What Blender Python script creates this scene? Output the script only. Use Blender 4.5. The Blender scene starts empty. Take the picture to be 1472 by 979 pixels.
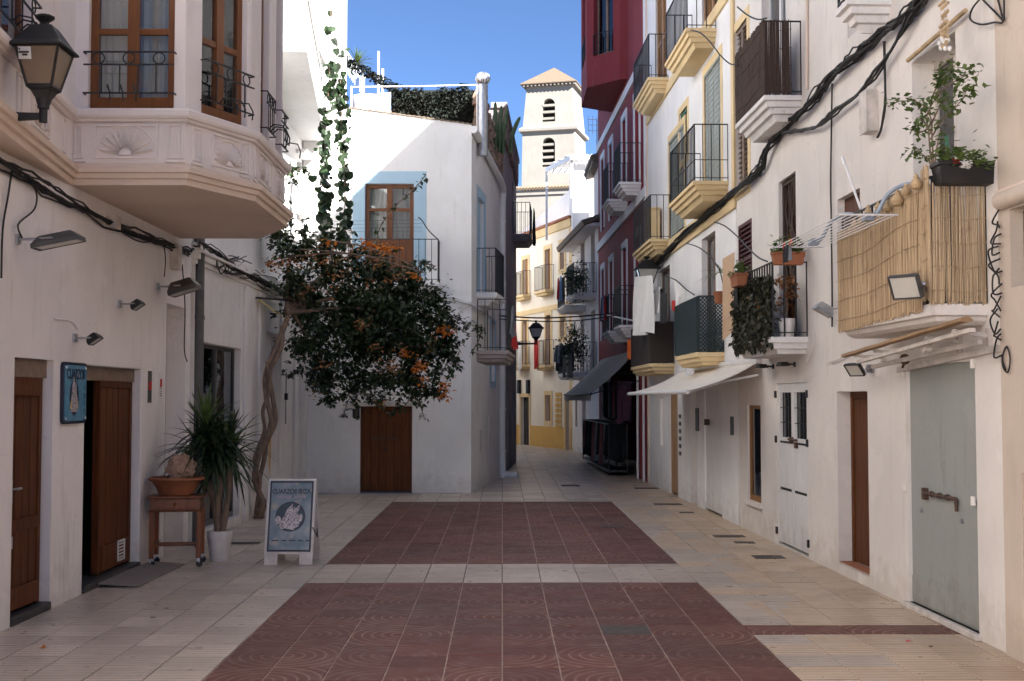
import bpy, bmesh, math, random
from mathutils import Vector, Matrix, noise
random.seed(7)
R = math.radians
D = bpy.data
scene = bpy.context.scene
COL = scene.collection

# ------------------------------------------------------------------ camera
CAMZ = 1.875
FPX, PCX, PCY = 1790.0, 736.0, 489.5      # focal length and centre in photo pixels
YAW = math.atan(14 / FPX)                 # street vanishing point sits left of centre
PITCH = math.atan(83.5 / FPX)
cam_d = D.cameras.new('camera'); cam = D.objects.new('camera', cam_d); COL.objects.link(cam)
cam.location = (0, 0, CAMZ)
cam.rotation_euler = (math.pi / 2 + PITCH, 0, -YAW)
cam_d.sensor_width = 36.0; cam_d.lens = 36.0 * FPX / 1472.0
cam_d.clip_start = 0.1; cam_d.clip_end = 2000
scene.camera = cam
CAMM = cam.rotation_euler.to_matrix()
CAMP = Vector((0, 0, CAMZ))

# ------------------------------------------------------------------ light
SUN = Vector((-1.0, 0.95, -0.93)).normalized()      # direction in which the light travels
world = D.worlds.new('World'); scene.world = world; world.use_nodes = True
wn = world.node_tree.nodes; wl = world.node_tree.links; wn.clear()
sky = wn.new('ShaderNodeTexSky'); sky.sky_type = 'NISHITA'; sky.sun_disc = False
sky.sun_elevation = math.asin(-SUN.z)
sky.sun_rotation = math.atan2(-SUN.x, -SUN.y)
sky.altitude = 2500; sky.air_density = 0.66; sky.dust_density = 0.0; sky.ozone_density = 5.0
bg = wn.new('ShaderNodeBackground'); bg.inputs['Strength'].default_value = 0.05
wo = wn.new('ShaderNodeOutputWorld')
wl.new(sky.outputs[0], bg.inputs[0]); wl.new(bg.outputs[0], wo.inputs[0])
sun_d = D.lights.new('sun', 'SUN'); sun_d.energy = 5.0; sun_d.angle = R(0.53); sun_d.color = (1.0, 0.97, 0.93)
sun = D.objects.new('sun', sun_d); COL.objects.link(sun)
sun.rotation_euler = SUN.to_track_quat('-Z', 'Y').to_euler(); sun.location = (8, -8, 20)
scene.cycles.diffuse_bounces = 8; scene.cycles.max_bounces = 12
scene.view_settings.view_transform = 'Standard'; scene.view_settings.look = 'None'
scene.view_settings.exposure = 2.32; scene.view_settings.gamma = 1.0

# ------------------------------------------------------------------ helpers: photo rays
def ray(x, y):
    return (CAMM @ Vector(((x - PCX) / FPX, -(y - PCY) / FPX, -1.0))).normalized()
def at(x, y, Y):
    d = ray(x, y); return CAMP + d * (Y / d.y)
def gnd(x, y, z=0.0):
    d = ray(x, y); return CAMP + d * ((z - CAMZ) / d.z)

class Wall:
    """a vertical plane; local axes s (along), n (out to the street), z (up)"""
    def __init__(s, p0, p1, toward):
        s.o = Vector((p0[0], p0[1], 0)); e = Vector((p1[0], p1[1], 0))
        s.L = (e - s.o).length; s.d = (e - s.o).normalized()
        n = Vector((s.d.y, -s.d.x, 0))
        if n.dot(Vector((toward[0], toward[1], 0)) - s.o) < 0: n = -n
        s.n = n
        s.M = Matrix(((s.d.x, n.x, 0, s.o.x), (s.d.y, n.y, 0, s.o.y), (0, 0, 1, 0), (0, 0, 0, 1)))
    def hit(s, x, y, off=0.0):
        d = ray(x, y); q = s.o + s.n * off
        t = (q - CAMP).dot(s.n) / d.dot(s.n); p = CAMP + d * t
        return (p - s.o).dot(s.d), p.z
    def S(s, x, off=0.0, y=573): return s.hit(x, y, off)[0]
    def pt(s, a, n, z): return s.M @ Vector((a, n, z))
    def P(s, x, y, off=0.0):
        a, z = s.hit(x, y, off); return s.pt(a, off, z)

# ------------------------------------------------------------------ helpers: meshes
ID = Matrix.Identity(4)
class MB:
    def __init__(s, M=None): s.v = []; s.f = []; s.M = M.copy() if M else ID.copy()
    def add(s, vs, fs):
        b = len(s.v); s.v += [tuple(s.M @ Vector(v)) for v in vs]; s.f += [tuple(i + b for i in f) for f in fs]; return s
    def box(s, a0, a1, b0, b1, c0, c1):
        return s.add([(a0,b0,c0),(a1,b0,c0),(a1,b1,c0),(a0,b1,c0),(a0,b0,c1),(a1,b0,c1),(a1,b1,c1),(a0,b1,c1)],
                     [(0,3,2,1),(4,5,6,7),(0,1,5,4),(1,2,6,5),(2,3,7,6),(3,0,4,7)])
    def bar(s, p, q, w, h=None, up=(0,0,1)):
        p = Vector(p); q = Vector(q); h = h or w; d = (q - p).normalized(); u = Vector(up)
        if abs(d.dot(u)) > .98: u = Vector((1,0,0))
        x = d.cross(u).normalized() * w / 2; y = x.cross(d).normalized() * h / 2
        vs = [p-x-y, p+x-y, p+x+y, p-x+y, q-x-y, q+x-y, q+x+y, q-x+y]
        return s.add(vs, [(0,3,2,1),(4,5,6,7),(0,1,5,4),(1,2,6,5),(2,3,7,6),(3,0,4,7)])
    def tube(s, pts, r, n=6, cap=True):
        pts = [Vector(p) for p in pts]; m = len(pts)
        rs = r if isinstance(r, (list, tuple)) else [r] * m
        vs = []; prev = None
        for i, p in enumerate(pts):
            d = (pts[min(i+1, m-1)] - pts[max(i-1, 0)])
            d = d.normalized() if d.length > 1e-9 else Vector((0,0,1))
            if prev is None:
                u = Vector((0,0,1)) if abs(d.z) < .9 else Vector((1,0,0)); x = d.cross(u).normalized()
            else:
                x = prev - d * prev.dot(d)
                x = x.normalized() if x.length > 1e-6 else d.orthogonal().normalized()
            prev = x; y = d.cross(x)
            for k in range(n):
                a = 2 * math.pi * k / n; vs.append(p + (x * math.cos(a) + y * math.sin(a)) * rs[i])
        fs = []
        for i in range(m - 1):
            for k in range(n):
                k2 = (k + 1) % n; fs.append((i*n+k, i*n+k2, (i+1)*n+k2, (i+1)*n+k))
        if cap: fs.append(tuple(range(n-1, -1, -1))); fs.append(tuple((m-1)*n + k for k in range(n)))
        return s.add(vs, fs)
    def lathe(s, prof, c=(0,0,0), n=20, sx=1, sy=1):
        c = Vector(c); vs = []; fs = []; m = len(prof)
        for r, z in prof:
            for k in range(n):
                a = 2 * math.pi * k / n; vs.append((c.x + r * math.cos(a) * sx, c.y + r * math.sin(a) * sy, c.z + z))
        for i in range(m - 1):
            for k in range(n):
                k2 = (k + 1) % n; fs.append((i*n+k, i*n+k2, (i+1)*n+k2, (i+1)*n+k))
        fs.append(tuple(range(n-1, -1, -1))); fs.append(tuple((m-1)*n + k for k in range(n)))
        return s.add(vs, fs)
    def prism(s, poly, v):
        v = Vector(v); n = len(poly); p = [Vector(q) for q in poly]
        vs = p + [q + v for q in p]
        fs = [tuple(range(n-1, -1, -1)), tuple(range(n, 2*n))] + [(i, (i+1) % n, n+(i+1) % n, n+i) for i in range(n)]
        return s.add(vs, fs)
    def loft(s, rings, closed=True, caps=True):
        n = len(rings[0]); vs = [p for r in rings for p in r]; fs = []
        for i in range(len(rings) - 1):
            for k in range(n if closed else n - 1):
                k2 = (k + 1) % n; fs.append((i*n+k, i*n+k2, (i+1)*n+k2, (i+1)*n+k))
        if caps: fs.append(tuple(range(n-1, -1, -1))); fs.append(tuple((len(rings)-1)*n + k for k in range(n)))
        return s.add(vs, fs)
    def sphere(s, c, r, n=10, m=6, sz=1.0):
        prof = []
        for i in range(m + 1):
            a = -math.pi/2 + math.pi * i / m; prof.append((max(1e-4, r * math.cos(a)), r * sz * math.sin(a)))
        return s.lathe(prof, c, n)

LOC = {}
def link(o, parent, w):
    COL.objects.link(o); LOC[o.name] = w
    if parent is not None:
        o.parent = parent; o.location = w - LOC[parent.name]
    else: o.location = w
    return o
def tag(o, label=None, cat=None, group=None, kind=None):
    if label: o['label'] = label
    if cat: o['category'] = cat
    if group: o['group'] = group
    if kind: o['kind'] = kind
    return o
def build(mb, name, mat, parent=None, label=None, cat=None, group=None, kind=None, bevel=0, smooth=False, seg=2, weld=True):
    vs = [Vector(v) for v in mb.v]
    lo = Vector((min(v.x for v in vs), min(v.y for v in vs), min(v.z for v in vs)))
    hi = Vector((max(v.x for v in vs), max(v.y for v in vs), max(v.z for v in vs)))
    c = Vector(((lo.x + hi.x) / 2, (lo.y + hi.y) / 2, lo.z))
    me = D.meshes.new(name); me.from_pydata([tuple(v - c) for v in vs], [], mb.f)
    bm = bmesh.new(); bm.from_mesh(me)
    if weld: bmesh.ops.remove_doubles(bm, verts=bm.verts, dist=1e-4)
    if len(bm.faces) < 60000: bmesh.ops.recalc_face_normals(bm, faces=bm.faces)
    bm.to_mesh(me); bm.free()
    me.materials.append(mat)
    if smooth:
        me.polygons.foreach_set('use_smooth', [True] * len(me.polygons))
        try: me.set_sharp_from_angle(angle=R(40))
        except Exception: pass
    o = D.objects.new(name, me)
    link(o, parent, c)
    if bevel:
        m = o.modifiers.new('bevel', 'BEVEL'); m.width = bevel; m.segments = seg; m.limit_method = 'ANGLE'; m.angle_limit = R(40)
        m.harden_normals = False
    return tag(o, label, cat, group, kind)
def empty(name, loc, label, cat, group=None):
    o = D.objects.new(name, None); o.empty_display_size = .2
    link(o, None, Vector(loc)); return tag(o, label, cat, group)
def copy_at(o, delta, parent=None):
    c = o.copy(); w = LOC[o.name] + Vector(delta); return link(c, parent, w)

def crom(pts, k=6):
    pts = [Vector(p) for p in pts]; out = []
    for i in range(len(pts) - 1):
        p0 = pts[max(i-1, 0)]; p1 = pts[i]; p2 = pts[i+1]; p3 = pts[min(i+2, len(pts)-1)]
        for j in range(k):
            t = j / k
            out.append(.5 * ((2*p1) + (-p0+p2)*t + (2*p0-5*p1+4*p2-p3)*t*t + (-p0+3*p1-3*p2+p3)*t*t*t))
    out.append(pts[-1]); return out

def wall_mesh(mb, s0, s1, z0, z1, ops, n=0.0):
    """front face with recessed rectangular openings (a0,a1,c0,c1,depth)"""
    S = sorted(set([s0, s1] + [min(max(v, s0), s1) for o in ops for v in o[:2]]))
    Z = sorted(set([z0, z1] + [min(max(v, z0), z1) for o in ops for v in o[2:4]]))
    for i in range(len(S) - 1):
        for j in range(len(Z) - 1):
            cs = (S[i] + S[i+1]) / 2; cz = (Z[j] + Z[j+1]) / 2
            if any(o[0] < cs < o[1] and o[2] < cz < o[3] for o in ops): continue
            mb.add([(S[i],n,Z[j]),(S[i+1],n,Z[j]),(S[i+1],n,Z[j+1]),(S[i],n,Z[j+1])], [(0,1,2,3)])
    for o in ops:
        a0, a1, c0, c1, dp = o[:5]
        q = [(a0,c0),(a1,c0),(a1,c1),(a0,c1)]
        for k in range(4):
            (sa, za), (sb, zb) = q[k], q[(k+1) % 4]
            if k == 0 and c0 <= z0 + 1e-4: continue
            mb.add([(sa,n,za),(sb,n,zb),(sb,n-dp,zb),(sa,n-dp,za)], [(0,1,2,3)])
    return mb
def house_shell(w, s0, s1, z0, z1, ops, depth=6.0, n=0.0):
    mb = MB(w.M); wall_mesh(mb, s0, s1, z0, z1, ops, n)
    b = n - depth
    mb.add([(s0,n,z0),(s0,b,z0),(s0,b,z1),(s0,n,z1)], [(0,1,2,3)])
    mb.add([(s1,n,z0),(s1,b,z0),(s1,b,z1),(s1,n,z1)], [(0,1,2,3)])
    mb.add([(s0,b,z0),(s1,b,z0),(s1,b,z1),(s0,b,z1)], [(0,1,2,3)])
    mb.add([(s0,n,z1),(s1,n,z1),(s1,b,z1),(s0,b,z1)], [(0,1,2,3)])
    return mb

# ------------------------------------------------------------------ materials
def new_mat(name):
    m = D.materials.new(name); m.use_nodes = True
    nt = m.node_tree; b = nt.nodes['Principled BSDF']; return m, nt, b
def N(nt, t, **k):
    n = nt.nodes.new(t)
    for a, v in k.items():
        if hasattr(n, a): setattr(n, a, v)
        else: n.inputs[a].default_value = v
    return n
def pos(nt, scale=(1,1,1)):
    g = nt.nodes.new('ShaderNodeNewGeometry'); m = nt.nodes.new('ShaderNodeMapping'); m.inputs['Scale'].default_value = scale
    nt.links.new(g.outputs['Position'], m.inputs['Vector']); return m.outputs[0]
def noise_n(nt, vec, scale, detail=4, rough=.55):
    n = nt.nodes.new('ShaderNodeTexNoise'); n.inputs['Scale'].default_value = scale
    n.inputs['Detail'].default_value = detail; n.inputs['Roughness'].default_value = rough
    nt.links.new(vec, n.inputs['Vector']); return n.outputs['Fac']
def ramp(nt, fac, a, b, c0=(0,0,0,1), c1=(1,1,1,1)):
    r = nt.nodes.new('ShaderNodeValToRGB'); e = r.color_ramp.elements
    e[0].position = a; e[1].position = b; e[0].color = c0; e[1].color = c1
    nt.links.new(fac, r.inputs[0]); return r.outputs[0]
def mix(nt, fac, a, b, mode='MIX'):
    m = nt.nodes.new('ShaderNodeMix'); m.data_type = 'RGBA'; m.blend_type = mode
    for sock, v in ((m.inputs[0], fac), (m.inputs[6], a), (m.inputs[7], b)):
        if isinstance(v, (int, float)): sock.default_value = v
        elif isinstance(v, (tuple, list)): sock.default_value = (*v[:3], 1)
        else: nt.links.new(v, sock)
    return m.outputs[2]
def mth(nt, op, a, b=None, c=None):
    m = nt.nodes.new('ShaderNodeMath'); m.operation = op
    for i, v in enumerate((a, b, c)):
        if v is None: continue
        if isinstance(v, (int, float)): m.inputs[i].default_value = v
        else: nt.links.new(v, m.inputs[i])
    return m.outputs[0]
def bump(nt, b, h, strength=.2, dist=.02):
    bn = nt.nodes.new('ShaderNodeBump'); bn.inputs['Strength'].default_value = strength; bn.inputs['Distance'].default_value = dist
    nt.links.new(h, bn.inputs['Height']); nt.links.new(bn.outputs[0], b.inputs['Normal'])

def plaster(name, col, dirt=(.34,.30,.26), damount=.5, lump=.35, rough=.85, crack=True):
    m, nt, b = new_mat(name)
    v = pos(nt); vs = pos(nt, (2.2, 2.2, .35))
    big = noise_n(nt, v, .9, 5); fine = noise_n(nt, v, 26, 4, .6); mid = noise_n(nt, v, 5.5, 5, .6)
    streak = noise_n(nt, vs, 3.2, 6, .65)
    c = mix(nt, ramp(nt, big, .3, .72), [x * .90 for x in col], [min(.86, x * 1.05) for x in col])
    c = mix(nt, mth(nt, 'MULTIPLY', ramp(nt, streak, .56, .80), .45 * damount), c, dirt)
    c = mix(nt, mth(nt, 'MULTIPLY', ramp(nt, mid, .62, .78), .30 * damount), c, [x * .72 for x in col])
    # splash dirt and damp patches close to the pavement, ragged
    g = nt.nodes.new('ShaderNodeNewGeometry'); sep = nt.nodes.new('ShaderNodeSeparateXYZ'); nt.links.new(g.outputs['Position'], sep.inputs[0])
    hgt = mth(nt, 'ADD', sep.outputs[2], mth(nt, 'MULTIPLY', mth(nt, 'SUBTRACT', mid, .5), 1.4))
    foot = ramp(nt, hgt, .02, .38, (1,1,1,1), (0,0,0,1))
    c = mix(nt, mth(nt, 'MULTIPLY', foot, .36 * damount), c, dirt)
    # repaired patches and hairline cracks
    patch = ramp(nt, noise_n(nt, pos(nt, (1,1,.8)), 1.7, 3, .45), .62, .635)
    c = mix(nt, mth(nt, 'MULTIPLY', patch, .35 * damount), c, [min(.86, x * 1.12) for x in col])
    vor = nt.nodes.new('ShaderNodeTexVoronoi'); vor.feature = 'DISTANCE_TO_EDGE'; vor.inputs['Scale'].default_value = 1.1
    wv = nt.nodes.new('ShaderNodeVectorMath'); wv.operation = 'ADD'
    nz = nt.nodes.new('ShaderNodeTexNoise'); nz.inputs['Scale'].default_value = 2.4; nz.inputs['Detail'].default_value = 6; nt.links.new(v, nz.inputs['Vector'])
    nt.links.new(v, wv.inputs[0]); nt.links.new(nz.outputs['Color'], wv.inputs[1]); nt.links.new(wv.outputs[0], vor.inputs['Vector'])
    crk = mth(nt, 'MULTIPLY', ramp(nt, vor.outputs['Distance'], .002, .007, (1,1,1,1), (0,0,0,1)), ramp(nt, big, .50, .60))
    c = mix(nt, mth(nt, 'MULTIPLY', crk, .30 * damount), c, dirt)
    nt.links.new(c, b.inputs['Base Color']); b.inputs['Roughness'].default_value = rough
    b.inputs['Specular IOR Level'].default_value = .3
    h = mth(nt, 'ADD', mth(nt, 'MULTIPLY', mid, 1.0), mth(nt, 'MULTIPLY', fine, .22))
    h = mth(nt, 'ADD', h, mth(nt, 'MULTIPLY', big, 1.5))
    bump(nt, b, h, lump, .022)
    return m
def plain(name, col, rough=.5, metal=0.0, var=.12, scale=8, bmp=.1, bscale=40, spec=.5, coat=0, stretch=(1,1,1), wear=None, trans=0):
    m, nt, b = new_mat(name); v = pos(nt, stretch)
    n1 = noise_n(nt, v, scale, 5)
    c = mix(nt, ramp(nt, n1, .3, .7), [x * (1 - var) for x in col], [min(.9, x * (1 + var)) for x in col])
    if wear: c = mix(nt, ramp(nt, noise_n(nt, v, scale * 2.3, 6, .7), .60, .70), c, wear)
    nt.links.new(c, b.inputs['Base Color']); b.inputs['Roughness'].default_value = rough
    b.inputs['Metallic'].default_value = metal; b.inputs['Specular IOR Level'].default_value = spec
    b.inputs['Coat Weight'].default_value = coat
    if bmp: bump(nt, b, noise_n(nt, v, bscale, 4), bmp, .01)
    return m
def wood(name, col, col2, rough=.5, scale=1.0, coat=0.0):
    m, nt, b = new_mat(name); v = pos(nt, (22 * scale, 22 * scale, 1.3 * scale))
    n1 = noise_n(nt, v, 1.6, 6, .65); n2 = noise_n(nt, pos(nt, (60, 60, 2)), 2.5, 3)
    oi = nt.nodes.new('ShaderNodeObjectInfo')
    c = mix(nt, ramp(nt, n1, .32, .68), col, col2)
    c = mix(nt, mth(nt, 'MULTIPLY', oi.outputs['Random'], .35), c, [x * .55 for x in col])
    nt.links.new(c, b.inputs['Base Color']); b.inputs['Roughness'].default_value = rough; b.inputs['Coat Weight'].default_value = coat
    b.inputs['Coat Roughness'].default_value = .25; b.inputs['Specular IOR Level'].default_value = .22
    bump(nt, b, mth(nt, 'ADD', n1, n2), .25, .004)
    return m
def leafmat(name, c1, c2, trans=.25, rough=.45, scale=3.0):
    m, nt, b = new_mat(name); v = pos(nt)
    n = nt.nodes.new('ShaderNodeTexWhiteNoise'); n.noise_dimensions = '3D'
    sn = nt.nodes.new('ShaderNodeVectorMath'); sn.operation = 'SNAP'; sn.inputs[1].default_value = (.06, .06, .06)
    nt.links.new(v, sn.inputs[0]); nt.links.new(sn.outputs[0], n.inputs[0])
    f = mth(nt, 'ADD', mth(nt, 'MULTIPLY', n.outputs['Value'], .55), mth(nt, 'MULTIPLY', noise_n(nt, v, scale, 3), .6))
    c = mix(nt, ramp(nt, f, .25, .8), c1, c2)
    nt.links.new(c, b.inputs['Base Color']); b.inputs['Roughness'].default_value = rough
    tr = nt.nodes.new('ShaderNodeBsdfTranslucent'); nt.links.new(c, tr.inputs[0])
    ms = nt.nodes.new('ShaderNodeMixShader'); ms.inputs[0].default_value = trans
    nt.links.new(b.outputs[0], ms.inputs[1]); nt.links.new(tr.outputs[0], ms.inputs[2])
    nt.links.new(ms.outputs[0], nt.nodes['Material Output'].inputs[0])
    return m
def glassmat(name, tint=(.55,.6,.6), gloss=.12, dark=(.02,.025,.03), see=.75):
    m, nt, b = new_mat(name)
    g = nt.nodes.new('ShaderNodeBsdfGlossy'); g.inputs['Roughness'].default_value = .03; g.inputs[0].default_value = (.9,.92,.95,1)
    t = nt.nodes.new('ShaderNodeBsdfTransparent'); t.inputs[0].default_value = (*tint, 1)
    fr = nt.nodes.new('ShaderNodeFresnel'); fr.inputs[0].default_value = 1.5
    bn = nt.nodes.new('ShaderNodeBump'); bn.inputs['Strength'].default_value = .06; bn.inputs['Distance'].default_value = .02
    nt.links.new(noise_n(nt, pos(nt), 2.5, 2), bn.inputs['Height']); nt.links.new(bn.outputs[0], g.inputs['Normal'])
    ms = nt.nodes.new('ShaderNodeMixShader'); nt.links.new(mth(nt, 'ADD', fr.outputs[0], gloss), ms.inputs[0])
    nt.links.new(t.outputs[0], ms.inputs[1]); nt.links.new(g.outputs[0], ms.inputs[2])
    nt.links.new(ms.outputs[0], nt.nodes['Material Output'].inputs[0]); return m

TS = 0.4                     # paving tile
X0 = 0.0
def tile_mats():
    def base(name):
        m, nt, b = new_mat(name)
        g = nt.nodes.new('ShaderNodeNewGeometry'); sep = nt.nodes.new('ShaderNodeSeparateXYZ'); nt.links.new(g.outputs['Position'], sep.inputs[0])
        cx = mth(nt, 'FLOOR', mth(nt, 'DIVIDE', sep.outputs[0], TS)); cy = mth(nt, 'FLOOR', mth(nt, 'DIVIDE', sep.outputs[1], TS))
        cm = nt.nodes.new('ShaderNodeCombineXYZ'); nt.links.new(cx, cm.inputs[0]); nt.links.new(cy, cm.inputs[1])
        w = nt.nodes.new('ShaderNodeTexWhiteNoise'); w.noise_dimensions = '2D'; nt.links.new(cm.outputs[0], w.inputs[0])
        return m, nt, b, sep, w.outputs['Value']
    # beige ribbed tile
    m, nt, b, sep, rnd = base('beige_ribbed_tile'); v = pos(nt)
    big = noise_n(nt, v, .55, 4); mid = noise_n(nt, v, 5, 6, .65); fine = noise_n(nt, v, 60, 3)
    c = mix(nt, rnd, (.46,.395,.33), (.66,.57,.48))
    # tiles tinted warmer on the right: light and wear put into the colour
    side = ramp(nt, mth(nt, 'ADD', sep.outputs[0], mth(nt, 'MULTIPLY', rnd, .9)), .0, 1.0)
    sd = mth(nt, 'MULTIPLY', mth(nt, 'GREATER_THAN', mth(nt, 'ADD', sep.outputs[0], mth(nt, 'MULTIPLY', rnd, 1.1)), 2.9), .8)
    c = mix(nt, sd, c, mix(nt, rnd, (.50,.35,.215), (.63,.47,.31)))
    c = mix(nt, mth(nt, 'MULTIPLY', ramp(nt, big, .42, .68), .35), c, (.32,.27,.235))
    c = mix(nt, mth(nt, 'MULTIPLY', ramp(nt, mid, .58, .75), .45), c, (.20,.165,.145))
    rib = mth(nt, 'ABSOLUTE', mth(nt, 'SUBTRACT', mth(nt, 'FRACT', mth(nt, 'DIVIDE', sep.outputs[1], .08)), .5))
    groove = ramp(nt, rib, .34, .42)
    c = mix(nt, mth(nt, 'MULTIPLY', groove, .62), c, (.20,.15,.12))
    spot = ramp(nt, noise_n(nt, v, 14, 3, .5), .70, .74)
    c = mix(nt, mth(nt, 'MULTIPLY', spot, .5), c, (.10,.08,.07))
    nt.links.new(c, b.inputs['Base Color'])
    nt.links.new(ramp(nt, mid, .3, .75, (.24,)*3+(1,), (.52,)*3+(1,)), b.inputs['Roughness'])
    bump(nt, b, mth(nt, 'ADD', mth(nt, 'MULTIPLY', groove, -1.0), mth(nt, 'MULTIPLY', fine, .4)), .3, .004)
    beige = m
    # red tile with worn concentric rings
    m, nt, b, sep, rnd = base('red_ring_tile'); v = pos(nt)
    big = noise_n(nt, v, .6, 4); mid = noise_n(nt, v, 6, 6, .65); fine = noise_n(nt, v, 70, 3)
    c = mix(nt, rnd, (.115,.040,.030), (.158,.060,.046))
    def cen(o, off): return mth(nt, 'MULTIPLY', mth(nt, 'SUBTRACT', mth(nt, 'FRACT', mth(nt, 'DIVIDE', mth(nt, 'ADD', o, off), 2 * TS)), .5), 2 * TS)
    u = cen(sep.outputs[0], 0.4); w2 = cen(sep.outputs[1], 0.0)
    r = mth(nt, 'SQRT', mth(nt, 'ADD', mth(nt, 'MULTIPLY', u, u), mth(nt, 'MULTIPLY', w2, w2)))
    ring = mth(nt, 'ABSOLUTE', mth(nt, 'SUBTRACT', mth(nt, 'FRACT', mth(nt, 'DIVIDE', r, .078)), .5))
    line = ramp(nt, ring, .33, .43)
    worn = ramp(nt, noise_n(nt, v, .9, 4, .6), .36, .50)
    c = mix(nt, mth(nt, 'MULTIPLY', ramp(nt, big, .4, .66), .6), c, (.085,.048,.042))
    c = mix(nt, mth(nt, 'MULTIPLY', mth(nt, 'MULTIPLY', line, worn), mth(nt, 'ADD', .18, mth(nt, 'MULTIPLY', rnd, .55))), c, (.31,.195,.14))
    c = mix(nt, mth(nt, 'MULTIPLY', ramp(nt, mid, .58, .74), .35), c, (.19,.12,.10))
    c = mix(nt, mth(nt, 'MULTIPLY', ramp(nt, noise_n(nt, v, 12, 3), .70, .74), .6), c, (.05,.04,.04))
    nt.links.new(c, b.inputs['Base Color'])
    nt.links.new(ramp(nt, mid, .3, .75, (.45,)*3+(1,), (.75,)*3+(1,)), b.inputs['Roughness']); b.inputs['Specular IOR Level'].default_value = .28
    bump(nt, b, mth(nt, 'ADD', mth(nt, 'MULTIPLY', line, -.7), mth(nt, 'MULTIPLY', fine, .4)), .25, .004)
    return beige, m
BEIGE, RED_TILE = tile_mats()
M = {}
M['shop'] = plaster('shop_plaster', (.79,.755,.74), damount=.85)
M['bay'] = plaster('bay_plaster', (.78,.72,.685), (.5,.36,.26), .5, .15)
M['mould'] = plaster('bay_moulding_plaster', (.70,.57,.47), (.45,.33,.25), .5, .15)
M['white'] = plaster('white_limewash', (.80,.79,.78), damount=.7)
M['white2'] = plaster('old_white_limewash', (.75,.725,.70), damount=1.1, lump=.6)
M['cream'] = plaster('cream_limewash', (.735,.69,.64), (.42,.35,.28), .95, .6)
M['beige'] = plaster('tan_plaster', (.56,.47,.385), (.36,.28,.21), .9, .5)
M['creamwall'] = plaster('warm_cream_limewash', (.82,.755,.65), (.45,.35,.24), .6)
M['yellow'] = plaster('ochre_trim', (.74,.57,.32), (.45,.31,.17), .5, .2)
M['ochre'] = plaster('ochre_plaster', (.68,.43,.13), (.40,.26,.1), .5, .2)
M['red'] = plaster('oxblood_plaster', (.245,.040,.045), (.30,.12,.11), 1.0, .3)
M['blue'] = plaster('pale_blue_trim', (.40,.56,.68), (.3,.38,.45), .5, .2)
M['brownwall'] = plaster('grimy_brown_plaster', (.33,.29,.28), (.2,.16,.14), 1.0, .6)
M['tower'] = plaster('sandy_tower_plaster', (.27,.25,.22), (.16,.14,.115), 1.0, .3)
M['stone'] = plain('rubble_stone', (.28,.20,.15), .9, var=.3, scale=6, bmp=.4, bscale=14)
M['door_dark'] = wood('dark_stained_pine', (.055,.013,.003), (.15,.045,.010), .55, coat=0)
M['door_mid'] = wood('red_brown_door_wood', (.07,.020,.005), (.16,.052,.012), .55)
M['frame'] = wood('varnished_window_wood', (.145,.048,.012), (.22,.082,.023), .38, coat=.3)
M['table'] = wood('honey_pine', (.15,.040,.008), (.24,.070,.015), .4, coat=.3)
M['maroon'] = plain('maroon_paint', (.13,.022,.028), .5, var=.2)
M['greypaint'] = plaster('grey_green_door_paint', (.32,.335,.31), (.17,.145,.12), 1.1, .10, .5)
M['whitepaint'] = plaster('white_door_paint', (.72,.71,.69), (.36,.30,.25), .9, .06, .5)
M['iron'] = plain('black_iron', (.012,.011,.011), .55, var=.3, bmp=.1)
M['rust'] = plain('rusty_iron', (.075,.04,.026), .7, var=.4, bmp=.3, scale=30)
M['steel'] = plain('dull_galvanised_steel', (.42,.43,.45), .38, .8, var=.15, scale=10)
M['pipe'] = plain('lead_grey_pipe', (.09,.087,.092), .55, .2, var=.15)
M['whitemetal'] = plain('white_pvc', (.74,.73,.72), .4, var=.04, bmp=0)
M['bluemetal'] = plain('blue_grey_plastic', (.25,.30,.36), .4, var=.05, bmp=0)
M['cable'] = plain('black_cable', (.012,.011,.011), .65, var=.3, bmp=.1)
M['cablegrey'] = plain('painted_over_cable', (.55,.50,.45), .6, var=.2, bmp=.1)
M['lampgrey'] = plain('grey_lamp_housing', (.065,.065,.065), .45, var=.1)
M['lampbrown'] = plain('brown_lamp_housing', (.045,.038,.033), .45, var=.1)
M['lens'] = plain('milky_lamp_lens', (.52,.50,.44), .15, var=.05, bmp=0)
M['lantern_pane'] = plain('smoked_lantern_pane', (.20,.145,.095), .22, var=.08, scale=4, bmp=.02)
M['reed'] = None
M['terracotta'] = plain('terracotta', (.30,.105,.045), .75, var=.12, scale=12, bmp=.15)
M['rooftile'] = plain('clay_roof_tile', (.17,.125,.085), .8, var=.3, scale=14, bmp=.2)
M['potwhite'] = plaster('white_plastic_pot', (.66,.635,.61), (.28,.23,.18), .9, .04, .5)
M['bark'] = plain('grey_brown_bark', (.17,.115,.082), .85, var=.4, scale=18, bmp=.8, bscale=22, stretch=(1,1,.25))
M['leaf'] = leafmat('bougainvillea_leaf', (.009,.020,.006), (.034,.060,.017), .15)
M['leaf2'] = leafmat('fresh_leaf', (.035,.075,.015), (.12,.17,.04))
M['yucca'] = leafmat('yucca_leaf', (.006,.016,.006), (.028,.052,.014), .08, .45)
M['yucca_young'] = leafmat('young_yucca_leaf', (.035,.07,.014), (.09,.14,.03), .15, .45)
M['fakeleaf'] = leafmat('artificial_ivy_leaf', (.012,.014,.006), (.05,.05,.024), .08, .6)
M['drybract'] = leafmat('dried_orange_bract', (.25,.09,.03), (.42,.20,.08), .3, .7)
M['bract'] = leafmat('orange_bract', (.50,.12,.015), (.68,.25,.03), .35, .6)
M['cactus'] = plain('cactus_skin', (.06,.10,.04), .6, var=.3)
M['hedge'] = leafmat('dark_shade_net', (.0015,.004,.0025), (.006,.012,.006), .03, .8)
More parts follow.
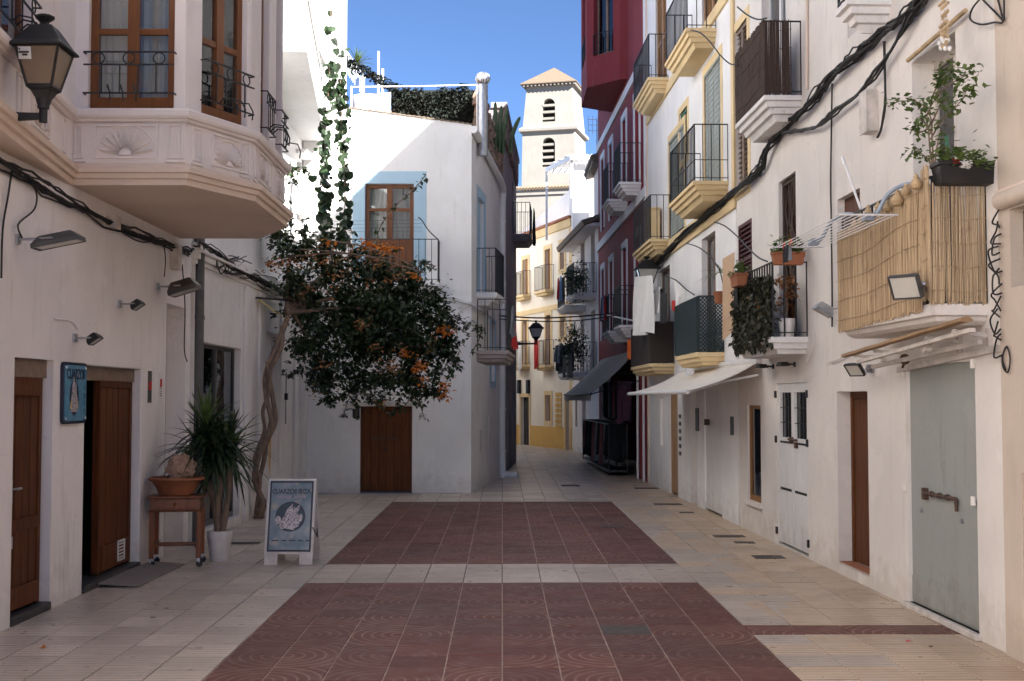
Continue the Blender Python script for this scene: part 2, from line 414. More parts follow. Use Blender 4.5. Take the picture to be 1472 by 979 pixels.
M['fabric_w'] = plain('white_cotton', (.74,.73,.70), .9, var=.05, bmp=.2, bscale=120)
M['fabric_k'] = plain('black_cotton', (.018,.018,.02), .9, var=.2, bmp=.2, bscale=120)
M['fabric_g'] = plain('grey_cotton', (.16,.17,.19), .9, var=.15, bmp=.2, bscale=120)
M['fabric_r'] = plain('red_cotton', (.50,.03,.025), .9, var=.1, bmp=.2, bscale=120)
M['fabric_o'] = plain('orange_cotton', (.62,.13,.03), .9, var=.1, bmp=.2, bscale=120)
M['fabric_b'] = plain('blue_cotton', (.16,.28,.42), .9, var=.1, bmp=.2, bscale=120)
M['fabric_p'] = plain('mauve_cotton', (.09,.035,.06), .9, var=.1, bmp=.2, bscale=120)
M['awning_w'] = plain('cream_awning_canvas', (.72,.66,.58), .8, var=.07, scale=3, bmp=.1)
M['awning_g'] = None
M['awning_b'] = plain('tan_rolled_canvas', (.29,.18,.095), .8, var=.15, scale=5, bmp=.1)
M['cardboard'] = plain('tan_board', (.56,.38,.24), .8, var=.06, scale=4)
M['brownscreen'] = plain('brown_canvas_screen', (.035,.024,.019), .85, var=.15, scale=6)
M['willow'] = plain('brown_willow', (.05,.029,.02), .8, var=.45, scale=25, bmp=.3, stretch=(3,3,.3))
M['greenlat'] = plain('dark_green_lattice', (.010,.024,.021), .5, var=.1)
M['greenshut'] = plain('green_shutter_paint', (.05,.16,.10), .5, var=.1)
M['blind'] = plain('grey_green_blind', (.30,.33,.30), .6, var=.1, scale=3)
M['maroonshut'] = plain('maroon_shutter', (.075,.016,.018), .5, var=.15)
M['brownshut'] = plain('weathered_shutter', (.20,.14,.10), .6, var=.25, scale=10)
M['tanwood'] = wood('tan_shutter_wood', (.36,.20,.10), (.44,.27,.14), .5)
M['ochrewood'] = wood('ochre_door_wood', (.28,.13,.045), (.38,.19,.07), .5)
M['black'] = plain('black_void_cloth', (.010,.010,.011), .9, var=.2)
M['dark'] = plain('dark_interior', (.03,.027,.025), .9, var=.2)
M['curtain'] = plain('pale_net_curtain', (.78,.75,.69), .9, var=.06, scale=3)
M['glass'] = glassmat('window_glass', (.88,.90,.90), .06)
M['glassdark'] = glassmat('dark_window_glass', (.35,.37,.37), .05)
M['signblue'] = None
M['teal'] = plain('dark_teal_print', (.012,.035,.06), .4, var=.2, bmp=0)
M['navy'] = plain('navy_border', (.006,.010,.032), .4, var=.05, bmp=0)
M['pink'] = plain('pale_mauve_print', (.30,.24,.32), .5, var=.05, bmp=0)
M['ivy'] = leafmat('ivy_leaf', (.012,.026,.012), (.035,.062,.026), .12, .4)
M['crystal'] = plain('grey_white_crystal', (.40,.36,.38), .3, var=.8, scale=45, bmp=.1)
M['gourd'] = plain('dry_gourd', (.46,.33,.18), .6, var=.2, scale=10)
M['root'] = plain('pale_driftwood', (.38,.24,.17), .8, var=.3, scale=12, bmp=.6, bscale=18)
M['manhole'] = plain('iron_cover', (.085,.07,.06), .6, .3, var=.3, scale=20, bmp=.4, bscale=60)
M['mat'] = plain('threshold_mat', (.22,.185,.165), .9, var=.15, bmp=.3, bscale=80)
M['threshold'] = plain('black_stone_threshold', (.04,.037,.036), .5, var=.5, scale=20, wear=(.22,.2,.19))
M['grout'] = plain('dirty_grout', (.13,.11,.10), .9, var=.3)
M['groutpale'] = plain('pale_grout', (.42,.33,.27), .9, var=.25)
M['soil'] = plain('soil', (.06,.045,.035), .95, var=.3)
def stripes(name, ca, cb, period, axis):
    m, nt, b = new_mat(name); g = nt.nodes.new('ShaderNodeNewGeometry'); sep = nt.nodes.new('ShaderNodeSeparateXYZ'); nt.links.new(g.outputs['Position'], sep.inputs[0])
    f = mth(nt, 'GREATER_THAN', mth(nt, 'FRACT', mth(nt, 'DIVIDE', sep.outputs[axis], period)), .5)
    nt.links.new(mix(nt, f, ca, cb), b.inputs['Base Color']); b.inputs['Roughness'].default_value = .85; return m
M['awning_g'] = stripes('grey_striped_canvas', (.20,.185,.165), (.37,.345,.31), .62, 1)
def reedmat():
    m, nt, b = new_mat('dry_reed'); v = pos(nt, (1,1,.12))
    w = noise_n(nt, pos(nt, (60,60,1.2)), 1, 3, .6); n2 = noise_n(nt, pos(nt, (20,20,9)), 1.0, 4, .6)
    c = mix(nt, ramp(nt, w, .3, .7), (.20,.125,.065), (.60,.45,.27))
    c = mix(nt, mth(nt, 'MULTIPLY', ramp(nt, n2, .58, .72), .6), c, (.13,.075,.04))
    nt.links.new(c, b.inputs['Base Color']); b.inputs['Roughness'].default_value = .6; return m
M['reed'] = reedmat()
def signmat(name, c1, c2, c3):
    m, nt, b = new_mat(name); v = pos(nt)
    c = mix(nt, ramp(nt, noise_n(nt, v, 5.5, 4), .35, .62), c1, c2)
    c = mix(nt, mth(nt, 'MULTIPLY', ramp(nt, noise_n(nt, v, 7.5, 5), .55, .72), .7), c, c3)
    nt.links.new(c, b.inputs['Base Color']); b.inputs['Roughness'].default_value = .3; b.inputs['Coat Weight'].default_value = .15; return m
M['signblue'] = signmat('printed_sky_blue', (.05,.18,.31), (.10,.29,.43), (.32,.43,.48))
M['poster'] = signmat('printed_cloudy_poster', (.07,.14,.20), (.19,.245,.30), (.42,.36,.30))
# ------------------------------------------------------------------ ground and pavement
mb = MB(); mb.add([(-600,-300,-.06),(600,-300,-.06),(600,900,-.06),(-600,900,-.06)], [(0,1,2,3)])
tag(build(mb, 'ground', M['grout']), kind='structure')
mb = MB(); mb.add([(-4.6,-14,-.012),(4.3,-14,-.012),(4.3,60,-.012),(-4.6,60,-.012)], [(0,1,2,3)])
pave = tag(build(mb, 'pavement', M['grout']), kind='structure')
mb = MB(); mb.add([(-2,3,-.006),(2,3,-.006),(2,12.8,-.006),(-2,12.8,-.006)], [(0,1,2,3)])
mb.add([(-2,14.24,-.006),(2,14.24,-.006),(2,22.8,-.006),(-2,22.8,-.006)], [(0,1,2,3)])
build(mb, 'joint_mortar', M['groutpale'], pave)
def tile_mesh(name, w, l, mat):
    g = .0045; h = .035
    mb = MB(); b = .003
    mb.loft([[(-w/2+g,-l/2+g,-h),(w/2-g,-l/2+g,-h),(w/2-g,l/2-g,-h),(-w/2+g,l/2-g,-h)],
             [(-w/2+g,-l/2+g,-b),(w/2-g,-l/2+g,-b),(w/2-g,l/2-g,-b),(-w/2+g,l/2-g,-b)],
             [(-w/2+g+b,-l/2+g+b,0),(w/2-g-b,-l/2+g+b,0),(w/2-g-b,l/2-g-b,0),(-w/2+g+b,l/2-g-b,0)]])
    me = D.meshes.new(name); me.from_pydata(mb.v, [], mb.f); me.materials.append(mat); return me, mb
def row_edges():
    e = []; y = 12.8
    while y > -13.6: y -= TS; e.append((y, TS, 'near'))
    for k in range(4): e.append((12.8 + .36 * k, .36, 'band'))
    y = 14.24
    while y < 22.7: e.append((y, 8.56 / 21, 'far')); y += 8.56 / 21
    y = 22.8
    while y < 52: e.append((y, TS, 'alley')); y += TS
    return sorted(e)
tiles = []
for (y, l, zone) in row_edges():
    for c in range(-11, 10):
        x = c * TS; red = False
        if -5 <= c < 5 and zone in ('near', 'far'): red = True
        if c >= 5 and zone == 'near' and abs(y - 10.0) < .21: red = True
        yy = y + l / 2; xx = x + TS / 2
        if abs(yy - 10.2) < .21 and c == 2: continue
        if yy > 24.9 and xx < -.9: continue
        if yy > 31 and xx < -.4: continue
        px = 722 + xx * FPX / yy; pd = CAMZ * FPX / yy
        vis = -40 < px < 1512 and pd < 425
        tiles.append((-(TS * FPX / yy) * (vis and 1 or 0), xx, yy, l, red))
tiles.sort(key=lambda t: t[0])
cache = {}; cnt = {True: 0, False: 0}; rest = {True: MB(), False: MB()}
for sc_, xx, yy, l, red in tiles:
    key = (red, round(l, 3))
    if key not in cache: cache[key] = tile_mesh('red_tile' if red else 'beige_tile', TS, l, RED_TILE if red else BEIGE)
    me, tm = cache[key]
    dz = random.uniform(-.0028, .0024)
    if cnt[red] < 290 and sc_ < 0:
        o = D.objects.new('red_tile' if red else 'beige_tile', me)
        link(o, pave, Vector((xx, yy, dz))); cnt[red] += 1
        o.rotation_euler = (random.uniform(-.006, .006), random.uniform(-.006, .006), random.uniform(-.004, .004))
    else:
        r = rest[red]; r.add([(v[0] + xx, v[1] + yy, v[2] + dz) for v in tm.v], tm.f)
build(rest[False], 'beige_tile_field', BEIGE, pave, kind='stuff', weld=False)
build(rest[True], 'red_tile_field', RED_TILE, pave, kind='stuff', weld=False)
def cover(x, y, w, l, label, name='drain_cover', lab_cat='cover', slots=True):
    p = gnd(x, y); mb = MB(Matrix.Translation(p))
    mb.box(-w/2, w/2, -l/2, l/2, -.02, .006)
    if slots:
        k = max(3, int(w / .05))
        for i in range(k):
            a = -w/2 + w * (i + .5) / k; mb.box(a-.012, a+.012, -l/2+.03, l/2-.03, .006, .010)
    return build(mb, name, M['manhole'], None, label, lab_cat, 'covers in the paving', bevel=.003)
p = Vector((1.0, 10.2, 0)); mb = MB(Matrix.Translation(p)); mb.box(-.196,.196,-.196,.196,-.03,.003); mb.box(-.03,.03,-.008,.008,.003,.010)
build(mb, 'manhole_cover', M['manhole'], None, 'square iron manhole cover with a slot set among the red ring tiles', 'cover', 'covers in the paving', bevel=.004)
cover(1105, 801, .36, .30, 'rectangular iron drain cover on warm beige tiles before white double door')
cover(1048, 771, .42, .26, 'wider iron drain cover below the gold framed window')
cover(1070, 780, .26, .18, 'small iron cover close to the wall below gold framed window')
cover(987, 737, .24, .2, 'small iron cover by the beige doorway beneath cream awning')
cover(960, 725, .5, .3, 'long iron cover by wall before brown plank door')
cover(929, 702, .5, .3, 'iron cover at the foot of the oxblood shopfront')
cover(880, 757, .34, .3, 'dark iron cover at the right edge of the far red panel')
cover(820, 698, .4, .4, 'iron cover in the middle of the narrow alley')
cover(352, 781, .40, .22, 'dark drain grate behind white plant pot')
# fallen petals and leaves
def petal(x, y, mat, label, r=.03):
    p = gnd(x, y, .004); mb = MB(Matrix.Translation(p) @ Matrix.Rotation(random.uniform(0, 6), 4, 'Z'))
    mb.add([(-r,-r*.4,0),(0,-r*.6,r*.35),(r,-r*.2,.002),(r*.9,r*.5,r*.4),(0,r*.3,.002),(-r*.9,r*.6,r*.3)], [(0,1,4,5),(1,2,3,4)])
    build(mb, 'fallen_petal', mat, None, label, 'petal', 'fallen petals on the paving')
petal(62, 931, M['bract'], 'largest orange petal lying near the left doorways', .04)
petal(240, 875, M['drybract'], 'pale dry petal lying on the left beige paving')
petal(217, 846, M['bract'], 'small orange petal lying near the doormat', .022)
petal(220, 888, M['soil'], 'dark dead leaf lying on the left beige paving', .025)
petal(1305, 922, M['fabric_r'], 'bright red petal lying before the grey metal door', .03)
petal(1338, 930, M['soil'], 'dark twiggy leaf lying before the grey metal door', .03)
petal(882, 816, M['bract'], 'yellow petal on the pale band between red panels', .022)

# ------------------------------------------------------------------ reusable parts
def railing(parent, w, s0, s1, n1, z0, z1, gap=.11, r=.008, mat=None, sides=(True, True), mid=None, name='railing', n0=0.0):
    """bars on the three open sides of a balcony"""
    mb = MB(w.M); path = []
    if sides[0]: path.append(((s0, n0), (s0, n1)))
    path.append(((s0, n1), (s1, n1)))
    if sides[1]: path.append(((s1, n0), (s1, n1)))
    for (a, b) in path:
        L = math.hypot(b[0]-a[0], b[1]-a[1]); k = max(2, int(L / gap))
        for z, t in ((z1, .022), (z0 + .05, .016)) + (((mid, .014),) if mid else ()):
            mb.bar((a[0], a[1], z), (b[0], b[1], z), t, t * .7)
        for i in range(k + 1):
            f = i / k; x = a[0] + (b[0]-a[0]) * f; y = a[1] + (b[1]-a[1]) * f
            q = r * (1.4 if i in (0, k) else 1)
            mb.bar((x, y, z0), (x, y, z1), q * 1.7)
    return build(mb, name, mat or M['iron'], parent)
def slab(parent, w, s0, s1, proj, ztop, steps, mat, name='balcony'):
    """moulded slab: steps = [(drop, inset), ...] from the top edge down"""
    mb = MB(w.M); rings = []
    for dz, i in reversed(steps):
        z = ztop - dz; rings.append([(s0+i, -.02, z), (s1-i, -.02, z), (s1-i, proj-i, z), (s0+i, proj-i, z)])
    mb.loft(rings)
    return build(mb, name, mat, parent, bevel=.006)
STEP3 = [(0,0),(.06,0),(.065,.04),(.13,.05),(.135,.09),(.20,.11),(.205,.15),(.28,.19)]
STEP2 = [(0,0),(.07,0),(.075,.035),(.14,.04),(.145,.08),(.20,.10)]
def window(parent, w, s0, s1, z0, z1, n, mat, cols=2, rows=(.5,), fw=.06, t=.05, glass=None, curtain=False, name='window'):
    mb = MB(w.M)
    mb.box(s0, s0+fw, n-t, n, z0, z1); mb.box(s1-fw, s1, n-t, n, z0, z1)
    mb.box(s0+fw, s1-fw, n-t, n, z1-fw, z1); mb.box(s0+fw, s1-fw, n-t, n, z0, z0+fw*1.5)
    cs = [s0 + fw]
    for i in range(1, cols):
        c = s0 + (s1 - s0) * i / cols; mb.box(c-fw*.75, c+fw*.75, n-t, n+.008, z0+fw*1.5, z1-fw); cs += [c-fw*.75, c+fw*.75]
    cs.append(s1 - fw)
    zs = [z0 + fw*1.5]
    for r_ in rows:
        z = z0 + (z1 - z0) * r_
        for i in range(cols): mb.box(cs[2*i]-.002, cs[2*i+1]+.002, n-t*.9, n-.004, z-fw*.4, z+fw*.4)
        zs += [z-fw*.4, z+fw*.4]
    zs.append(z1 - fw)
    f = build(mb, name, mat, parent, bevel=.004)
    for i in range(cols):
        for j in range(len(zs)//2):
            g = MB(w.M); g.box(cs[2*i]-.004, cs[2*i+1]+.004, n-t*.6, n-t*.45, zs[2*j]-.004, zs[2*j+1]+.004)
            build(g, 'pane', glass or M['glass'], f)
    if curtain:
        g = MB(w.M); k = 40; vs = []; 
        for i in range(k + 1):
            a = s0 + .02 + (s1 - s0 - .04) * i / k; b_ = n - t - .10 + .02 * math.sin(i * 1.7)
            vs += [(a, b_, z0 + .02), (a, b_, z1 - .02)]
        g.add(vs, [(2*i, 2*i+2, 2*i+3, 2*i+1) for i in range(k)]); build(g, 'curtain', M['curtain'], f, smooth=True)
    return f
def plank_door(parent, w, s0, s1, z0, z1, n, mat, k=5, name='door', frame=.07, rails=()):
    mb = MB(w.M)
    mb.box(s0, s0+frame, n-.06, n+.015, z0, z1); mb.box(s1-frame, s1, n-.06, n+.015, z0, z1); mb.box(s0+frame, s1-frame, n-.06, n+.015, z1-frame, z1)
    mb.box(s0+frame, s1-frame, n-.06, n-.03, z0, z1-frame)
    d = build(mb, name, mat, parent, bevel=.004)
    a0, a1 = s0 + frame, s1 - frame; wd = (a1 - a0) / k
    for i in range(k):
        p_ = MB(w.M); e = random.uniform(-.003, .003)
        p_.box(a0 + wd*i + .003, a0 + wd*(i+1) - .003, n-.028, n+e, z0+.01, z1-frame-.004)
        build(p_, 'plank', mat, d, bevel=.004)
    for (za, zb) in rails:
        p_ = MB(w.M); p_.box(a0+.01, a1-.01, n+.004, n+.028, za, zb); build(p_, 'rail', mat, d, bevel=.004)
    return d
def shutter(parent, w, s0, s1, z0, z1, n, mat, leaves=1, name='shutter', pitch=.055):
    mb = MB(w.M); L = (s1 - s0) / leaves
    for i in range(leaves):
        a, b = s0 + L*i + .004, s0 + L*(i+1) - .004; f = .05
        mb.box(a, a+f, n, n+.035, z0, z1); mb.box(b-f, b, n, n+.035, z0, z1)
        for z in (z0, (z0+z1)/2 - f/2, z1-f): mb.box(a+f, b-f, n, n+.033, z, z+f)
        z = z0 + f
        while z < z1 - f:
            mb.add([(a+f,n+.004,z+.035),(b-f,n+.004,z+.035),(b-f,n+.030,z),(a+f,n+.030,z),(a+f,n+.000,z+.028),(b-f,n+.000,z+.028),(b-f,n+.024,z-.006),(a+f,n+.024,z-.006)],
                   [(0,1,2,3),(7,6,5,4),(0,4,5,1),(2,6,7,3),(0,3,7,4),(1,5,6,2)])
            z += pitch
    mb.box(s0+.02, s1-.02, n-.03, n-.01, z0+.02, z1-.02)
    return build(mb, name, mat, parent)
def blind(parent, w, s0, s1, z0, z1, n, mat, name='hanging_blind'):
    mb = MB(w.M); k = int((z1 - z0) / .045)
    for i in range(k):
        z = z0 + (z1 - z0) * i / k; mb.box(s0, s1, n, n + .012 + .004*(i % 2), z, z + (z1-z0)/k - .006)
    for f in (.15, .5, .85): a = s0 + (s1-s0)*f; mb.box(a-.004, a+.004, n+.012, n+.022, z0, z1)
    mb.tube([(s0, n+.02, z1+.02), (s1, n+.02, z1+.02)], .035, 8)
    return build(mb, name, mat, parent)
def surround(parent, w, s0, s1, z0, z1, wd, th, mat, bottom=True, name='surround', n=0.0):
    mb = MB(w.M)
    mb.box(s0-wd, s0, n-.02, n+th, z0-(wd if bottom else 0), z1+wd); mb.box(s1, s1+wd, n-.02, n+th, z0-(wd if bottom else 0), z1+wd)
    mb.box(s0, s1, n-.02, n+th, z1, z1+wd)
    if bottom: mb.box(s0, s1, n-.02, n+th, z0-wd, z0)
    return build(mb, name, mat, parent, bevel=.006)
def trim(parent, w, s0, s1, n0, n1, z0, z1, mat, name='band'):
    mb = MB(w.M); mb.box(s0, s1, n0, n1, z0, z1); return build(mb, name, mat, parent, bevel=.008)
def floodlight(p, out, down, size, mat, label, name='floodlight', lens_dir=None, side=0.0):
    """box lamp on a bracket. p = wall point, out = unit vector away from the wall"""
    sx, sy, sz = size; out = Vector(out).normalized(); z = Vector((0,0,1)); s = out.cross(z).normalized()
    root = empty(name, p, label, 'lamp', 'floodlights on the walls')
    arm = MB(); c = Vector(p) + out * (sy * .55 + .12) + s * side
    arm.box(-.04,.04,-.04,.04,-.012,.012)
    arm.v = [tuple(Vector(p) + s*v[0] + z*v[1] + out*(v[2]+.012)) for v in arm.v]
    for k in (-1, 1):
        arm.bar(Vector(p), c + s * k * (sx/2 + .012) , .014)
    build(arm, 'bracket', M['steel'], root)
    # housing: tapered box tilted down
    yv = (out * math.cos(down) - z * math.sin(down)); zv = (out * math.sin(down) + z * math.cos(down))
    F = Matrix(((s.x, yv.x, zv.x, c.x), (s.y, yv.y, zv.y, c.y), (s.z, yv.z, zv.z, c.z), (0,0,0,1)))
    h = MB(F)
    h.loft([[(-sx/2,-sy/2,-sz/2),(sx/2,-sy/2,-sz/2),(sx/2,sy/2,-sz/2),(-sx/2,sy/2,-sz/2)],
            [(-sx/2,-sy/2,-sz*.2),(sx/2,-sy/2,-sz*.2),(sx/2,sy/2,-sz*.2),(-sx/2,sy/2,-sz*.2)],
            [(-sx*.36,-sy*.36,sz/2),(sx*.36,-sy*.36,sz/2),(sx*.36,sy*.36,sz/2),(-sx*.36,sy*.36,sz/2)]])
    for k in range(-3, 4): h.box(k*sx*.1-.003, k*sx*.1+.003, -sy*.34, sy*.34, sz*.45, sz*.62)
    ho = build(h, 'housing', mat, root, bevel=.006)
    g = MB(F); g.box(-sx*.43, sx*.43, -sy*.43, sy*.43, -sz*.5-.006, -sz*.5+.002); build(g, 'lens', M['lens'], root)
    fr = MB(F); t = sx*.04
    fr.box(-sx/2, sx/2, sy/2-t, sy/2, -sz*.5-.012, -sz*.5); fr.box(-sx/2, sx/2, -sy/2, -sy/2+t, -sz*.5-.012, -sz*.5)
    fr.box(-sx/2, -sx/2+t, -sy/2+t, sy/2-t, -sz*.5-.012, -sz*.5); fr.box(sx/2-t, sx/2, -sy/2+t, sy/2-t, -sz*.5-.012, -sz*.5)
    build(fr, 'rim', mat, root)
    return root
def cable(paths, r, name, mat, label, cat='cable', n=5, jit=0.0, strands=1, group=None, seed=1):
    rnd = random.Random(seed); mb = MB()
    for path in paths:
        for k in range(strands):
            pts = crom(path, 5)
            if jit:
                off = Vector((rnd.uniform(-jit,jit), rnd.uniform(-jit,jit), rnd.uniform(-jit,jit)))
                ph = rnd.uniform(0, 6.3)
                pts = [q + off * (.5 + .5*math.sin(i*.55+ph)) + Vector((0, rnd.uniform(-jit,jit)*.25, rnd.uniform(-jit,jit)*.35)) for i, q in enumerate(pts)]
            mb.tube(pts, r * (rnd.uniform(.7, 1.25) if strands > 1 else 1), n)
    return build(mb, name, mat, None, label, cat, group, smooth=True)
def text_mesh(txt, size, mat, name, parent, origin, xdir, ydir, align='CENTER', depth=.001, bold=0.0, sx=1.0):
    cu = D.curves.new(name, 'FONT'); cu.body = txt; cu.size = size; cu.align_x = align; cu.align_y = 'CENTER'; cu.extrude = depth; cu.offset = bold
    t = D.objects.new(name, cu); COL.objects.link(t)
    dg = bpy.context.evaluated_depsgraph_get(); me = D.meshes.new_from_object(t.evaluated_get(dg))
    x = Vector(xdir).normalized(); y = Vector(ydir).normalized(); z = x.cross(y)
    mb = MB(); o = Vector(origin)
    mb.v = [tuple(o + x*v.co.x*sx + y*v.co.y + z*v.co.z) for v in me.vertices]; mb.f = [tuple(p.vertices) for p in me.polygons]
    D.objects.remove(t); D.curves.remove(cu)
    return build(mb, name, mat, parent)
def round_leaves(mb, pts, size, rnd):
    for p in pts:
        s = size * rnd.uniform(.5, 1.4); a = rnd.uniform(0, 6.283); p = Vector(p)
        o = Vector((math.cos(a), math.sin(a), 0)); u = Vector((-math.sin(a), math.cos(a), 0)); e = rnd.uniform(.1, .9)
        d = (o * math.sin(e) - Vector((0,0,1)) * math.cos(e)).normalized(); n = u.cross(d)
        P = [(0,0,0),(.25,.38,.02),(.0,.52,.06)]
        ring = [(0.0,0.0),(-.12,.25),(.05,.48),(.38,.52),(.72,.34),(1.0,0.0),(.72,-.34),(.38,-.52),(.05,-.48),(-.12,-.25)]
        vs = [p + d*s*f + u*s*g + n*s*.18*abs(g) for f, g in ring] + [p + d*s*.45]
        mb.add(vs, [(i, (i+1) % 10, 10) for i in range(10)])
def cloth(name, mat, label, p0, p1, drop, wave=.03, nx=14, nz=10, group='laundry hung out to dry', cat='laundry', shape=None, n=None, th=.006, seed=0):
    """a hanging piece of cloth: top edge p0-p1, length drop; shape(f,g) -> keep width factor"""
    rnd = random.Random(seed); p0 = Vector(p0); p1 = Vector(p1); d = p1 - p0; nn = Vector(n) if n else d.cross(Vector((0,0,1))).normalized()
    vs = []; ph = rnd.uniform(0, 6)
    for j in range(nz + 1):
        g = j / nz
        for i in range(nx + 1):
            f = i / nx; wf = shape(g) if shape else (1, 0)
            ff = .5 + (f - .5) * wf[0] + wf[1]
            w = wave * (.25 + g) * (math.sin(f * 9 + ph) + .5 * math.sin(f * 21 + ph * 2 + g * 2))
            vs.append(p0 + d * ff + Vector((0,0,-drop * g * (1 + .05*math.sin(f*5+ph)))) + nn * w)
    m = len(vs); fs = []
    vs2 = vs + [v + nn * th for v in vs]; k = nx + 1
    for j in range(nz):
        for i in range(nx):
            a = j*k+i; fs.append((a, a+1, a+k+1, a+k)); fs.append((m+a, m+a+k, m+a+k+1, m+a+1))
    edge = [i for i in range(k)] + [j*k+nx for j in range(1, nz+1)] + [nz*k+i for i in range(nx-1, -1, -1)] + [j*k for j in range(nz-1, 0, -1)]
    for i in range(len(edge)):
        a, b = edge[i], edge[(i+1) % len(edge)]; fs.append((a, m+a, m+b, b))
    mb = MB(); mb.add(vs2, fs)
    return build(mb, name, mat, None, label, cat, group, smooth=True)
def leaves_on(mb, pts, size, rnd, flat=.0, droop=.3):
    """folded leaf = 4 verts ridge; pts list of centres"""
    for p in pts:
        s = size * rnd.uniform(.65, 1.3)
        a = rnd.uniform(0, 6.283); e = rnd.uniform(-1.0, .5) - droop
        d = Vector((math.cos(a)*math.cos(e), math.sin(a)*math.cos(e), math.sin(e)))
        u = d.cross(Vector((rnd.uniform(-.5,.5), rnd.uniform(-.5,.5), 1))).normalized(); up = u.cross(d)
        p = Vector(p)
        mb.add([p, p + d*s*.45 + u*s*.36 + up*s*.08, p + d*s, p + d*s*.45 - u*s*.36 + up*s*.08, p + d*s*.5 - up*s*.04],
               [(0,1,4),(1,2,4),(2,3,4),(3,0,4)])
# ================================================================== LEFT SIDE: shop house with the bay window
LA = Wall((-4.13, -14), (-4.02, 16.05), (0, 5))
shop = empty('shop_house', LA.pt(8, -3, 0), 'pinkish white shop house with carved bay window and two wooden doors', 'house')
d1 = (LA.S(20), LA.S(76), 0, 2.22, .11); d2 = (LA.S(122), LA.S(203), 0, 2.20, .13); rc = (LA.S(238), LA.S(266), 0, 3.02, .26)
build(house_shell(LA, 0, LA.L, 0, 9.5, [d1, d2, rc]), 'wall', M['shop'], shop, bevel=.012)
# back of the tall niche
mb = MB(LA.M); mb.box(rc[0], rc[1], -.34, -.26, 0, rc[3]); build(mb, 'niche_back', M['shop'], shop)
mb = MB(LA.M); mb.box(rc[0]+.01, rc[0]+.05, -.06, -.01, 0, rc[3]-.02); build(mb, 'niche_frame', M['iron'], shop)
def left_door(d, n, openleaf):
    mb = MB(LA.M); mb.box(d[0], d[1], n-.12, n+.05, 2.06, d[3]-.002); build(mb, 'lintel_board', M['brownshut'], shop)
    mb = MB(LA.M); mb.box(d[0], d[1], n-.1, .02, 0, .07); build(mb, 'threshold', M['threshold'], shop, bevel=.01)
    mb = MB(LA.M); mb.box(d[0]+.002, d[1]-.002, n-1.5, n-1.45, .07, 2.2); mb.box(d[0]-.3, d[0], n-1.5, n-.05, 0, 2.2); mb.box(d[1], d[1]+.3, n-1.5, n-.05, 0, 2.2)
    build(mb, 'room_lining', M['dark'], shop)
left_door(d1, -.11, False); left_door(d2, -.13, True)
dr = plank_door(shop, LA, d1[0]+.02, d1[1]-.06, .08, 2.06, -.085, M['door_dark'], 4, rails=((.10,.28),(.75,.85),(1.9,2.0)))
mb = MB(LA.M); s_ = d1[0]+.12
mb.tube([(s_,-.06,1.12),(s_,-.01,1.12),(s_+.1,-.01,1.12)], .011, 6); mb.box(s_-.03,s_+.03,-.065,-.055,1.0,1.2)
mb.box(s_-.03,s_+.04,-.065,-.05,.62,.72)
build(mb, 'handle', M['steel'], dr)
dr = plank_door(shop, LA, d2[0]+.72, d2[1]-.05, .08, 2.06, -.10, M['door_dark'], 5, rails=((.10,.36),))
mb = MB(LA.M); s_ = d2[1]-.55
for za, zb, sa, sb in ((.14,.16,0,.24),(.34,.36,0,.24),(.14,.36,0,.02),(.14,.36,.22,.24)): mb.box(s_+sa, s_+sb, -.075, -.06, za, zb)
for i in range(5): mb.box(s_+.03, s_+.21, -.075, -.066, .17+.035*i, .185+.035*i)
build(mb, 'vent_grille', M['whitepaint'], dr)
mb = MB(LA.M)   # the other leaf, swung inwards against the jamb
mb.box(d2[0]+.03, d2[0]+.075, -.80, -.12, .08, 2.06)
for z in (.1, .8, 1.5): mb.box(d2[0]+.075, d2[0]+.085, -.76, -.16, z, z+.48)
build(mb, 'door', M['door_dark'], shop, bevel=.005)
# ---- bay window
def offset_chain(P, d):
    out = []
    for i in range(len(P)):
        nn = []
        for a, b in ((i-1, i), (i, i+1)):
            if a < 0 or b >= len(P): continue
            e = Vector((P[b][0]-P[a][0], P[b][1]-P[a][1])); e.normalize(); nn.append(Vector((e.y, -e.x)))
        if len(nn) == 1: m = nn[0]; k = 1
        else:
            m = (nn[0] + nn[1]).normalized(); k = 1 / max(.3, m.dot(nn[0]))
        out.append((P[i][0] + m.x*d*k, P[i][1] + m.y*d*k))
    return out
BP = [(-3.33, 6.0), (-4.02, 11.6), (-2.96, 11.6), (-2.50, 12.55), (-2.50, 14.4), (-3.02, 15.5), (-4.3, 15.5)]
ZB = 3.87
bay = None
mb = MB()
lv = [(0,0),(.055,.005),(.06,.035),(.105,.04),(.11,.07),(.16,.075),(.175,.03),(.19,-.01),(.22,-.04)]
rings = [[(x, y, ZB+dz) for x, y in offset_chain(BP, o)] for dz, o in lv]
mb.loft(rings, closed=False, caps=False)
mb.add([(x, y, ZB) for x, y in BP] + [(-4.5, 6.0, ZB)], [tuple(range(len(BP)+1))])
bay = build(mb, 'bay_window', M['mould'], shop, bevel=.004)
mb = MB(); lv = [(.22,-.04),(.63,-.04)]
mb.loft([[(x, y, ZB+dz) for x, y in offset_chain(BP, o)] for dz, o in lv], closed=False, caps=False)
build(mb, 'parapet', M['bay'], bay)
mb = MB(); lv = [(.60,-.035),(.605,-.005),(.63,.0),(.632,.03),(.655,.045),(.70,.05),(.72,.03),(.725,-.08)]
mb.loft([[(x, y, ZB+dz) for x, y in offset_chain(BP, o)] for dz, o in lv], closed=False, caps=False)
build(mb, 'sill', M['bay'], bay, bevel=.004)
UP = offset_chain(BP, -.06)
SEG = [Wall(UP[i], UP[i+1], (0, 9) if i != 5 else (-3, 30)) for i in range(6)]
PS = [Wall(offset_chain(BP, -.04)[i], offset_chain(BP, -.04)[i+1], (0, 9) if i != 5 else (-3, 30)) for i in range(5)]
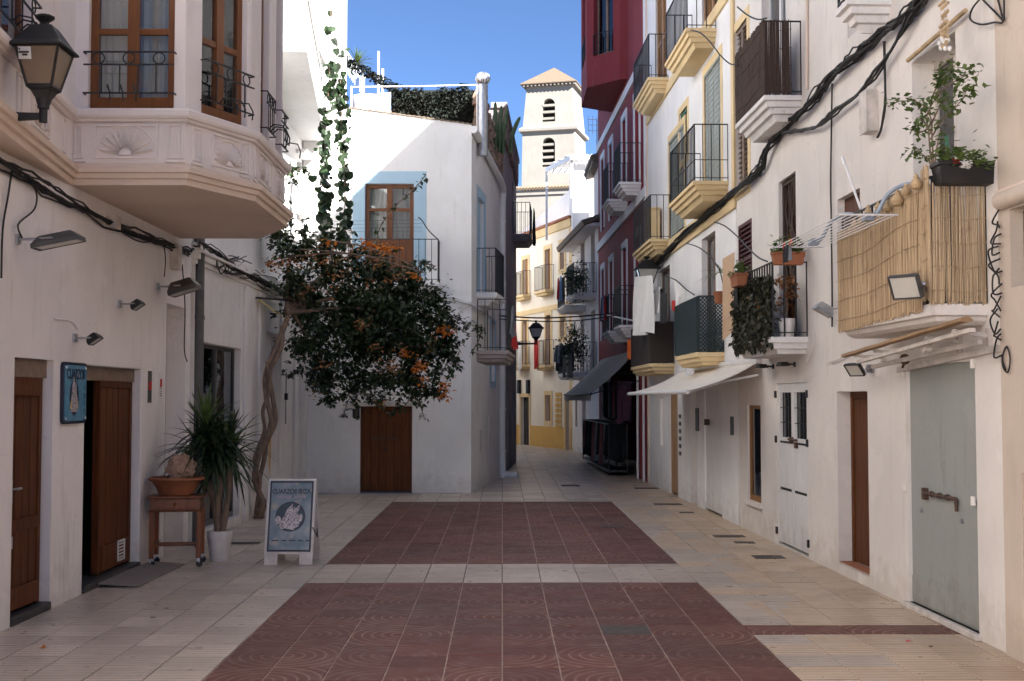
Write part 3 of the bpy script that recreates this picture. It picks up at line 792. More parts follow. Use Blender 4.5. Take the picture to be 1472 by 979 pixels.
w1 = (SEG[1].S(119), SEG[1].S(244), 4.615, 6.7, .13)
w2 = (SEG[2].S(285), SEG[2].S(351), 4.615, 6.7, .13)
w3 = (SEG[3].S(371), SEG[3].S(383), 4.615, 6.7, .13); w3b = (SEG[3].S(393), SEG[3].S(402), 4.615, 6.7, .13)
w0 = (SEG[0].S(-40), SEG[0].S(36), 4.615, 6.7, .13)
ops = {0: [w0], 1: [w1], 2: [w2], 3: [w3, w3b]}
mb = MB()
for i, sg in enumerate(SEG):
    q = MB(sg.M); wall_mesh(q, 0, sg.L, ZB+.72, 9.5, ops.get(i, [])); mb.add(q.v, q.f)
mb.add([(x, y, 9.5) for x, y in UP] + [(-4.5, 6.0, 9.5)], [tuple(range(len(UP)+1))])
build(mb, 'bay_wall', M['bay'], bay, bevel=.01)
def iron_juliet(sg, o):
    mb = MB(sg.M); a, b = o[0]-.02, o[1]+.02; n = .07; L = b-a
    for z in (4.74, 5.01, 5.13): mb.bar((a, n, z), (b, n, z), .014)
    for e in (a, b):
        for z in (4.74, 5.13): mb.bar((e, -.01, z), (e, n, z), .012)
    k = 4 if L > .5 else 2
    for i in range(1, k + 1):
        s_ = a + L*i/(k+1); mb.bar((s_, n, 4.74), (s_, n, 5.01), .011)
    k = 3 if L > .5 else 1
    for i in range(k):
        c = a + L*(i+.5)/k
        mb.tube([(c+.055*math.cos(t*.5236), n, 5.07+.055*math.sin(t*.5236)) for t in range(13)], .007, 5, cap=False)
    for c in ((a+b)/2-.12, (a+b)/2, (a+b)/2+.12) if L > .5 else ((a+b)/2,):   # hoops that once held flower pots
        mb.tube([(c-.05, n, 4.74), (c-.06, n+.06, 4.79), (c-.03, n+.15, 4.78), (c, n+.18, 4.70), (c, n+.17, 4.62)], .008, 5)
    return build(mb, 'railing', M['iron'], bay)
for sg, o, c in ((SEG[1], w1, 2), (SEG[2], w2, 2), (SEG[3], w3, 1), (SEG[3], w3b, 1), (SEG[0], w0, 2)):
    window(shop, sg, o[0], o[1], 4.62, 6.69, -.07, M['frame'], c, (.36,), .075 if c == 2 else .06, .055, M['glass'], True)
    iron_juliet(sg, o)
def shell(sg, c, wd, z0=4.13, z1=4.45):
    mb = MB(sg.M); a, b = c-wd/2, c+wd/2; n = .0
    for q in ((a, a+.02, z0, z1), (b-.02, b, z0, z1), (a+.02, b-.02, z1-.02, z1), (a+.02, b-.02, z0, z0+.02)): mb.box(q[0], q[1], -.01, .024, q[2], q[3])
    cz = z0 + .03; r0 = wd*.10; r1 = min(wd*.42, z1-z0-.06)
    mb.prism([(c + r0*math.cos(math.pi*i/8), -.01, cz + r0*math.sin(math.pi*i/8)) for i in range(9)], (0, .035, 0))
    for i in range(11):
        t = math.pi * (i + .5) / 11; u = (math.cos(t), math.sin(t)); v = (-u[1], u[0])
        wv = .5 * math.pi * r1 / 11 * .62; bend = .015 * (1 if t < math.pi/2 else -1) * abs(math.cos(t))
        pts = []
        for f, ww in ((r0*1.25, .35), (r1*.5, .6), (r1*.82, 1.0), (r1, .5)):
            pts.append((c + u[0]*f + v[0]*bend*f/r1, cz + u[1]*f + v[1]*bend*f/r1, wv*ww))
        L_ = [(p[0]-v[0]*p[2], 0, p[1]-v[1]*p[2]) for p in pts]; R_ = [(p[0]+v[0]*p[2], 0, p[1]+v[1]*p[2]) for p in pts]; T_ = [(p[0], .042, p[1]) for p in pts]
        mb.add(L_ + T_ + R_, [(i2, i2+1, 5+i2, 4+i2) for i2 in range(3)] + [(4+i2, 5+i2, 9+i2, 8+i2) for i2 in range(3)] + [(3, 11, 7)])
    arc = []
    for i in range(13):
        t = math.pi*i/12; arc.append((c + (r1+.035)*math.cos(t), .008, cz + (r1+.035)*math.sin(t)))
    mb.tube([p for p in arc if a+.02 < p[0] < b-.02 and p[2] < z1], .011, 6)
    build(mb, 'shell_relief', M['bay'], bay, bevel=0)
def flutes(sg, c, wd, z0=4.13, z1=4.45):
    mb = MB(sg.M); a, b = c-wd/2, c+wd/2
    for q in ((a, a+.015, z0, z1), (b-.015, b, z0, z1), (a+.015, b-.015, z1-.015, z1), (a+.015, b-.015, z0, z0+.015)): mb.box(q[0], q[1], -.01, .02, q[2], q[3])
    for k in (-1, 0, 1): mb.tube([(c+k*wd*.22, .002, z0+.045), (c+k*wd*.22, .002, z1-.045)], wd*.075, 8)
    build(mb, 'fluted_panel', M['bay'], bay)
    mb = MB(sg.M); mb.box(a-.03, b+.03, -.005, .03, z1+.02, z1+.06); build(mb, 'panel_cap', M['bay'], bay, bevel=.008)
    mb = MB(sg.M); mb.box(a-.02, b+.02, -.005, .02, z0-.04, z0-.015); build(mb, 'panel_base', M['bay'], bay, bevel=.008)
shell(PS[1], PS[1].S(176), .60); flutes(PS[1], PS[1].S(102), .15); flutes(PS[1], PS[1].S(248), .15)
shell(PS[2], PS[2].S(324), .52); flutes(PS[2], PS[2].S(279), .13); flutes(PS[2], PS[2].L-.12, .13)
shell(PS[3], PS[3].S(374), .52); flutes(PS[3], .13, .15); flutes(PS[3], PS[3].L/2, .15); shell(PS[3], PS[3].S(398), .5); flutes(PS[3], PS[3].L-.13, .15)
for x in (-60, 50): shell(PS[0], PS[0].S(x), .60)
for x in (18, 85): flutes(PS[0], PS[0].S(x), .15)
# ---- drainpipe at the end of the shop wall
mb = MB(); p = LA.pt(LA.S(276), .075, 0)
mb.tube([p + Vector((0,0,z)) for z in (.0, 4.0)], .068, 14)
for z in (.62, 1.6, 2.9): mb.tube([p + Vector((0,0,z)), p + Vector((0,0,z+.05))], .078, 14)
mb.tube([p, p + Vector((0,0,.62))], .082, 14)
build(mb, 'drainpipe', M['pipe'], None, 'thick lead grey drainpipe between shop and low white house', 'pipe', smooth=True)

# ================================================================== low house B under the bougainvillea, tall white house C above
LB = Wall((-3.98, 16.08), (-3.88, 24.84), (0, 20))
low = empty('low_house', LB.pt(4, -3, 0), 'low white house with weathered cornice and dark shop window behind plants', 'house')
bw = (LB.S(290), LB.S(346), .12, 2.62, .15)
bd = (LB.S(382), LB.S(400), 0.02, 3.0, .16); bd2 = (LB.S(427), LB.S(439), .0, 3.0, .18)
build(house_shell(LB, 0, LB.L, 0, 3.62, [bw, bd, bd2], 3.0), 'wall', M['white2'], low, bevel=.012)
window(low, LB, bw[0], bw[1], bw[2], bw[3], -.10, M['lampgrey'], 2, (.62,), .05, .05, M['glassdark'])
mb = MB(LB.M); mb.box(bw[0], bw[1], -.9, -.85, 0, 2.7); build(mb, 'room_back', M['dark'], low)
for q, nm in ((bd, 'door'), (bd2, 'door')):
    mb = MB(LB.M); mb.box(q[0], q[1], -.19, -.13, .02, q[3]); mb.box(q[0]+.08, q[1]-.08, -.13, -.118, .3, 1.3); mb.box(q[0]+.08, q[1]-.08, -.13, -.118, 1.5, 2.8); build(mb, nm, M['whitepaint'], low, bevel=.006)
mb = MB(LB.M)
for z0_, z1_, n_ in ((3.62,3.68,.03),(3.68,3.76,.07),(3.76,3.80,.12),(3.80,3.90,.09)): mb.box(-.02, LB.L, -.3, n_, z0_, z1_)
build(mb, 'cornice', M['white2'], low, bevel=.01)
for a in (bw[1]+.28, bd[0]-.55, bd[1]+.2, bd2[0]-.3):
    mb = MB(LB.M); mb.box(a-.14, a+.14, 0, .045, 0, 3.6); build(mb, 'pilaster', M['white2'], low, bevel=.01)
trim(low, LB, bd[0]-.7, bd[1]+.1, 0, .16, 0, .16, M['white2'], 'plinth')
mb = MB(LB.M); a = bd[1]+.62
mb.tube([(a, .02, 1.42), (a, .02, 2.35)], .008, 5); mb.box(a-.05, a+.05, .0, .05, 1.85, 1.97); build(mb, 'bolt_bar', M['iron'], low)
tall = empty('tall_white_house', (-6, 21, 0), 'tall sunlit white house with solid balcony above the low cornice', 'house')
LC = Wall((-4.02, 15.9), (-4.02, 25.0), (0, 20))
cw1 = (LC.S(424), LC.S(431), 5.55, 6.6, .2); cw2 = (LC.S(446), LC.S(455), 4.5, 5.55, .2)
mb = house_shell(LC, 0, LC.L, 3.5, 12, [cw1, cw2], 5.0)
build(mb, 'wall', M['white'], tall, bevel=.012)
for q in (cw1, cw2):
    window(tall, LC, q[0], q[1], q[2], q[3], -.12, M['lampgrey'], 2, (.5,), .04, .04, M['glassdark'])
    trim(tall, LC, q[0]-.1, q[1]+.1, -.02, .22, q[3]+.06, q[3]+.14, M['white'], 'window_hood')
    trim(tall, LC, q[0]-.08, q[1]+.08, -.02, .12, q[2]-.08, q[2]-.01, M['white'], 'window_sill')
CB = Wall((-2.92, 18.4), (-3.57, 24.95), (0, 20))
mb = MB(CB.M); zt = 7.82
mb.box(0, CB.L, -1.25, -.0, 7.05, 7.22)
mb.box(0, CB.L, -.14, .0, 7.22, zt); mb.box(0, .14, -1.25, -.14, 7.22, zt)
build(mb, 'balcony', M['white'], tall, bevel=.012)
trim(tall, CB, -.02, CB.L, -.17, .03, zt, zt+.05, M['white'], 'coping')
CU = Wall((-3.45, 18.0), (-3.55, 25.0), (0, 20))
mb = house_shell(CU, .6, CU.L, 8.6, 12, [], 3.0); build(mb, 'upper_storey', M['white'], tall, bevel=.012)
mb = MB(); mb.box(-6, -3.22, 25.02, 25.5, 6.2, 12.0); build(mb, 'stair_tower', M['white'], tall, bevel=.012)
mb = MB(); mb.box(-3.30, -3.20, 24.95, 25.01, 7.2, 7.9)
for k in range(9): mb.box(-3.31, -3.19, 24.93, 24.96, 7.22+k*.075, 7.26+k*.075)
build(mb, 'brick_strip', M['terracotta'], tall)
mb = MB(); q = at(491, 85, 24.9); mb.tube([(q.x, q.y, 7.2), (q.x+.03, q.y, q.z+.6)], .03, 8); build(mb, 'pipe', M['whitemetal'], tall)
mb = MB(); q = at(421, 303, 21.5); mb.box(-4.02, -3.94, 21.2, 21.5, q.z-.17, q.z+.17); build(mb, 'vent_box', M['cablegrey'], tall, bevel=.01)

# ================================================================== centre house D
FD = Wall((-4.0, 24.86), (-.62, 24.86), (0, 5))
SD = Wall((-.62, 24.86), (-.03, 30.0), (5, 26))
ctr = empty('corner_house', (-2, 28, 0), 'white corner house with pale blue window surrounds and wooden door', 'house')
o_d = (FD.S(518), FD.S(592.5), 0, 1.72, .14)
_, zt = FD.hit(560, 264); _, zb = FD.hit(560, 402)
o_w = (FD.S(523), FD.S(594), zb, zt, .16)
zr = [FD.hit(440, 147)[1], FD.hit(678, 179)[1]]
# facade with a sloping top
mb = MB(FD.M); wall_mesh(mb, 0, FD.L, 0, 7.2, [o_d, o_w])
mb.add([(0,0,7.2),(FD.L,0,7.2),(FD.L,0,zr[1]),(0,0,zr[0])], [(0,1,2,3)])
build(mb, 'front_wall', M['white'], ctr, bevel=.012)
o_s = (SD.S(687), SD.S(696), SD.hit(690, 420)[1], SD.hit(690, 285)[1], .15); o_s2 = (SD.S(705), SD.S(712), SD.hit(708, 548)[1], SD.hit(708, 465)[1], .1)
mb = MB(SD.M); wall_mesh(mb, 0, SD.L, 0, zr[1], [o_s, o_s2]); build(mb, 'side_wall', M['white'], ctr, bevel=.012)
mb = MB(); zt_ = zr[1]-.02; mb.add([(-4,24.88,zr[0]-.04),(-.63,24.88,zt_),(-.05,30,zt_),(-.05,33,zt_),(-4,33,zr[0]-.04)], [(0,1,2,3,4)]); build(mb, 'roof_deck', M['terracotta'], ctr)
# row of edge tiles
mb = MB(FD.M); k = 26
for i in range(k):
    a = .9 + (FD.L-.85) * i / k; zz = zr[0] + (zr[1]-zr[0]) * a / FD.L
    e = random.uniform(-.004,.004); mb.box(a, a + (FD.L-.85)/k - .008, -.30, .03, zz-.008+e, zz+.016+e)
build(mb, 'edge_tiles', M['rooftile'], ctr, bevel=.004)
plank_door(ctr, FD, o_d[0], o_d[1], .02, o_d[3], -.08, M['door_mid'], 6, frame=.05)
mb = MB(FD.M); c = (o_d[0]+o_d[1])/2
mb.bar((c-.22,-.065,1.08),(c+.22,-.065,1.08), .03); mb.box(c-.26,c-.2,-.08,-.05,1.05,1.11); mb.sphere((c-.02,-.05,.86), .03)
build(mb, 'bolt', M['rust'], ctr)
mb = MB(FD.M)
for z0_, z1_, n_ in ((1.74,1.80,.06),(1.80,1.86,.10),(1.86,1.98,.05),(1.98,2.03,.09)): mb.box(o_d[0]-.28, o_d[1]+.05, -.02, n_, z0_, z1_)
build(mb, 'door_hood', M['white'], ctr, bevel=.01)
sw = FD.S(612)-o_w[1]
surround(ctr, FD, o_w[0], o_w[1], o_w[2], o_w[3], sw, .006, M['blue'], False)
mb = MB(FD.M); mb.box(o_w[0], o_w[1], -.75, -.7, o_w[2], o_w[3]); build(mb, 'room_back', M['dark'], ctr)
# wooden french door: glazed above, panelled below
z0, z1 = o_w[2]+.02, o_w[3]-.01; mid = z0 + (z1-z0)*.37
f = window(ctr, FD, o_w[0]+.01, o_w[1]-.01, mid, z1, -.08, M['frame'], 2, (.58,), .075, .055, M['glass'], True)
mb = MB(FD.M); s0, s1 = o_w[0]+.01, o_w[1]-.01; c = (s0+s1)/2
mb.box(s0, s1, -.12, -.085, z0, mid)
for a, b in ((s0+.07, c-.06), (c+.06, s1-.07)): mb.box(a, b, -.085, -.07, z0+.1, mid-.12)
mb.box(s0, s0+.06, -.085, -.075, z0, mid); mb.box(s1-.06, s1, -.085, -.075, z0, mid); mb.box(c-.05, c+.05, -.085, -.07, z0, mid)
build(mb, 'door_panel', M['frame'], ctr, bevel=.006)
zs = FD.hit(620, 405, .5)[1]
bal = slab(ctr, FD, FD.S(470,.5), FD.S(630,.5), .5, zs, [(0,0),(.08,0),(.085,.05),(.14,.06),(.145,.12),(.2,.16)], M['white'])
railing(bal, FD, FD.S(472,.48), FD.S(629,.48), .48, zs, zs+.84, .125, .007)
mb = MB(FD.M); mb.tube(crom([(FD.S(629,.48), .46, zs+.84), (FD.S(616,.5), .52, zs+1.0), (FD.S(605,.5), .5, zs+1.22), (FD.S(600,.5), .5, zs+1.27)]), .011, 6)
for k in range(4): mb.tube([(FD.S(478,.5), .5, zs+.98+k*.07), (FD.S(606,.5), .5, zs+1.0+k*.075)], .0025, 4)
build(mb, 'washing_line', M['iron'], bal)
# side windows
surround(ctr, SD, o_s[0], o_s[1], o_s[2], o_s[3], .22, .006, M['blue'], False); surround(ctr, SD, o_s2[0], o_s2[1], o_s2[2], o_s2[3], .14, .006, M['blue'], True)
for q in (o_s, o_s2):
    mb = MB(SD.M); mb.box(q[0], q[1], -.14, -.09, q[2], q[3]); build(mb, 'shutter', M['blue'], ctr)
zb = SD.hit(700, 430)[1]
bal = slab(ctr, SD, o_s[0]-.25, o_s[1]+.3, .42, zb, [(0,0),(.10,0),(.105,.05),(.18,.07),(.19,.14),(.26,.18)], M['white'])
railing(bal, SD, o_s[0]-.22, o_s[1]+.27, .39, zb, zb+.92, .11, .007)
# gutter and galvanised flue
g0 = at(677, 184, 24.9); g1 = at(714, 262, 29.6)
mb = MB(); mb.tube(crom([SD.pt(-.1,.06,zr[1]-.12), SD.pt(2.5,.08,zr[1]-.28), SD.pt(4.6,.10,zr[1]-.45), SD.pt(4.9,.07,zr[1]-.8), SD.pt(4.95,.06,zr[1]-1.4), SD.pt(4.95,.06,3), SD.pt(4.95,.06,.25), SD.pt(4.95,.12,.08), SD.pt(5.0,.4,.05)]), .075, 12)
for z in (6.1, 4.6, 3.1, 1.6, .6): mb.tube([SD.pt(4.95,.06,z), SD.pt(4.95,.06,z+.05)], .088, 12)
build(mb, 'gutter_pipe', M['whitemetal'], None, 'white gutter and downpipe on the side of the corner house', 'pipe', smooth=True)
mb = MB(); q = at(694, 180, 25.6); zz = at(694, 122, 25.6).z
mb.tube([(q.x, q.y, 6.9), (q.x, q.y, zz)], .105, 14); 
fl = build(mb, 'flue', M['steel'], None, 'galvanised chimney flue with round cowl on corner house roof', 'chimney', smooth=True)
mb = MB(); mb.sphere((q.x, q.y, zz+.13), .15, 16, 8, .85)
for i in range(16):
    t = 2*math.pi*i/16; mb.tube([(q.x+.15*math.cos(t)*math.cos(e), q.y+.15*math.sin(t)*math.cos(e), zz+.13+.132*math.sin(e)) for e in (-1.2,-.6,0,.6,1.2)], .012, 4)
build(mb, 'cowl', M['steel'], fl, smooth=True)
# rubble parapet running back along the side wall
mb = MB(); rnd = random.Random(4)
for i in range(26):
    for j in range(9):
        s_ = 1.35 + i*.15 + (j % 2)*.09; top = 1.15 - .32*rnd.random() - .02*i
        if j*.13 > top: continue
        h = .13; q = SD.pt(s_, -.05 + rnd.uniform(-.03,.03), zr[1]-.06+j*h)
        w_ = .17*rnd.uniform(.8,1.1); k = MB(Matrix.Translation(q) @ Matrix.Rotation(rnd.uniform(-.15,.15), 4, 'Z'))
        k.loft([[(-.09,-w_/2,0),(.09,-w_/2,0),(.09,w_/2,0),(-.09,w_/2,0)],[(-.1,-w_/2,.06),(.11,-w_/2,.05),(.11,w_/2,.06),(-.1,w_/2,.05)],[(-.08,-w_/2,.125),(.08,-w_/2,.12),(.08,w_/2,.125),(-.08,w_/2,.12)]])
        mb.add(k.v, k.f)
build(mb, 'rubble_parapet', M['stone'], ctr, kind='stuff', bevel=0)
# cactus on the parapet
mb = MB(); rnd = random.Random(9)
for x, y0, y1, lean in ((712,210,147,0),(718,212,152,.02),(723,215,155,.05),(734,215,168,.10),(716,205,165,-.05)):
    a = at(x, y0, 28.3); b = at(x, y1, 28.3); pts = [a + (b-a)*f + Vector((lean*f*f*2.2, 0, 0)) for f in (-.1,0,.2,.4,.6,.8,.95,1)]
    mb.tube(pts, [.04,.045,.05,.045,.05,.048,.035,.012], 8)
build(mb, 'cactus', M['cactus'], None, 'columnar cactus growing on top of the rubble parapet', 'cactus', smooth=True)
# roof terrace: shade net hedge, white curtain, rail poles
mb = MB(); rnd = random.Random(3)
a = at(563, 126, 26.6); b = at(688, 130, 26.6); pts = []
q = MB(); q.box(a.x, b.x, 26.62, 26.7, 7.1, a.z-.05); build(q, 'shade_net', M['hedge'], None, 'dark green shade net stretched across the corner house roof terrace', 'net')
for i in range(5200):
    x = rnd.uniform(a.x-.05, b.x); top = a.z + .06*math.sin(x*5) + .05*math.sin(x*13)
    z = rnd.uniform(7.1, top); mb.add([(0,0,0)]*0, []); pts.append((x, 26.55+rnd.uniform(-.10,.12), z))
for i in range(900):
    f = rnd.random(); x = a.x-1.0+f*1.1; pts.append((x, 26.5+rnd.uniform(-.1,.1), a.z+.62-.62*f+rnd.uniform(-.16,.08)))
leaves_on(mb, pts, .07, rnd)
build(mb, 'hedge', M['hedge'], None, 'clipped dark hedge along the roof terrace of corner house', 'hedge', weld=False)
cloth('white_curtain', M['fabric_w'], 'white curtain hanging under the pole on the roof terrace', at(508,136,26.2), at(562,133,26.2), .5, .07, 40, 5, None, 'curtain', seed=2)
mb = MB(); mb.tube([at(505,125,26.1), at(600,124,26.1), at(686,122,26.1)], .014, 6)
mb.tube([at(505,124,26.1), (at(505,124,26.1).x, 26.1, 7.0)], .022, 6); mb.tube([at(686,122,26.1), (at(686,122,26.1).x, 26.1, 7.0)], .022, 6); build(mb, 'awning_pole', M['whitemetal'], None, 'white rail spanning the roof terrace above the curtain', 'pole')
for x, y0, lab in ((544, 74, 'taller white pole standing on the roof terrace'), (550, 99, 'shorter white pole standing on the roof terrace')):
    mb = MB(); t = at(x, y0, 27.5); mb.tube([(t.x, t.y, 7.0), t], .028, 8); build(mb, 'roof_pole', M['whitemetal'], None, lab, 'pole')
def rosette(name, c, L, k, mat, label, up=(.2, 1.2), wd=.05, seed=1, group=None, parent=None, cat='plant', seg=5, droop=.5):
    rnd = random.Random(seed); mb = MB(); c = Vector(c)
    for i in range(k):
        a = rnd.uniform(0, 6.283); e = rnd.uniform(*up); l = L*rnd.uniform(.7, 1.1)
        d = Vector((math.cos(a)*math.cos(e), math.sin(a)*math.cos(e), math.sin(e))); u = Vector((-math.sin(a), math.cos(a), 0))
        vs = []
        for j in range(seg+1):
            f = j/seg; w_ = wd*(.5+1.4*f)*(1-f)**.8 if f > .3 else wd*(.55+.9*f); w_ = max(.002, w_*.75)
            p = c + d*l*f - Vector((0,0,1))*droop*l*f*f*(1.0-e/1.7)
            vs += [p-u*w_*.5, p+Vector((0,0,-.2*w_)), p+u*w_*.5]
        fs = []
        for j in range(seg):
            b = j*3; fs += [(b,b+1,b+4,b+3),(b+1,b+2,b+5,b+4)]
        mb.add(vs, fs)
    return build(mb, name, mat, parent, label, cat, group, weld=False)
rosette('yucca_plant', at(514, 92, 29), .48, 46, M['leaf2'], 'small spiky yucca showing above the roof terrace railing', (.0, 1.4), .05, 5)
mb = MB(); 
for k in range(14):
    f = k/13; p = at(494+f*30, 68+f*42, 28); mb.bar(p, p - Vector((0,0,.5)), .012)
mb.bar(at(493,66,28), at(526,112,28), .02); mb.bar(at(493,80,28), at(524,120,28), .02)
build(mb, 'terrace_railing', M['whitemetal'], None, 'white sloping railing beside the yucca on the roof', 'railing')
# ================================================================== LEFT SIDE: things
UPW = Vector((1, 0, 0))
# ---- lantern on a wall arm
def lantern(c, H, label, arm_to, pane, group=None, wf=1.0):
    """c = bottom centre of the socket, H = total height"""
    k = H / .85; c = Vector(c); root = empty('street_lantern', c, label, 'street lamp', group)
    def sq(r, z): r = r*wf; return [(c.x-r*k, c.y-r*k, c.z+z*k), (c.x+r*k, c.y-r*k, c.z+z*k), (c.x+r*k, c.y+r*k, c.z+z*k), (c.x-r*k, c.y+r*k, c.z+z*k)]
    mb = MB(); mb.lathe([(.035*k,0),(.035*k,.11*k),(.05*k,.12*k),(.05*k,.15*k),(.06*k,.2*k)], c, 12)
    build(mb, 'socket', M['iron'], root, smooth=True)
    mb = MB(); mb.loft([sq(.055,.15), sq(.07,.20), sq(.11,.26), sq(.15,.285), sq(.15,.30)]); build(mb, 'base', M['iron'], root, bevel=.004)
    mb = MB(); mb.loft([sq(.136,.30), sq(.235,.62)]); build(mb, 'pane', pane, root)
    mb = MB()
    b, t = sq(.138,.30), sq(.238,.62)
    for i in range(4):
        mb.bar(b[i], t[i], .018*k); mb.bar(b[i], b[(i+1)%4], .016*k); mb.bar(t[i], t[(i+1)%4], .02*k)
    build(mb, 'cage', M['iron'], root)
    mb = MB(); mb.loft([sq(.29,.615), sq(.295,.63), sq(.25,.665), sq(.17,.76), sq(.115,.82), sq(.055,.83), sq(.045,.845)])
    mb.lathe([(.045*k,.83*k),(.035*k,.86*k),(.08*k,.895*k),(.085*k,.91*k),(.05*k,.925*k),(.005,.935*k)], c, 10)
    build(mb, 'roof', M['iron'], root, bevel=.004)
    mb = MB(); a = Vector(arm_to); e = c + Vector((0,0,.05*k))
    mb.loft([[a+Vector((0,-.02,-.07*k)), a+Vector((0,.02,-.07*k)), a+Vector((0,.02,.06*k)), a+Vector((0,-.02,.06*k))],
             [(a+e)/2+Vector((0,-.018,-.035*k)), (a+e)/2+Vector((0,.018,-.035*k)), (a+e)/2+Vector((0,.018,.045*k)), (a+e)/2+Vector((0,-.018,.045*k))],
             [e+Vector((0,-.015,-.025*k)), e+Vector((0,.015,-.025*k)), e+Vector((0,.015,.03*k)), e+Vector((0,-.015,.03*k))]])
    build(mb, 'arm', M['iron'], root, bevel=.004)
    return root, sq
q = at(62, 176, 9.4)
lan, sq = lantern(q, .76, 'large black lantern with smoked panes on arm beside the bay window', (-4.06, q.y, q.z+.03), M['lantern_pane'], None, .76)
# small notice stuck on the pane
mb = MB(); zt_ = q.z+.60*.76/.85; y_ = q.y-.163
mb.add([(q.x-.135, y_+.014, zt_-.09), (q.x-.04, y_+.014, zt_-.09), (q.x-.04, y_-.006, zt_), (q.x-.135, y_-.006, zt_)], [(0,1,2,3)])
st = build(mb, 'sticker', M['fabric_w'], lan)
mb = MB()
for i, (a, b, c_) in enumerate(((.125,.115,.02),(.125,.05,.045),(.10,.06,.066))): mb.box(q.x-a, q.x-b, y_-.016, y_-.0145, zt_-c_-.006, zt_-c_+.008)
build(mb, 'printed_lines', M['iron'], lan)
# ---- floodlights on the shop wall
floodlight(LA.P(24, 344), UPW, -.2, (.20, .40, .075), M['lampgrey'], 'long flat grey floodlight on bent arm above the first shop door')
floodlight(LA.P(226, 412), UPW, -.3, (.30, .34, .12), M['lampbrown'], 'brown box floodlight beside the lead grey drainpipe')
floodlight(LA.P(171, 437), UPW, -.6, (.16, .12, .06), M['iron'], 'small black floodlight higher of the pair above the blue sign')
floodlight(LA.P(106, 486), UPW, -.6, (.15, .12, .06), M['iron'], 'small black floodlight just above the blue sign, lower of the pair')
# ---- cables on the left wall
def LP(x, y, o=.05): return LA.P(x, y, o)
cable([[LP(-30,212), LP(30,248), LP(90,285), LP(150,315), LP(200,338), LP(245,352), LP(275,362)]], .010, 'cable_bundle', M['cable'], 'sagging bundle of dark cables under the bay window cornice', strands=9, jit=.06, seed=3)
cable([[LP(40,258), LP(52,275), LP(50,300), LP(30,318), LP(26,328), LP(32,342)]], .008, 'lamp_cable', M['cable'], 'thin black cable looping down to the long grey floodlight')
cable([[LP(18,240,.03), LP(12,280,.03), LP(4,330,.03), LP(2,400,.03)]], .009, 'wall_cable', M['cable'], 'black cable running down the wall below the big lantern')
cable([[LP(236,352), LP(238,375), LP(236,398)]], .007, 'short_cable', M['cable'], 'short black cable hanging by the junction box')
cable([[LP(262,380,.03), LP(266,440,.03), LP(265,500,.03), LP(269,520,.03)], [LB.P(284,380,.03), LB.P(290,440,.03), LB.P(291,470,.03), LB.P(286,466,.03)]], .008, 'pipe_cable', M['cable'], 'pair of thin cables beside the lead grey drainpipe', strands=1)
cable([[LP(78,458,.01), LP(102,462,.01), LP(112,473,.02)]], .008, 'conduit', M['whitemetal'], 'white conduit feeding the small lower floodlight')
cable([[LB.P(286,350,.08), LB.P(310,365,.10), LB.P(345,388,.10), LB.P(375,405,.1), LB.P(412,425,.08), LB.P(438,438,.08)]], .010, 'cable_bundle', M['cable'], 'tangled dark cables running along the low house cornice', strands=10, jit=.07, seed=5)
tang = []
rnd = random.Random(12)
for k in range(16):
    x = rnd.uniform(288, 345); y = 352 + (x-288)*.42
    tang.append([LB.P(x, y, .08), LB.P(x+rnd.uniform(2,16), y+rnd.uniform(12,38), .06), LB.P(x+rnd.uniform(12,40), y+rnd.uniform(10,34), .09), LB.P(x+rnd.uniform(20,60), y+rnd.uniform(12,26), .08)])
cable(tang, .009, 'cable_tangle', M['cable'], 'drooping tangle of loose black cables under the low house cornice', seed=6)
for x, y, w_, h_, lab in ((247, 370, .18, .30, 'beige junction box beside lead grey drainpipe'), (156, 320, .16, .12, 'small beige junction box under the bay cornice')):
    s_, z_ = LA.hit(x, y); mb = MB(LA.M); mb.box(s_-w_/2, s_+w_/2, 0, .09, z_-h_/2, z_+h_/2); mb.box(s_-w_/2-.01, s_+w_/2+.01, .09, .10, z_-h_/2-.01, z_+h_/2+.01)
    build(mb, 'junction_box', M['cablegrey'], None, lab, 'junction box', bevel=.006)
# ---- blue wall sign
s0, s1 = LA.S(86), LA.S(120); zt_ = LA.hit(103, 521)[1]; zb_ = LA.hit(103, 609)[1]
root = empty('shop_sign', LA.pt((s0+s1)/2, .02, zb_), 'blue shop sign with navy border and crystal picture between the doors', 'sign')
def rrect(a, b, c, d, r, k=5):
    out = []
    for cx_, cz_, t0 in ((b-r, d-r, 0), (a+r, d-r, 90), (a+r, c+r, 180), (b-r, c+r, 270)):
        for i in range(k+1): t = R(t0 + 90*i/k); out.append((cx_+r*math.cos(t), cz_+r*math.sin(t)))
    return out
mb = MB(LA.M); mb.prism([(x, .0, z) for x, z in rrect(s0, s1, zb_, zt_, .05)], (0, .03, 0)); build(mb, 'border', M['navy'], root, bevel=.003)
mb = MB(LA.M); mb.prism([(x, .03, z) for x, z in rrect(s0+.03, s1-.025, zb_+.028, zt_-.028, .035)], (0, .004, 0)); build(mb, 'panel', M['signblue'], root)
c = (s0+s1)/2
sd = LA.d  # reading direction: the sign is read from the street, so text runs along +Y
text_mesh('CUARZOS', .135, M['navy'], 'lettering', root, LA.pt(c, .037, zt_-.115), LA.d, (0,0,1), bold=.002, sx=.78)
for i, ch in enumerate('IBIZA'): text_mesh(ch, .075, M['navy'], 'lettering', root, LA.pt(s1-.085, .037, zt_-.24-.075*i), LA.d, (0,0,1))
mb = MB(LA.M); mb.prism([(c-.04+.12*math.cos(t*.3927), .034, (zb_+zt_)/2-.045+.165*math.sin(t*.3927)) for t in range(16)], (0, .003, 0)); build(mb, 'oval', M['navy'], root)
mb = MB(LA.M); zc = (zb_+zt_)/2-.045
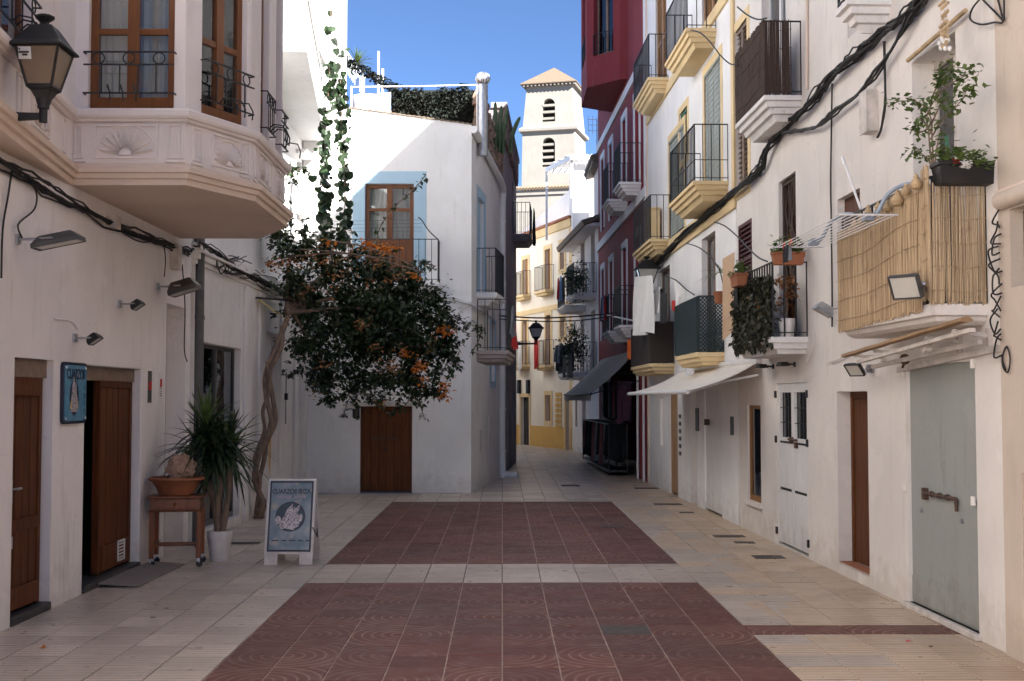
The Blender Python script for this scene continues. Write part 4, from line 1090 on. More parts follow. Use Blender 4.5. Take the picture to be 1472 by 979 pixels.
for dx, h, w_ in ((-.03,.19,.028),(.025,.15,.025),(-.065,.05,.02),(.06,.02,.02)):
    x = c-.04+dx; mb.prism([(x-w_,.037,zc-.13),(x+w_,.037,zc-.13),(x+w_,.037,zc+h-.05),(x+.004,.037,zc+h),(x-w_,.037,zc+h-.06)], (0,.004,0))
build(mb, 'crystal', M['crystal'], root)
mb = MB(LA.M)
for dx in (-.10, .075): mb.prism([(c-.04+dx-.012,.0365,zc-.10),(c-.04+dx+.03,.0365,zc-.10),(c-.04+dx+.02,.0365,zc-.03),(c-.04+dx-.005,.0365,zc-.04)], (0,.003,0))
build(mb, 'gold_glow', M['ochre'], root)
mb = MB(LA.M)
for a in (s0+.055, s1-.05):
    for z in (zb_+.05, zt_-.05): mb.tube([(a,.034,z),(a,.042,z)], .012, 8)
build(mb, 'screw_cap', M['whitemetal'], root)
# little plaques right of the second door
for x, y, w_, h_, lab in ((214.5, 556, .13, .36, 'narrow grey and red plaque beside the second shop door'), (230, 552, .10, .26, 'narrow white and red plaque nearest the niche')):
    s_, z_ = LA.hit(x, y); root = empty('plaque', LA.pt(s_, 0, z_-h_/2), lab, 'plaque', 'plaques by the shop door')
    mb = MB(LA.M); mb.box(s_-w_/2, s_+w_/2, 0, .012, z_-h_/2, z_+h_/2); build(mb, 'plate', M['lampgrey'] if x < 220 else M['fabric_w'], root, bevel=.003)
    mb = MB(LA.M); mb.box(s_-w_/2+.01, s_+w_/2-.01, .012, .014, z_-.04, z_+.06); build(mb, 'red_field', M['fabric_r'], root)
    mb = MB(LA.M)
    for i in range(4): mb.box(s_-w_/2+.02, s_+w_/2-.02, .012, .014, z_-.06-.028*i, z_-.05-.028*i)
    build(mb, 'printed_lines', M['iron'], root)
# doormat flap in front of the second door
p0, p1 = gnd(140, 844), gnd(222, 815)
mb = MB(); mb.add([(p0.x-.05,p0.y-.02,.03),(p0.x+.42,p0.y-.02,.004),(p1.x+.30,p1.y+.15,.006),(p1.x-.08,p1.y+.15,.035),(p0.x-.05,p0.y-.02,.045),(p0.x+.42,p0.y-.02,.016),(p1.x+.30,p1.y+.15,.018),(p1.x-.08,p1.y+.15,.047)],
    [(3,2,1,0),(4,5,6,7),(0,1,5,4),(1,2,6,5),(2,3,7,6),(3,0,4,7)])
build(mb, 'door_ramp', M['mat'], None, 'thin sloping stone ramp in front of second shop door', 'ramp', bevel=.004)

# ---- trolley table
tx, ty = -3.67, 14.18; ang = R(8)
T = Matrix.Translation((tx, ty, 0)) @ Matrix.Rotation(ang, 4, 'Z')
root = empty('trolley_table', (tx, ty, 0), 'small honey pine trolley table on castors holding terracotta bowl', 'table')
mb = MB(T); mb.box(-.31,.31,-.25,.25,.765,.79); mb.box(-.30,.30,-.24,.24,.615,.63); build(mb, 'tabletop', M['table'], root, bevel=.008)
mb = MB(T); mb.box(-.27,.27,-.22,.22,.63,.765); build(mb, 'apron', M['table'], root, bevel=.006)
mb = MB(T); mb.box(-.21,.21,-.232,-.22,.65,.75); mb.sphere((0,-.24,.70), .02); build(mb, 'drawer', M['table'], root, bevel=.004)
for sx in (-1, 1):
    for sy in (-1, 1):
        mb = MB(T); x, y = sx*.255, sy*.20; mb.loft([[(x-.026,y-.026,.10),(x+.026,y-.026,.10),(x+.026,y+.026,.10),(x-.026,y+.026,.10)],[(x-.028,y-.028,.63),(x+.028,y-.028,.63),(x+.028,y+.028,.63),(x-.028,y+.028,.63)]])
        lg = build(mb, 'leg', M['table'], root, bevel=.005)
        mb = MB(T); mb.box(x-.016,x+.016,y-.012,y+.012,.05,.10); build(mb, 'castor_fork', M['steel'], lg)
        mb = MB(T @ Matrix.Rotation(.4*sx, 4, 'Z')); q_ = (Matrix.Rotation(-.4*sx, 4, 'Z') @ Vector((x,y,0)))
        mb.tube([(q_.x+.01, q_.y-.012, .036), (q_.x+.01, q_.y+.012, .036)], .036, 14); build(mb, 'castor_wheel', M['iron'], lg, bevel=.004)
mb = MB(T); mb.box(-.25,-.21,-.17,.17,.21,.26); mb.box(.21,.25,-.17,.17,.21,.26); mb.box(-.21,.21,-.03,.03,.215,.255); build(mb, 'stretcher', M['table'], root, bevel=.005)
bx, by = tx-.02, ty+.02
mb = MB(); mb.lathe([(.17,0),(.19,.005),(.23,.09),(.27,.15),(.30,.165),(.31,.175),(.31,.195),(.285,.20),(.265,.17),(.2,.10)], (bx,by,.79), 32)
bowl = build(mb, 'terracotta_bowl', M['terracotta'], None, 'wide terracotta bowl standing on the pine trolley table', 'bowl', smooth=True)
mb = MB(); mb.lathe([(.26,.155),(.2,.165),(.01,.17)], (bx,by,.79), 24); build(mb, 'soil', M['soil'], bowl)
rnd = random.Random(2); me_bm = bmesh.new(); bmesh.ops.create_icosphere(me_bm, subdivisions=4, radius=1)
mb = MB()
for v in me_bm.verts:
    n_ = noise.fractal(v.co*1.6+Vector((3,1,7)), 1.0, 2.0, 4); n2_ = noise.fractal(v.co*4.0, 1.0, 2.0, 3)
    r_ = 1 + .45*n_ + .12*n2_; mb.v.append((bx+.05+v.co.x*.15*r_, by+v.co.y*.11*r_, .98+.11+v.co.z*.145*r_))
mb.f = [tuple(v.index for v in f.verts) for f in me_bm.faces]; me_bm.free()
build(mb, 'driftwood_root', M['root'], None, 'gnarled pale root sitting in the terracotta bowl', 'root', smooth=True)

# ---- yucca in a white pot
p = gnd(314, 807); px_, py_ = p.x, p.y+.05
mb = MB(); mb.lathe([(.105,0),(.11,.0),(.135,.24),(.145,.26),(.15,.27),(.15,.345),(.142,.35),(.13,.31),(.12,.29)], (px_,py_,0), 28)
pot = build(mb, 'plant_pot', M['potwhite'], None, 'white plastic pot with rim holding the yucca', 'pot', smooth=True)
mb = MB(); mb.lathe([(.12,.30),(.06,.32),(.01,.325)], (px_,py_,0), 20); build(mb, 'soil', M['soil'], pot)
yu = empty('yucca_tree', (px_, py_, .32), 'tall yucca with drooping dark sword leaves beside pine trolley table', 'plant')
mb = MB(); rnd = random.Random(8)
stems = [[(px_-.02,py_,.31),(px_-.03,py_,.6),(px_-.0,py_,.95),(px_-.06,py_,1.25)], [(px_+.02,py_,.31),(px_+.06,py_+.02,.55),(px_+.10,py_+.02,.9),(px_+.06,py_+.05,1.15)], [(px_-.03,py_+.02,.31),(px_-.05,py_+.05,.5),(px_-.14,py_+.06,.85),(px_-.2,py_+.05,1.0)]]
for s_ in stems: mb.tube(crom(s_), [.042]*7+[.036]*6+[.034]*6, 8)
build(mb, 'trunk', M['bark'], yu, smooth=True)
tops = [(px_-.16,py_,1.50), (px_+.06,py_+.05,1.36), (px_-.28,py_+.05,1.30), (px_-.04,py_-.05,1.18), (px_-.14,py_,1.36), (px_+.12,py_,1.2)]
for i, t in enumerate(tops):
    rosette('leaf_crown', t, .58, 50, M['yucca'], None, (-.45, 1.2), .068, 20+i, None, yu, None, 6, .55)
rosette('leaf_crown', (px_-.18,py_,1.55), .60, 22, M['yucca_young'], None, (.75, 1.45), .066, 31, None, yu, None, 6, .3)
rosette('leaf_crown', (px_+.14,py_+.02,1.35), .60, 14, M['yucca_young'], None, (.4, 1.3), .066, 33, None, yu, None, 6, .4)

# ---- A-board
A0, A1 = gnd(380, 812), gnd(448, 813); ctrp = (A0+A1)/2; wA = (A1-A0).length
BA = Matrix.Translation((ctrp.x, ctrp.y, 0)) @ Matrix.Rotation(math.atan2(A1.y-A0.y, A1.x-A0.x)+R(5), 4, 'Z')
root = empty('pavement_sign', (ctrp.x, ctrp.y, 0), 'white A-board sign with crystal poster standing on the paving', 'sign')
def tilt(a, lean=.0): return BA @ Matrix.Shear('XZ', 4, (0, 0)) @ Matrix.Rotation(a, 4, 'X')
FT = BA @ Matrix.Rotation(R(-13), 4, 'X'); BT = BA @ Matrix.Translation((0,.46,0)) @ Matrix.Rotation(R(13), 4, 'X')
hA = .975; hw = wA/2
def board(Mx, yoff, nm):
    mb = MB(Mx); y0, y1 = (0, .022)
    mb.box(-hw, hw, y0, y1, .13, hA); mb.box(-hw, -hw+.15, y0, y1, 0, .13); mb.box(hw-.15, hw, y0, y1, 0, .13)
    return build(mb, nm, M['potwhite'], root, bevel=.006)
board(FT, 0, 'front_board'); board(BT, 0, 'rear_board')
mb = MB(FT); mb.box(-hw+.025, hw-.025, -.008, 0, .15, hA-.02); build(mb, 'poster_border', M['navy'], root)
mb = MB(FT); mb.box(-hw+.045, hw-.045, -.011, -.008, .172, hA-.042); build(mb, 'poster', M['poster'], root)
X_ = FT.to_3x3() @ Vector((1,0,0)); Z_ = FT.to_3x3() @ Vector((0,0,1))
text_mesh('CUARZOS IBIZA', .076, M['navy'], 'lettering', root, FT @ Vector((0,-.0125,.83)), X_, Z_, bold=.0018, sx=.80)
mb = MB(FT)
xx = -.16
rnd = random.Random(5)
while xx < .17:
    w_ = rnd.uniform(.012,.026); mb.box(xx, xx+w_, -.0125, -.011, .755, .785); xx += w_ + (.028 if rnd.random() < .22 else .007)
build(mb, 'faded_lettering', M['pink'], root)
mb = MB(FT); xx = -.20
while xx < .20:
    w_ = rnd.uniform(.05,.09); mb.box(xx, xx+w_, -.0125, -.011, .268, .281); xx += w_ + .03
build(mb, 'small_print', M['navy'], root)
mb = MB(FT); mb.prism([(.17*math.cos(t*math.pi/18), -.011, .545+.17*math.sin(t*math.pi/18)) for t in range(36)], (0,-.002,0)); build(mb, 'roundel', M['navy'], root)
mb = MB(FT); mb.prism([(.16*math.cos(t*math.pi/18), -.013, .545+.16*math.sin(t*math.pi/18)) for t in range(36)], (0,-.001,0)); build(mb, 'roundel_field', M['teal'], root)
mb = MB(FT); rnd = random.Random(3)
def shard(x, z, l, a, w_):
    u = Vector((math.sin(a), 0, math.cos(a))); v = Vector((u.z, 0, -u.x)); b = Vector((x, -.0145, z))
    P_ = [b-v*w_, b+v*w_, b+v*w_+u*l*.8, b+u*l, b-v*w_+u*l*.72]; c_ = b+u*l*.5+Vector((0,-.006,0))
    mb.add([tuple(q_) for q_ in P_] + [tuple(c_)], [(i, (i+1) % 5, 5) for i in range(5)])
for q_ in ((-.10,.42,.30,.42,.03),(-.03,.44,.28,.5,.022),(.03,.44,.22,.05,.032),(.085,.46,.13,-.1,.025),(-.12,.46,.10,-.3,.03),(.0,.40,.12,.2,.05),(.07,.42,.09,-.5,.04),(-.06,.41,.1,-.2,.045),(.11,.49,.09,.15,.022),(.02,.50,.10,-.3,.03)): shard(*q_)
build(mb, 'crystal_picture', M['crystal'], root)
mb = MB(BA); mb.tube(crom([(hw-.01,.05,.42),(hw+.02,.12,.34),(hw+.02,.2,.30),(hw,.3,.38)]), .006, 5); build(mb, 'strap', M['iron'], root)

# ================================================================== bougainvillea
rnd = random.Random(21)
root = empty('bougainvillea', gnd(372, 745), 'large bougainvillea with dark leaves and orange bracts over the low house', 'tree')
base = gnd(372, 746)
def bp(x, y, Y): return at(x, y, Y)
trunk = [base, bp(378,722,19.5), bp(366,690,19.5), bp(374,650,19.5), bp(390,610,19.6), bp(383,572,19.7), bp(382,540,19.8), bp(396,500,20), bp(412,460,20.3), bp(418,420,20.6), bp(416,390,20.7)]
mb = MB(); mb.tube(crom(trunk, 6), [.10]+[.055]*6+[.045]*12+[.052]*6+[.042]*12+[.044]*12+[.04]*12, 9)
mb.tube(crom([base+Vector((.05,.05,0)), bp(372,700,19.55), bp(380,660,19.6), bp(384,635,19.6), bp(396,605,19.65), bp(392,570,19.75), bp(388,535,19.8), bp(404,500,20), bp(406,470,20.2)]), .038, 7); mb.tube(crom([base+Vector((-.06,.02,0)), bp(370,720,19.5), bp(374,690,19.5), bp(366,660,19.5), bp(380,620,19.55), bp(378,590,19.6), bp(388,560,19.7), bp(384,520,19.8)]), .03, 7)
for tgt in ((470,380,20.9),(520,400,21.4),(560,450,21.3),(600,430,21.8),(480,460,20.9),(450,500,20.6),(540,360,21.6),(620,480,21.8),(430,360,20.8)):
    a = bp(412,450,20.3); b = bp(*tgt); m_ = (a+b)/2 + Vector((rnd.uniform(-.1,.1), rnd.uniform(-.1,.2), .25)); L_ = len(crom([a,m_,b])); mb.tube(crom([a, m_, b]), [.04 - .028*i/(L_-1) for i in range(L_)], 6)
for x0_, y0_, x1_, y1_ in ((380,378,470,372),(400,372,560,372),(430,358,610,392),(470,345,600,385),(388,382,450,378)):
    a = bp(x0_,y0_,20.4); b = bp(x1_,y1_,20.9); mb.tube(crom([a,(a+b)/2+Vector((0,-.1,.08)),b]), .011, 5)
build(mb, 'trunk', M['bark'], root, smooth=True)
# crown: overlapping leaf clumps, denser in the middle
clumps = [(440,360,26),(425,400,26),(470,385,36),(510,380,30),(550,390,34),(590,410,36),(620,440,34),(560,440,55),(500,440,60),(450,460,42),(440,510,36),(455,545,26),(470,560,22),(500,510,62),(560,510,58),(605,490,44),(620,530,34),(585,560,26),(545,560,30),(510,560,28),(640,500,22),(625,565,15),(630,470,26),(478,345,22),(415,350,18),(600,575,12),(530,470,60),(430,430,30),(575,475,40),(400,330,12),(408,310,10)]
pts = []; fpts = []; dpts = []
for x, y, r_ in clumps:
    Yc = 20.4 + (x-400)/260*1.5 + rnd.uniform(-.2,.25); y = 460 + (y-460)*.93 - 5; c = at(x, y, Yc); rad = r_*.84*Yc/FPX
    for i in range(int(rad*rad*185)+4):
        v = Vector((rnd.gauss(0,1), rnd.gauss(0,1), rnd.gauss(0,1))); v = v.normalized()*rad*rnd.random()**.5*rnd.uniform(.9,1.18)
        v.y *= 1.15; sc2 = rnd.uniform(.05,.12)
        for j in range(rnd.randint(14,30)): pts.append(c + v + Vector((rnd.gauss(0,sc2), rnd.gauss(0,sc2), rnd.gauss(0,sc2*.8))))
# trailing shoots along edges
def shoot(path, k, sp=.05):
    P_ = crom([at(*q_) for q_ in path], 14)
    for i in range(k): q_ = P_[min(len(P_)-1, int(rnd.random()*len(P_)))]; pts.append(q_ + Vector((rnd.uniform(-sp,sp), rnd.uniform(-sp,sp), rnd.uniform(-sp,sp))))
    tw.tube(P_, .008, 4)
tw = MB()
shoot([(630,450,21.8),(655,458,21.6),(680,468,21.5),(692,472,21.5)], 70, .06); shoot([(692,472,21.5),(688,490,21.5),(676,508,21.5)], 26, .03)
shoot([(540,372,21.2),(545,330,21),(570,295,20.9),(592,275,20.8),(612,252,20.8)], 75, .05)
shoot([(500,560,21),(480,575,20.9),(462,575,20.8)], 70, .06); shoot([(590,560,21.4),(598,578,21.3),(606,582,21.3)], 26, .04)
shoot([(450,530,20.5),(445,550,20.5),(462,555,20.5)], 60, .07); shoot([(470,565,20.8),(476,580,20.8)], 40, .05)
shoot([(640,500,21.6),(652,512,21.5),(656,520,21.5)], 50, .05); shoot([(630,560,21.5),(636,568,21.5)], 20, .04)
shoot([(420,352,20.5),(408,330,20.4),(404,305,20.3),(410,270,20.2),(416,240,20.2),(425,262,20.2)], 130, .09); shoot([(416,240,20.2),(430,243,20.2),(446,243,20.2)], 40, .04)
shoot([(440,350,20.6),(445,335,20.5),(436,320,20.5)], 70, .09)
for k in range(46):      # arching shoots that break the outline
    x, y, r_ = clumps[rnd.randrange(len(clumps))]; a = rnd.uniform(0, 6.283); Yc = 20.4 + (x-400)/260*1.5 + rnd.uniform(-.4,.4)
    dx, dy = math.cos(a), math.sin(a)*.9
    shoot([(x+dx*r_*.5, y+dy*r_*.5, Yc), (x+dx*r_*.95, y+dy*r_*.95-5, Yc), (x+dx*(r_+13), y+dy*(r_+10)+3, Yc), (x+dx*(r_+19), y+dy*(r_+10)+6, Yc)], rnd.randint(16,34), .035)
mb = MB(); leaves_on(mb, pts, .088, rnd); build(mb, 'foliage', M['leaf'], root, weld=False, kind='stuff')
build(tw, 'shoots', M['bark'], root, kind='stuff')
def bracts(spots, k, sp, mat, nm, size=.075):
    mb = MB()
    for x, y, Y in spots:
        c = at(x, y, Y); ps = [c + Vector((rnd.gauss(0,sp), rnd.gauss(0,sp*.7), rnd.gauss(0,sp*.7))) for i in range(k)]
        leaves_on(mb, ps, size, rnd, droop=0)
    build(mb, nm, mat, root, weld=False, kind='stuff')
bracts([(530,352,20.9),(542,354,20.9),(552,355,20.9),(562,357,20.9),(520,351,20.9),(636,474,21.3),(642,476,21.3),(604,524,20.9),(600,530,20.9),(608,545,21),(638,553,21.2),(640,562,21.2),(640,570,21.2),(583,508,20.6),(548,580,21),(470,350,20.4),(596,398,21)], 26, .06, M['bract'], 'orange_bracts')
bracts([(445,365,20.3),(460,372,20.3),(480,395,20.2),(475,415,20.2),(500,390,20.4),(540,405,20.4),(560,400,20.6),(430,380,20.2),(520,470,20.1),(525,465,20.1),(540,500,20.1),(550,520,20.2),(560,530,20.3),(575,505,20.4),(445,410,20.2),(432,420,20.2),(508,360,20.6),(455,560,20.5),(470,520,20.2),(395,378,20.2),(405,382,20.2),(415,374,20.2),(390,380,20.2),(620,490,21.2),(616,500,21.2),(570,528,20.3),(535,375,20.5),(580,395,20.8),(470,375,20.3),(490,372,20.4)], 15, .08, M['drybract'], 'dry_bracts', .07)
# hanging ivy strands from the sunlit balcony
def strand(name, x0_, y0_, y1_, Y, label, k, seed, sway=5, thin=0.0):
    r2 = random.Random(seed); st = MB(); lf = MB(); P_ = []
    for i in range(30):
        f = i/29; P_.append(at(x0_ + sway*math.sin(f*5+seed) - 3*f, y0_ + (y1_-y0_)*f, Y))
    st.tube(P_, .007, 4)
    o = empty(name, P_[-1], label, 'vine', 'ivy strands hanging from the tall white house')
    build(st, 'stem', M['bark'], o)
    ps = []
    for i in range(k):
        f = r2.random()**.7
        if f < thin and r2.random() < .8: continue
        q_ = P_[min(29, int(f*29))]; sp = .035 + .04*abs(math.sin(f*9+seed)); ps.append(q_ + Vector((r2.gauss(0,sp), r2.gauss(0,sp), r2.uniform(-.1,.1))))
    round_leaves(lf, ps, .125, r2); build(lf, 'leaves', M['ivy'], o, weld=False)
strand('ivy_strand', 472, 0, 352, 21.6, 'thicker ivy strand hanging down from solid white balcony', 230, 1, 4, .22)
strand('ivy_strand', 494, 70, 352, 22.5, 'longer ivy strand hanging beside the blue window surround', 210, 4, 4, .1)
# yellow strap and pole between trunk and wall
mb = MB(); mb.tube([LB.P(368,428,.02), at(420,432,20.3)], .018, 6); build(mb, 'brace_pole', M['iron'], None, 'dark brace pole from low house wall to the bougainvillea', 'pole')
mb = MB(); mb.add([LB.P(370,430,.03), LB.P(374,430,.03), at(416,462,20.2), at(410,458,20.2)], [(0,1,2,3)]); mb.add([LB.P(378,440,.06), LB.P(382,441,.06), at(414,460,20.25), at(404,454,20.25)], [(0,1,2,3)])
build(mb, 'yellow_strap', plain('yellow_webbing', (.62,.50,.05), .7, var=.1), None, 'yellow webbing strap tying the bougainvillea to the wall', 'strap')
mb = MB(); mb.tube([gnd(386,727), at(389,616,21.4)], .015, 6); mb.box(-0,0,0,0,0,0) if False else None
build(mb, 'broom_handle', M['ochre'], None, 'thin yellow broom handle leaning by the bougainvillea trunk', 'broom')

# ================================================================== wires and box on the corner house
def FP(x, y, o=.03): return FD.P(x, y, o)
def SP(x, y, o=.05): return SD.P(x, y, o)
cable([[FP(630,432), FP(650,430), FP(676,437), SP(690,445), SP(705,455), SP(716,462)]], .02, 'painted_cable', M['whitemetal'], 'thick painted over cable along the corner house at balcony level', strands=2, jit=.04, seed=2)
cable([[FP(676,440), FP(662,447), FP(655,462), FP(658,490), FP(660,505), FP(656,516)]], .012, 'grey_cable', M['cablegrey'], 'grey cable looping down the front of the corner house')
s_, z_ = FD.hit(512, 595); mb = MB(FD.M); mb.prism([(x, 0, z) for x, z in rrect(s_-.07, s_+.07, z_-.1, z_+.1, .05)], (0,.015,0)); build(mb, 'house_plaque', M['iron'], None, 'small dark oval plaque beside the corner house door', 'plaque')
for dx, y0_, y1_ in ((690,618,650),(697,610,668),(703,600,640)):
    s_, za = SD.hit(dx, y0_); _, zb = SD.hit(dx, y1_); mb = MB(SD.M); mb.box(s_-.03, s_+.03, 0, .012, zb, za); build(mb, 'vent_slot', M['cablegrey'], ctr)
# ================================================================== alley: grimy house E behind the corner house
WE = Wall((.02, 30.02), (.42, 37.2), (5, 33))
grim = empty('grimy_house', (-2.5, 34, 0), 'grimy grey brown house with balconies on the shaded side of the alley', 'house')
ze = WE.hit(735, 205)[1]
e1 = (1.6, 2.5, 0, 2.2, .2); e2 = (WE.S(731), WE.S(737), 3.6, 5.6, .15); e3 = (4.6, 5.5, 0, 2.1, .2); e4 = (4.6, 5.4, 6.3, 8.0, .15)
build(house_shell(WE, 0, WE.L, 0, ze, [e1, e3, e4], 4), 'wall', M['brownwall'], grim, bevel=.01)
for q in (e1, e3): plank_door(grim, WE, q[0], q[1], 0, q[3], -.12, M['door_mid'], 4)
mb = MB(WE.M); mb.box(e4[0], e4[1], -.14, -.1, e4[2], e4[3]); build(mb, 'window', M['dark'], grim)
trim(grim, WE, -.05, WE.L+.05, -.3, .10, ze, ze+.14, M['brownwall'], 'cornice')
mb = MB(WE.M); rnd = random.Random(6)
for i in range(24): a = i*.3; mb.box(a, a+.28, -.2, .04+rnd.uniform(0,.05), ze-.5-.3*rnd.random(), ze+.02)
build(mb, 'crumbling_eave', M['stone'], grim)
def balc(parent, w, s0, s1, proj, z, rail_mat=None, mat=None, h=.9, steps=STEP2, gap=.11):
    b = slab(parent, w, s0, s1, proj, z, steps, mat or M['white2']); railing(b, w, s0+.03, s1-.03, proj-.03, z, z+h, gap, .008, rail_mat); return b
z_ = WE.hit(735, 512, .45)[1]
balc(grim, WE, WE.S(727,.45)-.9, WE.S(727,.45)+1.7, .55, z_, mat=M['brownwall'])
z2_ = WE.hit(748, 365)[1]; balc(grim, WE, WE.L-2.0, WE.L-.1, .5, z2_, mat=M['brownwall'])
for k, (m_, lab) in enumerate(((M['fabric_k'], 'black garment drying on the upper balcony of the grimy house'), (M['fabric_p'], 'dark mauve garment drying on the upper balcony of the grimy house'))):
    cloth('garment', m_, lab, WE.pt(WE.L-1.2+k*.45, .56, z2_+.85), WE.pt(WE.L-.85+k*.45, .56, z2_+.85), 1.0, .03, 8, 8, seed=k)
cloth('garment', M['fabric_g'], 'grey garment on the lower balcony of the grimy house', WE.pt(WE.S(727,.45)-.2, .58, z_+.85), WE.pt(WE.S(727,.45)+.3, .58, z_+.85), .55, .03, seed=5)
cloth('garment', M['fabric_r'], 'dark red garment on the lower balcony of the grimy house', WE.pt(WE.S(727,.45)+.5, .58, z_+.55), WE.pt(WE.S(727,.45)+1.1, .58, z_+.55), .45, .03, seed=6)
# alley lantern
q = at(770.5, 496, 34); lantern(q, .62, 'small black lantern hanging over the narrow alley', (WE.pt(3.9,0,0).x, 34.1, q.z+.03), plain('frosted_lantern_pane', (.45,.45,.45), .3, var=.05))
# satellite/antenna stub
mb = MB(); p_ = WE.pt(WE.L-.3, -.2, ze); mb.bar(p_, p_+Vector((0,0,.01)), .02)

# ================================================================== ochre and white house F closing the alley
WF = Wall((.25, 52.5), (2.56, 45.3), (0, 40))
och = empty('ochre_house', (3, 52, 0), 'white and ochre house closing the far end of the alley', 'house')
zf = WF.hit(822, 313)[1]
def fo(x0_, x1_, y0_, y1_, dp=.2):
    xm = (x0_+x1_)/2; return (WF.S(x0_), WF.S(x1_), max(0, WF.hit(xm, y1_)[1]), WF.hit(xm, y0_)[1], dp)
F_up = [fo(751.5,759.5,373,425), fo(784,792,358,418), fo(806,812,350,387)]
F_mid = [fo(785,792,453,525), fo(806,812,455,485), fo(751,758,462,525)]
F_lo = [fo(749,761,571,640), fo(784.5,792,568,605), fo(813.5,819,574,645)]
for L_ in (F_lo,): L_[0] = (*L_[0][:2], 0, *L_[0][3:]); L_[2] = (*L_[2][:2], 0, *L_[2][3:])
build(house_shell(WF, -3, WF.L, 0, zf, F_up+F_mid+F_lo, 6), 'wall', M['creamwall'], och, bevel=.01)
zo = WF.hit(770, 612)[1]
mbx = MB(WF.M); wall_mesh(mbx, -3, WF.L, 0, zo, [(q[0]-.001, q[1]+.001, q[2]-.01, q[3], .01) for q in F_lo], .012); mbx.add([(-3,.012,zo),(WF.L,.012,zo),(WF.L,0,zo),(-3,0,zo)], [(0,1,2,3)])
build(mbx, 'ochre_plinth', M['ochre'], och)
mb = MB(WF.M); a_ = WF.S(796); mb.box(a_, WF.L, .013, .02, 0, WF.hit(810, 595)[1]); 
trim(och, WF, -3, WF.L+.05, -.3, .10, zf-.32, zf-.02, M['yellow'], 'cornice'); trim(och, WF, -3, WF.L+.08, -.4, .2, zf-.02, zf+.07, M['terracotta'], 'eave_tiles')
trim(och, WF, WF.L-.28, WF.L+.01, -.02, .03, zo, zf-.32, M['yellow'], 'quoin')
zband = WF.hit(790, 440)[1]; trim(och, WF, -3, WF.L-.28, -.02, .03, zband-.18, zband+.02, M['yellow'], 'string_course')
for q in F_up + F_mid + F_lo:
    surround(och, WF, q[0], q[1], q[2], q[3], .16, .025, M['yellow'], q[2] > .1)
    mb = MB(WF.M); c_ = (q[0]+q[1])/2; mb.box(q[0], c_-.01, -.17, -.12, q[2], q[3]); mb.box(c_+.01, q[1], -.17, -.12, q[2], q[3])
    build(mb, 'shutter' if q[2] > .1 else 'door', M['ochrewood'] if q is not F_lo[0] else M['dark'], och, bevel=.005)
for q in (F_up[0], F_up[1], F_mid[0], F_mid[2]):
    b = slab(och, WF, q[0]-.35, q[1]+.35, .35, q[2], [(0,0),(.1,0),(.11,.06),(.2,.08)], M['yellow']); railing(b, WF, q[0]-.32, q[1]+.32, .32, q[2], q[2]+.95, .11, .008)
q = F_mid[0]; cloth('garment', M['fabric_r'], 'bright red trousers hung on the ochre house balcony', WF.pt(q[0]-.3, .38, q[2]+.95), WF.pt(q[0]+.2, .38, q[2]+.95), 1.05, .03, shape=lambda g: (1-.25*g, 0), seed=3)
cloth('garment', M['fabric_w'], 'white towel hung on the ochre house balcony', WF.pt(F_mid[2][1]+.0, .38, q[2]+.95), WF.pt(F_mid[2][1]+.35, .38, q[2]+.95), 1.1, .03, seed=4)
mb = MB(WF.M); a_ = WF.S(799)
for i in range(7):
    for j in range(2): mb.box(a_+j*.36, a_+.30+j*.36, .013, .03, .75+i*.2, .90+i*.2)
build(mb, 'meter_grid', M['ochre'], och, bevel=.005)
for x in (748, 761): a_, z_ = WF.hit(x, 555); mb = MB(WF.M); mb.box(a_-.12, a_+.12, 0, .12, z_-.3, z_+.25); build(mb, 'wall_lamp', M['iron'], och, bevel=.01)
# white sloping parapet and stair block behind, and nave roof edge
mb = MB(); a = at(742, 365, 53); b = at(824, 312, 49); c_ = at(824, 280, 49); d_ = at(742, 345, 53)
mb.prism([a, b, at(824,268,49), at(742,340,53)], (0, .3, 0)); build(mb, 'sloping_parapet', M['white'], och, bevel=.01)

# house added out of sight; its sunlit front bounces light onto the ochre house
WQ = Wall((-1.5, 40.5), (-3.4, 58), (0, 50))
qh = empty('light_bounce_house', (-6, 50, 0), 'unseen white house added to bounce sunlight onto the ochre house', 'house')
qo = [(2+3.2*i, 3+3.2*i, z, z+1.7, .15) for i in range(5) for z in (.6, 4.2)]
build(house_shell(WQ, 0, WQ.L, 0, 9.6, qo, 5), 'wall', M['white'], qh, bevel=.01)
for q in qo: shutter(qh, WQ, q[0], q[1], q[2], q[3], -.08, M['ochrewood'], 2)
# ================================================================== white house G with drying balconies
WG = Wall((3.02, 38.2), (2.54, 45.2), (0, 40))
gee = empty('drying_balcony_house', (6, 42, 0), 'narrow white house with crowded drying balconies and sloping tile eave', 'house')
zg = WG.hit(845, 300)[1]
go = [(1.2, 2.1, 5.2, 7.3, .2), (3.6, 4.6, 5.2, 7.3, .2), (1.2, 2.1, 2.75, 4.7, .2), (3.8, 4.6, 2.75, 4.6, .2), (3.4, 4.3, 0, 2.2, .2), (5.6, 6.2, 0.9, 2.0, .15)]
build(house_shell(WG, 0, WG.L, 0, 7.55, go, 5), 'wall', M['white2'], gee, bevel=.01)
for q in go: 
    mb = MB(WG.M); mb.box(q[0], q[1], -.18, -.12, q[2], q[3]); mb.box((q[0]+q[1])/2-.02, (q[0]+q[1])/2+.02, -.12, -.1, q[2], q[3]); build(mb, 'shutter' if q[2] > 0 else 'door', M['ochrewood'], gee, bevel=.005)
